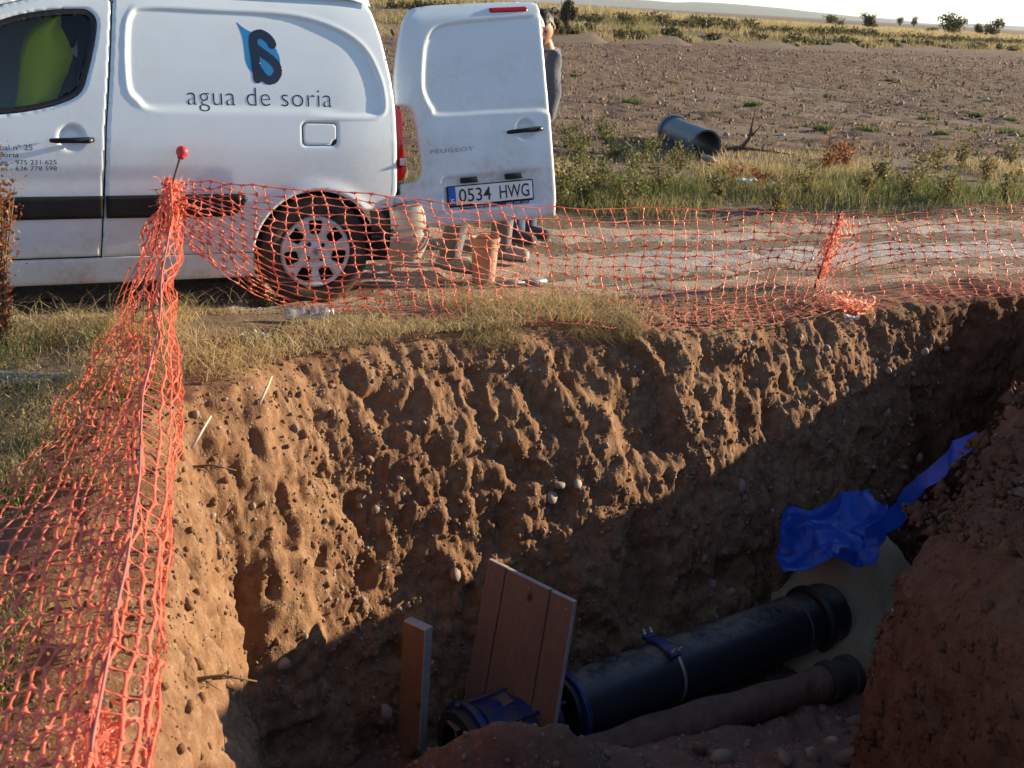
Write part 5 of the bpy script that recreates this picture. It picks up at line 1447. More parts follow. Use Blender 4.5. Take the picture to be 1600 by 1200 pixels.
# ------------------------------------------------------------------ vegetation
def leaf_material(name, stops, trans=0.35, rough=0.6):
    """colour picked per blade through the 'tint' attribute"""
    b = NB(name)
    at = b.n('ShaderNodeAttribute', attribute_name='tint')
    c = b.ramp(at.outputs['Fac'], stops)
    b.p(Base_Color=c, Roughness=rough); b.b.inputs['Specular IOR Level'].default_value = 0.3
    tl = b.n('ShaderNodeBsdfTranslucent'); b.set(tl.inputs[0], c); mx = b.n('ShaderNodeMixShader'); mx.inputs[0].default_value = trans
    b.t.links.new(b.b.outputs[0], mx.inputs[1]); b.t.links.new(tl.outputs[0], mx.inputs[2]); b.t.links.new(mx.outputs[0], b.out.inputs[0])
    return b.m
GRASS_M = leaf_material('grass_blades', [(0.0, (0.60, 0.47, 0.24)), (0.3, (0.46, 0.35, 0.16)), (0.55, (0.26, 0.23, 0.085)), (0.8, (0.115, 0.155, 0.04)), (1.0, (0.075, 0.13, 0.028))])
WEED_M = leaf_material('weed_leaves', [(0.0, (0.30, 0.19, 0.08)), (0.4, (0.20, 0.17, 0.06)), (0.7, (0.13, 0.15, 0.045)), (1.0, (0.08, 0.13, 0.03))])
RED_WEED_M = leaf_material('red_weed', [(0.0, (0.22, 0.07, 0.03)), (0.5, (0.34, 0.13, 0.05)), (0.8, (0.38, 0.24, 0.09)), (1.0, (0.15, 0.19, 0.04))])
BUSH_M = leaf_material('bush_leaves', [(0.0, (0.05, 0.048, 0.024)), (0.5, (0.085, 0.082, 0.036)), (1.0, (0.17, 0.145, 0.065))], 0.3)
STEM_M = flat('stems', (0.16, 0.10, 0.06), 0.8)

def set_tint(me, tint):
    a = me.attributes.new('tint', 'FLOAT', 'POINT'); a.data.foreach_set('value', np.asarray(tint, np.float32))

def blades(name, P, h, w, lean, tint, mat, parent=None, droop=0.5, r=None, dirs=None):
    """ribbons of grass: P base points (n,3), h length, w width, lean sideways share"""
    r = r or rng; n = len(P); P = np.asarray(P, float)
    a = r.uniform(0, 2 * math.pi, n) if dirs is None else dirs
    D = np.stack([np.cos(a), np.sin(a), 0 * a], 1)
    b = r.uniform(0, 2 * math.pi, n); S = np.stack([np.cos(b), np.sin(b), 0 * b], 1)
    h = np.broadcast_to(h, n)[:, None]; w = np.broadcast_to(w, n)[:, None]; lean = np.broadcast_to(lean, n)[:, None]
    up = np.sqrt(np.maximum(0.0, 1 - lean ** 2)) * np.array([0, 0, 1.0])
    p1 = P + h * 0.5 * (D * lean * 0.7 + up * 1.0)
    p2 = P + h * (D * lean * (1 + droop * 0.3) + up * (1 - droop * lean * 0.6))
    V = np.stack([P - S * w * 0.5, P + S * w * 0.5, p1 - S * w * 0.4, p1 + S * w * 0.4, p2], 1).reshape(-1, 3)
    i = np.arange(n)[:, None] * 5
    F = np.concatenate([i + np.array([0, 1, 3]), i + np.array([0, 3, 2]), i + np.array([2, 3, 4])], 0)
    o = mk(name, V, F, mat, parent, smooth=False)
    set_tint(o.data, np.repeat(np.clip(tint, 0, 1), 5))
    return o

def scatter(n, x0, x1, y0, y1, keep):
    X = rng.uniform(x0, x1, n); Y = rng.uniform(y0, y1, n); k = keep(X, Y); return X[k], Y[k]
def scatter_road(n, a0, a1, n0, n1, keep=None):
    A = rng.uniform(a0, a1, n); N = rng.uniform(n0, n1, n); X = A * T_ROAD[0] + N * N_ROAD[0]; Y = A * T_ROAD[1] + N * N_ROAD[1]
    if keep is not None: k = keep(X, Y, N, A); X, Y = X[k], Y[k]
    return X, Y
def patchy(X, Y, s, t, seed): return rng.random(len(X)) < sstep(t - 0.25, t + 0.25, noise3(X * s, Y * s, 0, seed) * 0.7 + 0.5 + 0.3 * noise3(X * s * 3, Y * s * 3, 0, seed + 1))

# dry matted grass on the near verge, left of and behind the trench corner
def near_keep(X, Y):
    d = pit_sd(X, Y); n = road_n(X, Y)
    k = (d > -0.02) & (n < 6.45 + 0.15 * noise3(X * 1.5, Y * 1.5, 0, 201))
    k &= ~((X > -1.45) & (Y < 4.35) & (d < 0.30))              # bare shoulder of the near left wall
    fade = sstep(0.9, -0.5, X)                                # thins out towards the right
    return k & (rng.random(len(X)) < fade) & patchy(X, Y, 1.6, 0.36 + 0.25 * sstep(4.8, 3.8, Y), 203)
X, Y = scatter(190000, -4.0, 1.6, 1.6, 7.2, near_keep)
tint = 0.14 + 0.26 * noise3(X * 1.1, Y * 1.1, 0, 205) + rng.normal(0, 0.14, len(X)) + 0.10 * sstep(4.8, 3.6, Y) * (X < -1.3)
n = len(X)
lift = 0.035 * (1 - sstep(0.35, 0.6, pit_sd(X, Y)))
stuff(blades('dry_grass', np.stack([X, Y, gz(X, Y) + lift], 1), rng.uniform(0.04, 0.11, n) * (1 + 0.4 * noise3(X * 2, Y * 2, 0, 207)), rng.uniform(0.0022, 0.0045, n), rng.uniform(0.45, 0.97, n), tint, GRASS_M), 'matted dry grass on the near verge beside the trench', 'grass')
# straw stalks lying about
X, Y = scatter(18000, -4.0, 1.8, 1.8, 7.2, near_keep); n = len(X)
stuff(blades('straw', np.stack([X, Y, gz(X, Y) + 0.06], 1), rng.uniform(0.08, 0.26, n), 0.0034, rng.uniform(0.80, 1.0, n), rng.uniform(0, 0.18, n), GRASS_M), 'pale straw stalks strewn over the verge', 'straw')
# taller green tufts, left foreground
C = []
for _ in range(70):
    x, y = rng.uniform(-3.2, -1.2), rng.uniform(2.2, 5.4)
    if pit_sd(np.array([x]), np.array([y]))[0] > 0.15: C.append((x, y))
C = np.array(C); idx = rng.integers(0, len(C), 5200)
X = C[idx, 0] + rng.normal(0, 0.06, 5200); Y = C[idx, 1] + rng.normal(0, 0.06, 5200)
k = pit_sd(X, Y) > 0.1; X, Y = X[k], Y[k]; n = len(X)
stuff(blades('green_grass', np.stack([X, Y, gz(X, Y)], 1), rng.uniform(0.06, 0.16, n), rng.uniform(0.003, 0.006, n), rng.uniform(0.1, 0.6, n), 0.72 + rng.normal(0, 0.15, n), GRASS_M), 'green grass tufts in the left foreground', 'grass')
# grass hanging over the trench lip
k0 = np.where((CT[:, 1] > 4.6) & (CT[:, 0] < 1.2) & (CT[:, 0] > -1.3))[0]
ii = k0[rng.integers(0, len(k0), 11000)]
clump = noise3(CT[ii, 0] * 2.4, CT[ii, 1] * 2.4, 0, 211) > 0.10 + 0.40 * sstep(-0.3, 0.8, CT[ii, 0]); ii = ii[clump]
row = rng.integers(3, PIT_OUT + 4, len(ii)); PX = PIT_XYZ[0][ii, row]; PY = PIT_XYZ[1][ii, row]; PZ = PIT_XYZ[2][ii, row]
a = np.arctan2(INW[ii, 1], INW[ii, 0]) + rng.normal(0, 1.3, len(ii)); n = len(ii)
stuff(blades('overhanging_grass', np.stack([PX, PY, PZ + 0.005], 1), rng.uniform(0.04, 0.15, n), rng.uniform(0.0022, 0.004, n), rng.uniform(0.6, 1.0, n), 0.18 + rng.normal(0, 0.13, n), GRASS_M, droop=2.2, dirs=a), 'dry grass hanging over the lip of the trench', 'grass')
# thin growth on the road shoulder by the van and between the wheel tracks
X, Y = scatter_road(14000, -4, 9, 6.1, 6.75, lambda X, Y, N, A: patchy(X, Y, 2.2, 0.55, 221) & (pit_sd(X, Y) > 0.05)); n = len(X)
stuff(blades('shoulder_grass', np.stack([X, Y, gz(X, Y) + 0.004], 1), rng.uniform(0.02, 0.07, n), rng.uniform(0.002, 0.004, n), rng.uniform(0.3, 0.9, n), 0.55 + 0.3 * noise3(X * 2, Y * 2, 0, 222) + rng.normal(0, 0.12, n), GRASS_M), 'thin short grass on the road shoulder', 'grass')

# green verge beyond the road
def vk(X, Y, N, A): return (rng.random(len(X)) < sstep(8.45, 8.7, N + 0.1 * noise3(A * 2, 0, 0, 231)) * (1 - sstep(9.6, 12.5, N)) * 0.85 + 0.12) & patchy(X, Y, 0.9, 0.28, 233)
X, Y = scatter_road(95000, -1, 15, 8.45, 12.6, vk); n = len(X); N = road_n(X, Y)
g_ = noise3(X * 0.8, Y * 0.8, 0, 235)
tint = 0.66 - 0.42 * sstep(9.1, 10.6, N) + 0.25 * g_ + rng.normal(0, 0.16, n)
hh = (0.06 + 0.12 * (noise3(X * 1.7, Y * 1.7, 0, 236) * 0.5 + 0.5)) * rng.uniform(0.6, 1.5, n) * (1 - 0.35 * sstep(10, 12, N))
stuff(blades('verge_grass', np.stack([X, Y, gz(X, Y)], 1), hh, rng.uniform(0.004, 0.009, n), rng.uniform(0.1, 0.75, n), tint, GRASS_M), 'uneven green grass on the verge across the road', 'grass')
# leafy dry weeds left part of the verge behind the van
def leafy(name, C, rad, height, nleaf, size, mat, seed, tint0, stems=5, label=None, cat='plant', group=None, parent_kind='thing'):
    r = np.random.default_rng(seed); C = Vector(C)
    t = thing(name, label, cat, C, group=group)
    m = MB(); tips = []
    for s in range(stems):
        a = r.uniform(0, 2 * math.pi); q = rad * r.uniform(0.15, 0.9); hgt = height * r.uniform(0.65, 1.05)
        top = Vector((q * math.cos(a), q * math.sin(a), hgt)); mid = Vector((top.x * 0.35, top.y * 0.35, hgt * 0.5))
        m.tube([(0.01 * math.cos(a), 0.01 * math.sin(a), -0.02), mid, top], [0.006 * (height / 0.5) ** 0.5, 0.004 * (height / 0.5) ** 0.5, 0.002], 5); tips.append((mid, top))
    m.build('stems', STEM_M, t)
    si = r.integers(0, stems, nleaf); f = r.uniform(0.05, 1.05, nleaf) ** 0.8
    M_ = np.array([list(tips[i][0]) for i in si]); T_ = np.array([list(tips[i][1]) for i in si])
    base = np.where(f[:, None] < 0.5, M_ * (f[:, None] * 2), M_ + (T_ - M_) * (f[:, None] * 2 - 1))
    base = base + r.normal(0, rad * 0.16, base.shape) * np.array([1, 1, 0.7])
    d = r.normal(0, 1, (nleaf, 3)); d[:, 2] = np.abs(d[:, 2]) * 0.7; d /= np.linalg.norm(d, axis=1)[:, None]
    s_ = np.cross(d, r.normal(0, 1, (nleaf, 3))); s_ /= np.linalg.norm(s_, axis=1)[:, None]
    L = size * r.uniform(0.6, 1.5, nleaf)[:, None]
    V = np.stack([base, base + d * L * 0.5 + s_ * L * 0.28, base + d * L, base + d * L * 0.5 - s_ * L * 0.28], 1).reshape(-1, 3)
    F = np.arange(nleaf * 4).reshape(-1, 4)
    o = mk('leaves', V, F, mat, t, smooth=False); set_tint(o.data, np.repeat(np.clip(tint0 + r.normal(0, 0.2, nleaf), 0, 1), 4)); stuff(o)
    return t
# --- individual weeds and shrubs
ORD = ['first','second','third','fourth','fifth','sixth','seventh','eighth','ninth','tenth','eleventh','twelfth','thirteenth','fourteenth','fifteenth','sixteenth','seventeenth','eighteenth']
leafy('dry_shrub', on_ground(6, 545), 0.13, 0.84, 2200, 0.019, RED_WEED_M, 1, 0.5, 11, 'reddish-brown dried shrub at the left edge in front of the van door', 'shrub')
def weeds(pts, name, label, cat, group, fn=None, **kw):
    pts = sorted(pts)
    for i, (x, y, s) in enumerate(pts):
        p = on_ground(x, y, 0.0, fn)
        leafy(name, p, kw['rad'] * s, kw['h'] * s, kw['n'], kw['size'], kw['mat'], 300 + i + int(kw['h'] * 1000), kw['t'], kw.get('stems', 6), label + ', ' + ORD[i] + ' from the left', cat, group)
weeds([(880, 300, 1.1), (905, 262, 1.0), (935, 300, 1.0), (960, 250, 0.9), (985, 285, 1.1), (1010, 255, 0.9), (1035, 300, 1.0), (915, 322, 0.8), (970, 325, 0.9), (890, 235, 0.9), (945, 222, 0.8), (1060, 270, 0.8), (1000, 318, 0.8), (868, 330, 0.8)],
      'verge_weed', 'bushy yellow-green weed on the verge by the van door', 'weed', 'tangled verge weeds by the van', rad=0.26, h=0.34, n=420, size=0.030, mat=WEED_M, t=0.55)
weeds([(1305, 255, 1.0), (1322, 262, 0.8), (1290, 268, 0.7)], 'rusty_weed', 'rust-brown dried weed on the right verge', 'weed', 'rusty brown weeds', rad=0.2, h=0.30, n=300, size=0.032, mat=RED_WEED_M, t=0.35)
weeds([(1150, 292, 1.0), (1185, 290, 0.8)], 'brown_weed', 'low red-brown weed near the white litter', 'weed', 'low red-brown verge weeds', rad=0.16, h=0.20, n=200, size=0.03, mat=RED_WEED_M, t=0.3)
weeds([(1440, 290, 1.0), (1465, 270, 0.9), (1420, 310, 1.0), (1500, 262, 0.9), (1540, 285, 1.0), (1580, 262, 0.9), (1380, 290, 0.9), (1350, 312, 0.8), (1260, 312, 0.9), (1215, 325, 0.8), (1120, 318, 0.8), (1480, 318, 0.9), (1570, 315, 1.0)],
      'grass_weed', 'pale straw-green weed clump on the right verge', 'weed', 'weeds on the right verge', rad=0.2, h=0.34, n=300, size=0.034, mat=WEED_M, t=0.35)
leafy('green_sprig', on_ground(862, 560, 0.0) if False else Vector((0.20, 6.14, -0.12)), 0.06, 0.06, 160, 0.018, WEED_M, 41, 1.0, 5, 'small green sprig growing out of the lit trench wall below the net', 'weed')
leafy('hanging_weed', Vector((0.99, 6.48, -0.33)), 0.05, 0.16, 200, 0.022, WEED_M, 42, 0.6, 6, 'tuft of dry grass rooted in a hollow of the trench wall', 'weed')
leafy('wheel_weed', on_ground(415, 478), 0.10, 0.07, 320, 0.016, WEED_M, 43, 0.9, 8, 'low dark green plant in front of the rear wheel', 'weed')
leafy('wheel_weed', on_ground(505, 468), 0.09, 0.05, 260, 0.014, WEED_M, 44, 0.9, 8, 'flat green plant touching the rear tyre on its right side', 'weed')

# green tufts on the ploughed field
for i, (x, y, s) in enumerate(sorted([(988, 163, 1.1), (1177, 166, 1.0), (1285, 204, 0.9), (1356, 206, 1.0), (1446, 188, 0.8), (1456, 196, 0.6), (1526, 182, 0.8), (1580, 212, 1.2), (1582, 187, 0.8), (1512, 208, 0.9), (1470, 214, 0.7), (1120, 180, 0.6), (1545, 160, 0.7), (900, 120, 0.8), (1050, 128, 0.7), (1390, 128, 0.8), (1500, 115, 0.9), (1240, 178, 0.6)])):
    p = on_ground(x, y, -0.01, field_z); n = 260; r = np.random.default_rng(500 + i)
    rad = 0.16 * s; q = rad * np.sqrt(r.random(n)); a = r.uniform(0, 6.283, n)
    Pp = np.stack([q * np.cos(a), q * np.sin(a), 0 * a], 1)
    o = blades('weed_tuft', Pp, r.uniform(0.05, 0.15, n) * s, 0.012, r.uniform(0.1, 0.8, n), 0.80 + r.normal(0, 0.12, n), GRASS_M, r=r)
    o.location = p; tag(o, 'small green weed tuft on the ploughed field, ' + ORD[i] + ' from the left', 'weed', 'green tufts on the field')

# bank vegetation along the far edge of the field
def bank_pts(n, a0, a1, m0, m1):
    A = rng.uniform(a0, a1, n); M = rng.uniform(m0, m1, n); return A * T_BANK[0] + M * N_BANK[0], A * T_BANK[1] + M * N_BANK[1], A, M
X, Y, A, M = bank_pts(62000, 30, 112, 33.9, 47); k = patchy(X, Y, 0.35, 0.35, 241); X, Y, A, M = X[k], Y[k], A[k], M[k]; n = len(X)
dark = np.exp(-((M - 38.0) / 0.8) ** 2) + np.exp(-((M - 34.6) / 0.6) ** 2)
tint = 0.20 + 0.30 * dark + 0.15 * noise3(X * 0.3, Y * 0.3, 0, 243) + rng.normal(0, 0.10, n) + 0.15 * sstep(60, 40, A)
stuff(blades('bank_grass', np.stack([X, Y, gz(X, Y, False) + 0.02], 1), rng.uniform(0.18, 0.55, n), rng.uniform(0.02, 0.05, n), rng.uniform(0.1, 0.6, n), tint, GRASS_M), 'rough dry grass along the far terraces', 'grass')
# low scrub mass lining the terraces
def leaf_cloud(C, R, n, size, seed, flat_=0.75):
    r = np.random.default_rng(seed); V = []
    d = r.normal(0, 1, (n, 3)); d /= np.linalg.norm(d, axis=1)[:, None]; rad = r.random(n) ** 0.45
    lump = 1 + 0.35 * noise3(d[:, 0] * 2.2 + seed, d[:, 1] * 2.2, d[:, 2] * 2.2, seed)
    p = d * (rad * lump)[:, None] * np.array(R) + np.array(C)
    a = r.normal(0, 1, (n, 3)); a /= np.linalg.norm(a, axis=1)[:, None]; b = np.cross(a, r.normal(0, 1, (n, 3))); b /= np.linalg.norm(b, axis=1)[:, None]
    L = size * r.uniform(0.6, 1.4, n)[:, None]
    V = np.stack([p - a * L, p + b * L * 0.5, p + a * L, p - b * L * 0.5], 1).reshape(-1, 3)
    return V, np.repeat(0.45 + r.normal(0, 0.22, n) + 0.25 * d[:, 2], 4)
def join_clouds(parts):
    V = np.concatenate([p[0] for p in parts]); t = np.concatenate([p[1] for p in parts]); return V, t, np.arange(len(V)).reshape(-1, 4)
parts = []
for i in range(240):
    x, y, a, m_ = [float(q[0]) for q in bank_pts(1, 34, 110, 37.3, 38.6)] if i % 3 else [float(q[0]) for q in bank_pts(1, 34, 110, 34.2, 35.0)]
    s = rng.uniform(0.4, 0.95) * (0.75 if i % 3 == 0 else 1.0)
    parts.append(leaf_cloud((x, y, float(gz(np.array([x]), np.array([y]), False)[0]) + 0.2 * s), (0.75 * s, 0.75 * s, 0.42 * s), 130, 0.09, 900 + i))
V, t, F = join_clouds(parts); o = mk('bank_scrub', V, F, BUSH_M, smooth=False); set_tint(o.data, np.clip(t, 0, 1)); stuff(o, 'dark low scrub along the foot of the far terraces', 'scrub')
# separate bushes on the skyline
def bush(base_px, t_, wpx, hpx, label, seed, tintadd=0.0, n=900):
    p = att(base_px[0], base_px[1], t_); sc = t_ / F_PX; p.z = float(gz(np.array([p.x]), np.array([p.y]), False)[0])
    W, Hh = wpx * sc * 0.5, hpx * sc
    b = thing('bush', label, 'bush', p, group=None)
    r = np.random.default_rng(seed); m = MB()
    for k in range(6):
        a = r.uniform(0, 6.28); m.tube([(0, 0, -0.1), (W * 0.3 * math.cos(a), W * 0.3 * math.sin(a), Hh * 0.4), (W * 0.7 * math.cos(a), W * 0.7 * math.sin(a), Hh * r.uniform(0.75, 0.98))], [0.05 * Hh, 0.03 * Hh, 0.01 * Hh], 5)
    m.build('trunk', STEM_M, b)
    cl = []
    for k in range(9):
        a = r.uniform(0, 6.28); q = W * r.uniform(0.1, 0.62); z = Hh * r.uniform(0.3, 0.82)
        cl.append(leaf_cloud((q * math.cos(a), q * math.sin(a), z), (W * 0.45, W * 0.45, Hh * 0.22), n // 9, 0.045 * Hh + 0.02, seed * 17 + k))
    V, t, F = join_clouds(cl); o = mk('crown', V, F, BUSH_M, b, smooth=False); set_tint(o.data, np.clip(t + tintadd + (0.3 if t_ > 100 else 0), 0, 1))  # distant crowns get a paler tint: haze painted into the leaf colour
    return b
bush((886, 44), 52, 34, 46, 'tall feathery bush on the far bank beside the people', 1, 0.25, 1600)
bush((925, 35), 54, 24, 14, 'low yellow-green bush just right of the tall feathery bush', 2, 0.4)
bush((868, 42), 51, 22, 34, 'rounded green bush right behind the dark-haired man', 3, 0.3)
bush((1305, 44), 120, 42, 20, 'low wide dark bush on the skyline left of the others', 4)
bush((1357, 46), 118, 32, 30, 'rounded bush on the skyline above the stake with bunched net', 5, 0.1)
bush((1452, 48), 125, 37, 11, 'flat low bush on the skyline just left of the largest one', 6)
bush((1487, 54), 110, 52, 37, 'largest dark bush on the skyline at the right', 7, 0.05, 1200)
bush((1530, 51), 125, 20, 20, 'small thin bush between the two big skyline bushes', 8, 0.15)
bush((1551, 51), 116, 35, 30, 'rounded dark bush at the far right of the skyline', 9)
bush((1405, 44), 420, 17, 13, 'tiny hazy tree on the horizon, left one of a pair', 10)
bush((1427, 44), 420, 15, 15, 'tiny hazy tree on the horizon, right one of a pair', 11)
# dry pale grass on the plateau at right
X, Y, A, M = bank_pts(16000, 70, 170, 42, 75); n = len(X)
stuff(blades('plateau_grass', np.stack([X, Y, gz(X, Y, False) + 0.02], 1), rng.uniform(0.25, 0.6, n), rng.uniform(0.04, 0.09, n), rng.uniform(0.1, 0.6, n), 0.05 + rng.normal(0, 0.1, n), GRASS_M), 'pale dry grass on the plateau at the skyline', 'grass')

# ------------------------------------------------------------------ stones
_b = NB('stones')
_oi = _b.n('ShaderNodeAttribute', attribute_name='tint'); _P = _b.pos(obj=False); _n = _b.noise(_P, 60, 4, 0.6)
_c = _b.ramp(_oi.outputs['Fac'], [(0, (0.20, 0.13, 0.09)), (0.5, (0.31, 0.23, 0.175)), (0.85, (0.41, 0.35, 0.29)), (1, (0.60, 0.55, 0.49))]); _c = _b.mix(_b.rng(_n, 0.45, 0.75, 0, 0.6), _c, (0.17, 0.10, 0.065))
_b.p(Base_Color=_c, Roughness=0.7); STONE_M = _b.m
def stone_mesh(seed, sub=2):
    bm = bmesh.new(); bmesh.ops.create_icosphere(bm, subdivisions=sub, radius=1.0); r = np.random.default_rng(seed)
    for v in bm.verts:
        f = 1 + 0.16 * float(noise3(v.co.x * 1.3 + seed, v.co.y * 1.3, v.co.z * 1.3, seed)); v.co = v.co * f
    V = np.array([v.co[:] for v in bm.verts]); bm.verts.index_update(); F = np.array([[v.index for v in f.verts] for f in bm.faces]); bm.free()
    return V * np.array([1.0, r.uniform(0.65, 0.9), r.uniform(0.45, 0.7)]), F
def stones_joined(name, P, S, seed, sub=1, parent=None, tint=None, smooth=False):
    r = np.random.default_rng(seed); var = [stone_mesh(seed + k, sub) for k in range(6)]; n = len(P)
    VV = []; FF = []; TT = []; base = 0
    ax = r.normal(0, 1, (n, 4)); ax /= np.linalg.norm(ax, axis=1)[:, None]
    w, x, y, z = ax.T
    Rm = np.stack([np.stack([1 - 2 * (y * y + z * z), 2 * (x * y - z * w), 2 * (x * z + y * w)], -1), np.stack([2 * (x * y + z * w), 1 - 2 * (x * x + z * z), 2 * (y * z - x * w)], -1), np.stack([2 * (x * z - y * w), 2 * (y * z + x * w), 1 - 2 * (x * x + y * y)], -1)], 1)
    tn = r.random(n) if tint is None else tint
    for k in range(6):
        s = np.arange(n) % 6 == k
        if not s.any(): continue
        V = np.einsum('nij,vj->nvi', Rm[s], var[k][0]) * S[s][:, None, None] + P[s][:, None, :]
        nv = len(var[k][0]); m_ = s.sum()
        VV.append(V.reshape(-1, 3)); FF.append((var[k][1][None] + (np.arange(m_) * nv)[:, None, None]).reshape(-1, 3) + base); TT.append(np.repeat(tn[s], nv)); base += m_ * nv
    o = mk(name, np.concatenate(VV), np.concatenate(FF), STONE_M, parent, smooth); set_tint(o.data, np.concatenate(TT))
    return o
# pebbles standing proud of the trench wall: each its own piece
PEB = []
for k in range(10):
    V, F = stone_mesh(60 + k, 2)
    me = bpy.data.meshes.new('pebble'); me.from_pydata(V.tolist(), [], F.tolist()); me.update(); me.polygons.foreach_set('use_smooth', np.ones(len(F), bool)); me.materials.append(STONE_M)
    set_tint(me, np.full(len(V), [0.05, 0.2, 0.35, 0.5, 0.7][k % 5])); PEB.append(me)
wall_i = np.where((CT[:, 1] > 4.4) & (CT[:, 0] < 2.7) & (CT[:, 0] > -1.4))[0]
nrow = PIT_XYZ[0].shape[1]
def wall_point(i, j):
    return np.array([PIT_XYZ[0][i, j], PIT_XYZ[1][i, j], PIT_XYZ[2][i, j]])
def wall_normal(i, j):
    i2 = (i + 4) % NS; i0 = (i - 4) % NS; a = wall_point(i2, j) - wall_point(i0, j); b_ = wall_point(i, min(j + 4, nrow - 1)) - wall_point(i, max(j - 4, 0)); n_ = np.cross(b_, a); n_ /= np.linalg.norm(n_) + 1e-9
    return n_ if n_ @ np.array([INW[i, 0], INW[i, 1], 0.3]) > 0 else -n_
for k in range(150):
    i = int(rng.choice(wall_i)); j = int(PIT_OUT + rng.uniform(0.02, 0.85) ** 1.1 * (nrow - PIT_OUT))
    s = float(np.clip(rng.lognormal(-4.0, 0.40), 0.012, 0.045))
    p = wall_point(i, j); n_ = wall_normal(i, j)
    o = bpy.data.objects.new('pebble', PEB[k % 10]); COL.objects.link(o); o.parent = excavation
    o.location = Vector(p + n_ * s * 0.05); o.scale = (s, s, s); o.rotation_euler = (rng.uniform(0, 6.28), rng.uniform(0, 6.28), rng.uniform(0, 6.28))
# small gravel in the wall
ii = rng.choice(wall_i, 3000); jj = (PIT_OUT + rng.random(3000) * 0.95 * (nrow - PIT_OUT - 1)).astype(int)
Pw = np.stack([PIT_XYZ[k][ii, jj] for k in range(3)], 1); Sw = np.clip(rng.lognormal(-4.9, 0.4, 3000), 0.003, 0.014)
stuff(stones_joined('gravel', Pw, Sw, 71, 1, excavation, rng.random(3000) * 0.6, True))
# stones on the trench floor
X, Y = scatter(2600, -0.9, 2.6, 3.6, 7.0, lambda X, Y: pit_sd(X, Y) < -0.25); n = len(X); S = np.clip(rng.lognormal(-4.5, 0.6, n), 0.004, 0.05)
stuff(stones_joined('floor_rubble', np.stack([X, Y, floor_z(X, Y) - S * 0.1], 1), S, 81, 1, trench_floor, rng.random(n) * 0.35, False))
for k, (x, y, s) in enumerate([(1092, 1175, 0.05), (1128, 1188, 0.055), (1340, 1130, 0.05), (1300, 1165, 0.045), (1360, 1160, 0.05), (1320, 1190, 0.06), (1270, 1185, 0.045), (1225, 1190, 0.04), (490, 1188, 0.05), (600, 1160, 0.035), (1030, 930, 0.13), (1000, 900, 0.09), (640, 1175, 0.05), (520, 1020, 0.07), (575, 1045, 0.05)]):
    p = on_ground(x, y, 0.0, floor_z); o = bpy.data.objects.new('rock', PEB[(k * 3) % 10]); COL.objects.link(o); o.parent = trench_floor; o.location = p + Vector((0, 0, s * 0.3)); o.scale = (s * 1.2, s, s); o.rotation_euler = (rng.uniform(0, 6), rng.uniform(0, 1), rng.uniform(0, 6))
# gravel on the road and verge
X, Y = scatter_road(4200, -3, 14, 6.0, 8.6, lambda X, Y, N, A: pit_sd(X, Y) > 0.02); n = len(X); S = np.clip(rng.lognormal(-5.0, 0.45, n), 0.003, 0.03)
stuff(stones_joined('road_gravel', np.stack([X, Y, gz(X, Y) + S * 0.3], 1), S, 91, 1, None, 0.3 + 0.7 * rng.random(n), True), 'loose gravel on the dirt road', 'gravel')
# clods and stones of the ploughed field
X, Y = scatter_road(60000, -2, 60, 11.5, 60, lambda X, Y, N, A: (bank_m(X, Y) < 34) & (rng.random(len(X)) < 0.20 * np.clip(16 / N, 0, 1) ** 1.2) & (np.abs(X) < 0.55 * Y)); n = len(X); S = np.clip(rng.lognormal(-4.0, 0.5, n), 0.006, 0.06) * (1 + 0.010 * np.hypot(X, Y))
t_ = rng.random(n); t_ = np.where(rng.random(n) < 0.07, 0.8 + 0.12 * t_, t_ * 0.35)
stuff(stones_joined('field_stones', np.stack([X, Y, field_z(X, Y) + S * 0.1], 1), S, 95, 1, None, t_, False), 'clods and pale stones strewn over the ploughed field', 'stones')
X, Y = scatter_road(26000, -2, 40, 11.0, 34, lambda X, Y, N, A: patchy(X, Y, 0.5, 0.5, 251) & (rng.random(len(X)) < np.clip(14 / N, 0, 1) ** 2)); n = len(X)
stuff(blades('stubble', np.stack([X, Y, field_z(X, Y)], 1), rng.uniform(0.04, 0.14, n), rng.uniform(0.005, 0.011, n), rng.uniform(0.2, 0.95, n), 0.15 + rng.normal(0, 0.2, n), GRASS_M), 'sparse dry stubble on the field', 'stubble')

# crumbs of soil: small angular clods
def shards(name, P, S, tint, mat, parent=None, seed=0):
    r = np.random.default_rng(seed); n = len(P)
    base = np.array([(1, 0, -0.5), (-0.5, 0.87, -0.5), (-0.5, -0.87, -0.5), (0, 0, 0.9)])
    V = base[None] * S[:, None, None] * r.uniform(0.6, 1.3, (n, 4, 3)) + r.normal(0, 0.25, (n, 4, 3)) * S[:, None, None]
    a = r.uniform(0, 6.283, n); c, s_ = np.cos(a), np.sin(a)
    V = np.stack([V[..., 0] * c[:, None] - V[..., 1] * s_[:, None], V[..., 0] * s_[:, None] + V[..., 1] * c[:, None], V[..., 2]], -1) + P[:, None, :]
    F = (np.array([(0, 2, 1), (0, 1, 3), (1, 2, 3), (2, 0, 3)])[None] + (np.arange(n) * 4)[:, None, None]).reshape(-1, 3)
    o = mk(name, V.reshape(-1, 3), F, mat, parent, smooth=False); set_tint(o.data, np.repeat(tint, 4)); return o
X, Y = scatter_road(120000, -2, 52, 11.4, 50, lambda X, Y, N, A: (bank_m(X, Y) < 34) & (rng.random(len(X)) < np.clip(15 / N, 0, 1)) & (np.abs(X - 0.1 * Y) < 0.50 * Y)); n = len(X)
S = np.clip(rng.lognormal(-4.25, 0.45, n), 0.006, 0.045) * (1 + 0.02 * np.hypot(X, Y))
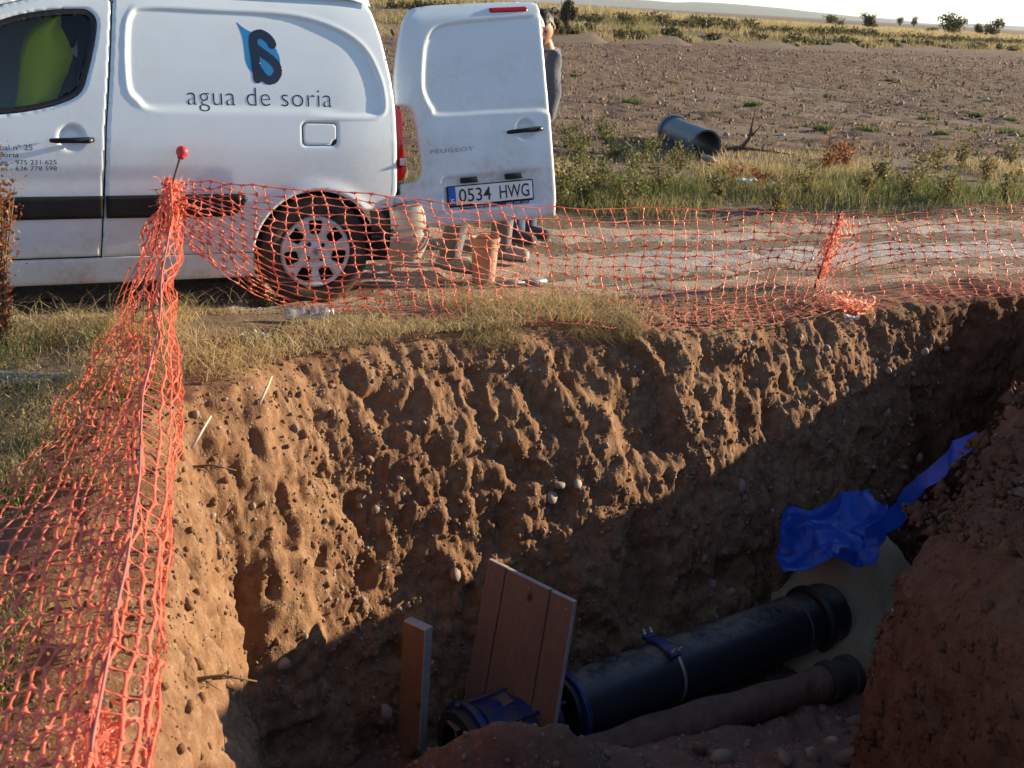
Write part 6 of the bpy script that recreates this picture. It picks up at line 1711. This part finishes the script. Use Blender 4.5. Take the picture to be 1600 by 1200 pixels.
CLOD_M = leaf_material('clods', [(0.0, (0.12, 0.070, 0.045)), (0.5, (0.23, 0.142, 0.088)), (0.85, (0.34, 0.23, 0.145)), (1.0, (0.50, 0.42, 0.33))], 0.0, 0.95)
stuff(shards('field_clods', np.stack([X, Y, field_z(X, Y)], 1), S, np.clip(rng.beta(2, 2.6, n), 0, 1), CLOD_M, None, 5), 'fine broken clods covering the ploughed field', 'clods')
# crumbs on the trench walls, lip and shoulder
rowj = rng.integers(2, nrow - 6, 7000); coli = rng.integers(0, NS, 7000)
k = CT[coli, 1] > 2.0; rowj, coli = rowj[k], coli[k]
more = rng.integers(0, NS, 3000); mk_ = CT[more, 1] > 2.0; more = more[mk_]; coli = np.concatenate([coli, more]); rowj = np.concatenate([rowj, rng.integers(1, PIT_OUT + 10, len(more))])
Pc = np.stack([PIT_XYZ[q][coli, rowj] for q in range(3)], 1); n = len(Pc); S = np.clip(rng.lognormal(-4.7, 0.5, n), 0.003, 0.026) * np.where(rowj < PIT_OUT + 6, 0.6, 1.0)
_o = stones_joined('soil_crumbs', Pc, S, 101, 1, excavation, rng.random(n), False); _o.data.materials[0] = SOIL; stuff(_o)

# loose clods slumped over the near right bank and along the shoulders
X, Y = scatter(3500, 1.2, 3.4, 2.6, 6.2, lambda X, Y: (pit_sd(X, Y) > -0.02)); n = len(X); S = np.clip(rng.lognormal(-4.3, 0.6, n), 0.004, 0.05)
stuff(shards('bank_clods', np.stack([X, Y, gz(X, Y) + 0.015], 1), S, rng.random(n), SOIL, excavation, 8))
bi = np.where((CT[:, 0] > 1.35) & (CT[:, 1] < 5.4) & (CT[:, 1] > 2.2))[0]; ii = rng.choice(bi, 1500); jj = rng.integers(2, nrow - 6, 1500)
Pb = np.stack([PIT_XYZ[q][ii, jj] for q in range(3)], 1); S = np.clip(rng.lognormal(-4.5, 0.55, 1500), 0.004, 0.035)
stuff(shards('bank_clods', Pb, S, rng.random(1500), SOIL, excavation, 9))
X, Y = scatter(9000, -1.7, 1.8, 2.0, 7.3, lambda X, Y: (pit_sd(X, Y) > -0.02) & (pit_sd(X, Y) < 0.45)); n = len(X); S = np.clip(rng.lognormal(-5.2, 0.5, n), 0.002, 0.018)
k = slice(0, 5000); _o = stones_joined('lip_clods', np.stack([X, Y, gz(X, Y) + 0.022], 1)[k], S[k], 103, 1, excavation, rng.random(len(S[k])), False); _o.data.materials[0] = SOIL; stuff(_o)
# ------------------------------------------------------------------ people
SKIN_M = flat('skin', (0.46, 0.24, 0.155), 0.55, var=0.1)
LIP_M = flat('lips', (0.36, 0.12, 0.09), 0.5); EYE_M = flat('eye_dark', (0.03, 0.02, 0.015), 0.3)
def fabric(name, c, scale=9.0):
    b = NB(name); P = b.pos(); n = b.noise(P, scale, 5, 0.6); n2 = b.noise(P, 160, 2)
    b.p(Base_Color=b.mix(n, tuple(x * 0.8 for x in c), tuple(x * 1.15 for x in c)), Roughness=0.9); b.bump(b.math('ADD', n, b.math('MULTIPLY', n2, 0.15)), 0.6, 0.03)
    b.b.inputs['Sheen Weight'].default_value = 0.3
    return b.m
SWEATER_M = fabric('sweater_wool', (0.085, 0.095, 0.125)); JEANS_M = fabric('jeans', (0.035, 0.065, 0.14)); GREY_TR = fabric('grey_trousers', (0.15, 0.15, 0.155)); SHOE_G = fabric('grey_shoe', (0.33, 0.31, 0.28)); SHOE_D = fabric('dark_shoe', (0.045, 0.042, 0.05)); WHITE_T = fabric('pale_shirt', (0.35, 0.33, 0.30)); RED_SH = fabric('red_collar', (0.5, 0.04, 0.03))
def skin_mesh(verts, edges, radii, root=0, sub=2):
    """continuous tapered body grown round a skeleton -> arrays"""
    me = bpy.data.meshes.new('sk'); me.from_pydata([tuple(v) for v in verts], edges, []); me.update()
    ob = bpy.data.objects.new('sk', me); COL.objects.link(ob)
    md = ob.modifiers.new('skin', 'SKIN'); md.use_smooth_shade = True
    for i, r in enumerate(radii): me.skin_vertices[0].data[i].radius = (r, r) if not isinstance(r, tuple) else r
    me.skin_vertices[0].data[root].use_root = True
    ss = ob.modifiers.new('sub', 'SUBSURF'); ss.levels = sub; ss.render_levels = sub
    dg = bpy.context.evaluated_depsgraph_get(); dg.update()
    m2 = bpy.data.meshes.new_from_object(ob.evaluated_get(dg))
    V = np.array([v.co[:] for v in m2.vertices]); F = [tuple(p.vertices) for p in m2.polygons]
    bpy.data.objects.remove(ob); bpy.data.meshes.remove(me); bpy.data.meshes.remove(m2)
    return V, F
def head_mesh(c, fwd, up):
    """shaped head: jaw, nose, brows, sockets, ears"""
    fwd = Vector(fwd).normalized(); up = Vector(up); lat = up.cross(fwd).normalized(); up = fwd.cross(lat).normalized()
    nu, nv = 36, 28; V = []; mats = []
    P = []
    for i in range(nu):
        a = 2 * math.pi * i / nu
        for j in range(nv):
            b = math.pi * j / (nv - 1); d = np.array([math.sin(b) * math.cos(a), math.sin(b) * math.sin(a), math.cos(b)])
            z = d[2]; x = d[0] * 0.098; y = d[1] * 0.076; zz = z * 0.118
            if z < 0: k = 1 - 0.30 * z * z; y *= k; x = x * (1 - 0.12 * z * z) + 0.018 * (-z) * max(0, d[0])
            f = max(0, d[0])
            x += 0.026 * math.exp(-(y / 0.013) ** 2 - ((zz + 0.018) / 0.022) ** 2) * f + 0.008 * math.exp(-((zz - 0.030) / 0.012) ** 2 - (y / 0.05) ** 2) * f
            for s in (-1, 1): x -= 0.010 * math.exp(-((y - s * 0.031) / 0.016) ** 2 - ((zz - 0.010) / 0.012) ** 2) * f
            x += 0.007 * math.exp(-(y / 0.022) ** 2 - ((zz + 0.058) / 0.010) ** 2) * f + 0.010 * math.exp(-(y / 0.022) ** 2 - ((zz + 0.098) / 0.018) ** 2) * f
            P.append((x, y, zz))
    F = [tuple(q) for q in grid_faces(nu, nv, wrap=True)[:, ::-1]]
    for f in F:
        q = np.mean([P[i] for i in f], axis=0); m_ = 0
        if q[0] > 0.05:
            if abs(q[2] + 0.058) < 0.006 and abs(q[1]) < 0.024: m_ = 1
            for s in (-1, 1):
                if abs(q[1] - s * 0.031) < 0.011 and abs(q[2] - 0.010) < 0.006: m_ = 2
        mats.append(m_)
    W = [Vector(c) + fwd * p[0] + lat * p[1] + up * p[2] for p in P]
    for s in (-1, 1):
        n0 = len(W); EV = []
        for i in range(8):
            for j in range(5):
                a = 2 * math.pi * i / 8; b = math.pi * j / 4; W.append(Vector(c) + fwd * (-0.012 + 0.018 * math.sin(b) * math.cos(a)) + lat * s * (0.078 + 0.010 * math.cos(b)) + up * (-0.004 + 0.032 * math.sin(b) * math.sin(a)))
        for q in grid_faces(8, 5, wrap=True): F.append(tuple(int(k) + n0 for k in q)); mats.append(0)
    return W, F, mats, (fwd, lat, up)
def hair_mesh(c, frame, low, front, seed, thick=1.10):
    fwd, lat, up = frame; nu, nv = 48, 30; V = []; keep = []
    for i in range(nu):
        a = 2 * math.pi * i / nu
        for j in range(nv):
            b = math.pi * 0.78 * j / (nv - 1); d = np.array([math.sin(b) * math.cos(a), math.sin(b) * math.sin(a), math.cos(b)])
            k = thick + 0.05 * float(noise3(d[0] * 5 + seed, d[1] * 5, d[2] * 5, seed)) + 0.03 * float(noise3(d[0] * 14, d[1] * 14, d[2] * 14, seed + 1))
            V.append(Vector(c) + (fwd * d[0] * 0.098 + lat * d[1] * 0.077 + up * d[2] * 0.118) * k)
            lim = front if d[0] > 0.35 else (low if d[0] < 0.05 else low + (front - low) * (d[0] - 0.05) / 0.30)
            keep.append(d[2] > lim)
    return V, [tuple(q) for q in grid_faces(nu, nv, wrap=True)[:, ::-1] if all(keep[i] for i in q)]
def person(label, J, hair_m, hair_low, top_m, leg_m, shoe_m, look, seed, collar=None):
    g0 = Vector((J['pelvis'][0], J['pelvis'][1], 0)); Jv = {k: Vector(v) for k, v in J.items()}
    p = thing('person', label, 'person', g0)
    names = ['pelvis', 'waist', 'chest', 'neck', 'chin']; v = [Jv['pelvis'], Jv['pelvis'].lerp(Jv['chest'], 0.5), Jv['chest'], Jv['neck'], Jv['neck'].lerp(Jv['head'], 0.6)]; e = [(0, 1), (1, 2), (2, 3), (3, 4)]; r = [0.125, 0.115, 0.125, 0.055, 0.05]
    def chain(start, pts, rad):
        k = start
        for q, w in zip(pts, rad): v.append(q); r.append(w); e.append((k, len(v) - 1)); k = len(v) - 1
        return k
    hands = []
    for s in 'LR':
        chain(2, [Jv['sh' + s], Jv['el' + s], Jv['wr' + s]], [0.058, 0.040, 0.028])
        k = len(v) - 1; d = (Jv['wr' + s] - Jv['el' + s]).normalized(); sd = d.cross(Vector((0, 0, 1))); sd = sd.normalized() if sd.length > 0.1 else Vector((1, 0, 0)); nn = d.cross(sd)
        palm = chain(k, [Jv['wr' + s] + d * 0.05, Jv['wr' + s] + d * 0.085], [0.028, 0.030])
        for q, ln in zip((-0.030, -0.010, 0.010, 0.030), (0.062, 0.075, 0.080, 0.066)):
            b = Jv['wr' + s] + d * 0.095 + sd * q; chain(palm, [b, b + d * ln * 0.5 + nn * 0.010, b + d * ln * 0.85 + nn * 0.030], [0.0095, 0.0085, 0.007])
        b = Jv['wr' + s] + d * 0.04 - sd * 0.030; chain(k + 1, [b, b - sd * 0.02 + d * 0.03, b - sd * 0.022 + d * 0.055 + nn * 0.01], [0.012, 0.010, 0.008])
        chain(0, [Jv['hip' + s], Jv['kn' + s], Jv['an' + s], Jv['toe' + s]], [0.085, 0.060, 0.040, 0.030])
    V, F = skin_mesh(v, e, r)
    W, HF, hm, fr = head_mesh(Jv['head'], look, Jv['head'] - Jv['neck'] + Vector((0, 0, 0.15)))
    n0 = len(V); VV = np.vstack([V, np.array([list(q) for q in W])]) - np.array(g0); FF = F + [tuple(i + n0 for i in f) for f in HF]
    o = mk('body', VV, FF, SKIN_M, p); o.data.materials.append(LIP_M); o.data.materials.append(EYE_M)
    for k, q in enumerate(hm): o.data.polygons[len(F) + k].material_index = q
    HV, HFc = hair_mesh(Jv['head'], fr, hair_low, 0.42, seed); mk('hair', [q - g0 for q in HV], HFc, hair_m, p)
    # clothes
    tv = [Jv['pelvis'] + Vector((0, 0, 0.02)), Jv['pelvis'].lerp(Jv['chest'], 0.5), Jv['chest'], Jv['chest'].lerp(Jv['neck'], 0.9)]; te = [(0, 1), (1, 2), (2, 3)]; tr = [(0.150, 0.165), (0.140, 0.155), (0.150, 0.170), 0.075]
    for s in 'LR':
        b = len(tv); tv += [Jv['sh' + s], Jv['sh' + s].lerp(Jv['el' + s], 0.5), Jv['el' + s], Jv['el' + s].lerp(Jv['wr' + s], 0.55), Jv['wr' + s]]; te += [(2, b), (b, b + 1), (b + 1, b + 2), (b + 2, b + 3), (b + 3, b + 4)]; tr += [0.088, 0.070, 0.060, 0.050, 0.042]
    V, F = skin_mesh(tv, te, tr); nrm = 0.012 * np.stack([noise3(V[:, 0] * 14, V[:, 1] * 14, V[:, 2] * 9, 401 + k) for k in range(3)], 1)
    mk('sweater', V + nrm - np.array(g0), F, top_m, p)
    tv = [Jv['pelvis'] + Vector((0, 0, 0.05)), Jv['pelvis'] - Vector((0, 0, 0.03))]; te = [(0, 1)]; tr = [0.140, 0.140]
    for s in 'LR':
        b = len(tv); tv += [Jv['hip' + s] - Vector((0, 0, 0.05)), Jv['hip' + s].lerp(Jv['kn' + s], 0.55), Jv['kn' + s], Jv['kn' + s].lerp(Jv['an' + s], 0.5), Jv['an' + s] + Vector((0, 0, -0.045))]; te += [(1, b), (b, b + 1), (b + 1, b + 2), (b + 2, b + 3), (b + 3, b + 4)]; tr += [0.105, 0.090, 0.080, 0.076, 0.082]
    V, F = skin_mesh(tv, te, tr); nrm = 0.014 * np.stack([noise3(V[:, 0] * 12, V[:, 1] * 12, V[:, 2] * 9, 411 + k) for k in range(3)], 1)
    mk('trousers', V + nrm - np.array(g0), F, leg_m, p)
    for s in 'LR':
        a = Jv['an' + s]; t = Jv['toe' + s]; d = (t - a); d.z = 0; d.normalize()
        z0 = a.z - 0.08
        V, F = skin_mesh([Vector((a.x, a.y, z0 + 0.085)) - d * 0.03, Vector((a.x, a.y, z0 + 0.045)) - d * 0.045, Vector((a.x, a.y, z0 + 0.05)) + d * 0.08, Vector((a.x, a.y, z0 + 0.045)) + d * 0.17, Vector((a.x, a.y, z0 + 0.038)) + d * 0.215], [(0, 1), (1, 2), (2, 3), (3, 4)], [0.052, 0.056, 0.060, 0.060, 0.042])
        V[:, 2] = np.maximum(V[:, 2], z0 + 0.003); sh = mk('shoe', V - np.array(g0), F, shoe_m, p)
        V2 = V.copy(); V2[:, 2] = np.minimum(V2[:, 2], z0 + 0.022); c_ = V2.mean(0); V2[:, :2] = c_[:2] + (V2[:, :2] - c_[:2]) * 1.05; mk('sole', V2 - np.array(g0), F, SHOE_D if shoe_m is SHOE_G else SHOE_G, sh)
    if collar:
        m = MB(); m.lathe([(0.050, -0.03), (0.054, -0.01), (0.052, 0.004), (0.048, 0.008)], 20, Matrix.Translation(Jv['neck'] - g0 + Vector((0, 0, -0.01)))); m.build('collar', collar, p)
    return p
GREY_HAIR = flat('grey_hair', (0.42, 0.40, 0.36), 0.7, var=0.3, scale=60); DARK_HAIR = flat('dark_hair', (0.022, 0.016, 0.012), 0.6, var=0.3, scale=60)
_hB = att(848, 44, 8.42); _hA = att(827, 44, 8.02)
def gzf(x, y): return float(gz(np.array([x]), np.array([y]))[0]) + 0.014
# dark-haired man, facing the load bay (left), bent a little over
bx, by = _hB.x, _hB.y
px, py = bx + 0.02, by + 0.05; gB = gzf(px, py)
sB = _hB.z / 1.60
person('man with short dark hair in grey-blue sweater bending behind the open van door', dict(
    pelvis=(px - 0.06, py, gB + 0.90), chest=(px + 0.04, py, _hB.z - 0.30), neck=(bx + 0.03, by + 0.05, _hB.z - 0.12), head=tuple(_hB),
    shL=(px + 0.055, py - 0.15, _hB.z - 0.205), elL=(px + 0.07, py - 0.24, _hB.z - 0.55), wrL=(px - 0.10, py - 0.24, _hB.z - 0.74),
    shR=(px + 0.02, py + 0.17, _hB.z - 0.22), elR=(px - 0.02, py + 0.26, _hB.z - 0.55), wrR=(px - 0.22, py + 0.20, _hB.z - 0.70),
    hipL=(px - 0.08, py - 0.09, gB + 0.86), knL=(px - 0.13, py - 0.12, gB + 0.48), anL=(px - 0.14, py - 0.13, gB + 0.09), toeL=(px + 0.02, py - 0.28, gB + 0.04),
    hipR=(px - 0.06, py + 0.09, gB + 0.86), knR=(px - 0.06, py + 0.10, gB + 0.48), anR=(px - 0.04, py + 0.12, gB + 0.09), toeR=(px + 0.10, py + 0.0, gB + 0.04)),
    DARK_HAIR, -0.25, SWEATER_M, JEANS_M, SHOE_D, (-0.12, -0.90, -0.42), 5, RED_SH)
ax_, ay_ = -0.16, 7.80; gA = gzf(ax_, ay_)
person('man with grey hair and grey trousers mostly hidden behind the open van door', dict(
    pelvis=(-0.14, 7.82, gA + 0.90), chest=(-0.08, 7.90, gA + 1.20), neck=(_hA.x - 0.04, _hA.y + 0.0, _hA.z - 0.16), head=tuple(_hA),
    shL=(-0.14, 7.74, gA + 1.34), elL=(-0.20, 7.70, gA + 1.12), wrL=(-0.34, 7.86, gA + 1.02),
    shR=(-0.06, 8.06, gA + 1.34), elR=(-0.08, 8.16, gA + 1.10), wrR=(-0.26, 8.10, gA + 1.00),
    hipL=(-0.20, 7.74, gA + 0.86), knL=(-0.36, 7.62, gA + 0.47), anL=(-0.46, 7.60, gA + 0.09), toeL=(-0.26, 7.50, gA + 0.04),
    hipR=(-0.08, 7.86, gA + 0.86), knR=(-0.10, 7.96, gA + 0.48), anR=(-0.14, 8.02, gA + 0.09), toeR=(0.06, 7.96, gA + 0.04)),
    GREY_HAIR, -0.35, WHITE_T, GREY_TR, SHOE_G, (-0.75, 0.5, -0.45), 9)
# ------------------------------------------------------------------ small things
# bucket by the feet of the men
c = on_ground(755, 438, 0.016)
_b = NB('clay_plastic'); _P = _b.pos(obj=True); _n = _b.noise(_P, 9, 6, 0.7)
_b.p(Base_Color=_b.mix(_b.rng(_n, 0.35, 0.7), (0.46, 0.20, 0.115), (0.50, 0.34, 0.25)), Roughness=0.7)
bk = thing('bucket', 'dusty terracotta-coloured bucket on the road below the number plate', 'bucket', c)
m = MB(); m.lathe([(0.0, 0.004), (0.066, 0.004), (0.070, 0.0), (0.071, 0.01), (0.086, 0.25), (0.092, 0.252), (0.093, 0.272), (0.086, 0.275), (0.082, 0.25), (0.066, 0.02), (0.0, 0.018)], 40); sharp_by_angle(m.build('shell', _b.m, bk), 50)
m = MB(); m.lathe([(0.087, 0.215), (0.092, 0.217), (0.092, 0.225), (0.087, 0.227)], 40); m.build('rim_band', _b.m, bk)
m = MB(); m.tube([(0.09 * math.cos(a), 0.03 + 0.09 * math.sin(a) * 0.25, 0.245 + 0.05 * math.sin(a)) for a in np.linspace(0, math.pi, 16)], 0.003, 6); m.build('handle', STEEL, bk)
# grey bar on the road
p0, p1 = on_ground(775, 443, 0.03), on_ground(853, 440, 0.03)
o = MB(); d = p1 - p0; o.tube([(0, 0, 0), d * 0.6], 0.016, 10); o.tube([d * 0.58, d * 0.62, d * 1.0], [0.018, 0.024, 0.024], 10)
ob = o.build('metal_bar', flat('dull_grey_metal', (0.20, 0.22, 0.24), 0.5, metal=0.4), None); ob.location = p0; tag(ob, 'grey metal bar lying on the road right of the bucket', 'bar')
# broken pale stick
p0, p1 = on_ground(730, 485, 0.02), on_ground(784, 465, 0.05); d = p1 - p0
o = MB(); o.tube([(0, 0, 0), d * 0.45 + Vector((0, 0, 0.012)), d * 0.75, d], [0.006, 0.011, 0.014, 0.008], 7); ob = o.build('stick', flat('pale_stick', (0.55, 0.46, 0.33), 0.8)); ob.location = p0; tag(ob, 'pale broken stick lying behind the orange net', 'stick')
for a, b, lab in (((405, 632), (425, 588), 'short pale stick leaning at the grassy lip of the trench'), ((300, 700), (330, 650), 'thin pale root curling out of the left trench corner')):
    p0, p1 = on_ground(*a, 0.03), on_ground(*b, 0.09); d = p1 - p0
    o = MB(); o.tube([(0, 0, 0), d * 0.5 + Vector((0.01, 0, 0.02)), d], [0.006, 0.005, 0.003], 6); ob = o.build('stick', MATS['pale_stick']); ob.location = p0; tag(ob, lab, 'stick')
# plastic bottles
_b = NB('clear_plastic'); _lw = _b.n('ShaderNodeFresnel', i_IOR=1.45); _tr = _b.n('ShaderNodeBsdfTransparent', i_Color=(0.88, 0.90, 0.90, 1)); _gl = _b.n('ShaderNodeBsdfGlossy', i_Color=(1, 1, 1, 1), i_Roughness=0.12); _df = _b.n('ShaderNodeBsdfDiffuse', i_Color=(0.75, 0.75, 0.74, 1))
_mx = _b.n('ShaderNodeMixShader'); _b.set(_mx.inputs[0], _b.math('ADD', _lw.outputs[0], 0.08)); _b.set(_mx.inputs[1], _tr.outputs[0]); _b.set(_mx.inputs[2], _gl.outputs[0])
_m2 = _b.n('ShaderNodeMixShader'); _m2.inputs[0].default_value = 0.22; _b.set(_m2.inputs[1], _mx.outputs[0]); _b.set(_m2.inputs[2], _df.outputs[0]); _b.t.links.new(_m2.outputs[0], _b.out.inputs[0])
for (a, b, lab) in (((446, 492), (484, 489), 'crushed clear plastic bottle lying in the grass, left of two'), ((486, 490), (518, 488), 'clear plastic bottle lying in the grass, right of two')):
    p0, p1 = on_ground(*a, 0.045), on_ground(*b, 0.045); d = (p1 - p0); L = d.length
    t = thing('plastic_bottle', lab, 'bottle', p0)
    m = MB(); m.lathe([(0.0, 0.0), (0.026, 0.0), (0.031, 0.006), (0.031, 0.05 * L / 0.15), (0.027, 0.36 * L), (0.031, 0.42 * L), (0.028, 0.55 * L), (0.031, 0.62 * L), (0.030, 0.72 * L), (0.016, 0.90 * L), (0.012, 0.93 * L), (0.012, L)], 24, axis_matrix((0, 0, 0), d))
    sh = m.build('shell', _b.m, t)
    for v in sh.data.vertices: v.co += Vector((0, 0, 0.006)) * float(noise3(v.co.x * 30, v.co.y * 30, v.co.z * 30, 7))
    m = MB(); m.lathe([(0.0, L + 0.012), (0.014, L + 0.011), (0.0145, L - 0.004), (0.012, L - 0.005)], 16, axis_matrix((0, 0, 0), d)); m.build('cap', PLATE_W, t)
# scraps of litter
def scrap(px, size, mat, lab, seed, fn=None, lift=0.04):
    p = on_ground(*px, lift, fn); n = 14; r = np.random.default_rng(seed)
    U, W = np.meshgrid(np.linspace(-0.5, 0.5, n), np.linspace(-0.5, 0.5, n), indexing='ij')
    Z = size[2] * (noise3(U * 3 + seed, W * 3, 0, seed) + 0.5 * noise3(U * 7, W * 7, 0, seed + 1))
    o = mk('litter', np.stack([U * size[0], W * size[1], Z], -1).reshape(-1, 3), grid_faces(n, n), mat); o.location = p; md = o.modifiers.new('t', 'SOLIDIFY'); md.thickness = 0.0012; tag(o, lab, 'litter')
scrap((395, 524), (0.13, 0.10, 0.018), flat('paper_white', (0.62, 0.60, 0.55), 0.7), 'crumpled whitish paper scrap in the dry grass near the trench', 1)
scrap((408, 522), (0.06, 0.05, 0.012), flat('paper_blue', (0.20, 0.36, 0.50), 0.6), 'small light blue scrap beside the whitish paper in the grass', 2, lift=0.05)
scrap((1167, 282), (0.18, 0.16, 0.04), MATS['paper_white'], 'white piece of litter on the verge below the field pipe', 3, lift=0.10)
scrap((180, 603), (0.10, 0.08, 0.03), flat('orange_scrap', (0.85, 0.22, 0.07), 0.6), 'orange plastic scrap on the grass beside the weathered plank', 4)
scrap((1330, 497), (0.08, 0.06, 0.02), MATS['paper_white'], 'pale scrap at the trench lip under the bunched net', 5)
# weathered plank at the left edge
p = on_ground(28, 590, 0.035)
pl = MB(); pl.box((0, 0, 0), (0.52, 0.125, 0.045), Matrix.Rotation(R_(6), 3, 'Z') @ Matrix.Rotation(R_(-14), 3, 'X'), bev=0.004); ob = pl.build('weathered_plank', WOOD_GREY, None, smooth=False); ob.location = p; tag(ob, 'weathered grey plank lying in the grass at the left edge', 'plank')
# spare pipe length lying in the field edge
c1, c2 = on_ground(1104, 226, 0.163), on_ground(1050, 203, 0.163); d = (c2 - c1); L = min(1.7, d.length); d.normalize()
_b = NB('blue_grey_pipe'); _P = _b.pos(obj=True); _n = _b.noise(_P, 5, 6, 0.7)
_b.p(Base_Color=_b.mix(_b.rng(_n, 0.4, 0.7), (0.035, 0.058, 0.078), (0.11, 0.12, 0.13)), Roughness=0.5)
fp = thing('spare_pipe', 'blue-grey pipe length lying open-ended at the field edge', 'pipe', c1 - Vector((0, 0, 0.165)))
m = MB(); m.lathe([(0.145, 0.0), (0.163, 0.0)] + [(0.163, s) for s in np.linspace(0.01, L - 0.2, 10)] + [(0.166, L - 0.19), (0.166, L), (0.145, L), (0.145, 0.0)], 48, axis_matrix((0, 0, 0.165), d)); sharp_by_angle(m.build('barrel', _b.m, fp), 50)
m = MB(); m.lathe([(0.160, L - 0.16), (0.185, L - 0.15), (0.190, L - 0.11), (0.190, L - 0.03), (0.180, L), (0.15, L)], 48, axis_matrix((0, 0, 0.165), d)); sharp_by_angle(m.build('socket', _b.m, fp), 50)
p = on_ground(1112, 249, 0.05); ob = bpy.data.objects.new('field_stone', PEB[4]); COL.objects.link(ob); ob.location = p + Vector((-0.05, -0.1, 0.02)); ob.scale = (0.07, 0.12, 0.06); ob.rotation_euler = (0, 0.5, 0.6); tag(ob, 'pale stone at the mouth of the field pipe', 'stone')
# dead forked branch by the field pipe
p = on_ground(1160, 240, 0.0); br = MB()
br.tube([(-0.18, 0, 0.02), (-0.02, 0, 0.05), (0.06, 0, 0.16), (0.08, 0.02, 0.34), (0.10, 0.02, 0.50)], [0.03, 0.028, 0.022, 0.012, 0.005], 7); br.tube([(0.06, 0, 0.17), (0.16, 0.03, 0.28), (0.20, 0.04, 0.36)], [0.014, 0.009, 0.004], 6); br.tube([(-0.05, 0, 0.05), (0.25, -0.05, 0.04), (0.6, -0.1, 0.02)], [0.018, 0.013, 0.006], 6)
ob = br.build('dead_branch', flat('dead_wood', (0.10, 0.06, 0.04), 0.85)); ob.location = p; tag(ob, 'dark forked dead branch sticking up right of the field pipe', 'branch')
# roots out of the trench side
rt = flat('root_brown', (0.17, 0.11, 0.06), 0.9)
for k, (i_xy, lab) in enumerate((((-0.72, 2.9), 'thin roots sticking out of the near left trench edge'), ((-1.22, 4.35), 'dry roots hanging from the left trench corner'))):
    i = int(np.argmin(np.hypot(CT[:, 0] - i_xy[0], CT[:, 1] - i_xy[1]))); j = PIT_OUT + 14; q = Vector(wall_point(i, j)); m = MB(); r = np.random.default_rng(70 + k)
    dirv = Vector((INW[i, 0], INW[i, 1], 0.0))
    m.tube([Vector((0, 0, 0)) - dirv * 0.05, dirv * 0.07 + Vector((0, 0, 0.01)), dirv * 0.15 + Vector((0.01, 0, -0.015))], [0.006, 0.005, 0.002], 6)
    for b in range(5): m.tube([dirv * 0.02 * b, dirv * (0.05 + 0.02 * b) + Vector((*(r.normal(0, 0.025, 2)), r.normal(-0.02, 0.03)))], [0.003, 0.001], 5)
    ob = m.build('root', rt); ob.location = q; tag(ob, lab, 'root')
# ------------------------------------------------------------------ far hills and the air in front of them
_b = NB('far_hills_m'); _n = _b.noise(_b.pos((0.002, 0.002, 0.002)), 3, 5); _b.p(Base_Color=_b.mix(_n, (0.09, 0.10, 0.07), (0.15, 0.14, 0.09)), Roughness=1.0)
xs = np.linspace(-2400, 3200, 160); top = np.interp(xs, [-2400, 700, 950, 1150, 1340, 1420, 1600, 3200], [60, -4, -2, 6, 26, 36, 42, 140]); 
rows = []
for f, h in ((1.0, 0.0), (1.05, 0.6), (1.12, 1.0), (1.4, 0.6)):
    row = []
    for x, y in zip(xs, top):
        p = att(x, y, 6500.0); z = (p.z + 12 * float(noise3(x * 0.02, 0, 0, 9)) + 5 * float(noise3(x * 0.07, 0, 0, 10))) * h
        row.append((p.x * f, p.y * f, max(z, -2) if h else -3.0))
    rows.append(row)
V = np.array(rows).transpose(1, 0, 2).reshape(-1, 3)
structure(mk('hills', V, grid_faces(160, 4), _b.m), 'distant hazy hills on the horizon')

hz = bpy.data.materials.new('haze_air'); hz.use_nodes = True
_t = hz.node_tree
for _n in list(_t.nodes):
    if _n.type != 'OUTPUT_MATERIAL': _t.nodes.remove(_n)
_v = _t.nodes.new('ShaderNodeVolumePrincipled'); _v.inputs['Color'].default_value = (0.80, 0.88, 0.97, 1); _v.inputs['Density'].default_value = 6e-5; _v.inputs['Anisotropy'].default_value = 0.2
_t.links.new(_v.outputs[0], [n for n in _t.nodes if n.type == 'OUTPUT_MATERIAL'][0].inputs['Volume'])
m = MB(); m.box((0, 3000, 150), (19000, 21000, 314)); stuff(m.build('haze', hz, None, smooth=False), 'thin pale haze in the air over the fields', 'haze')
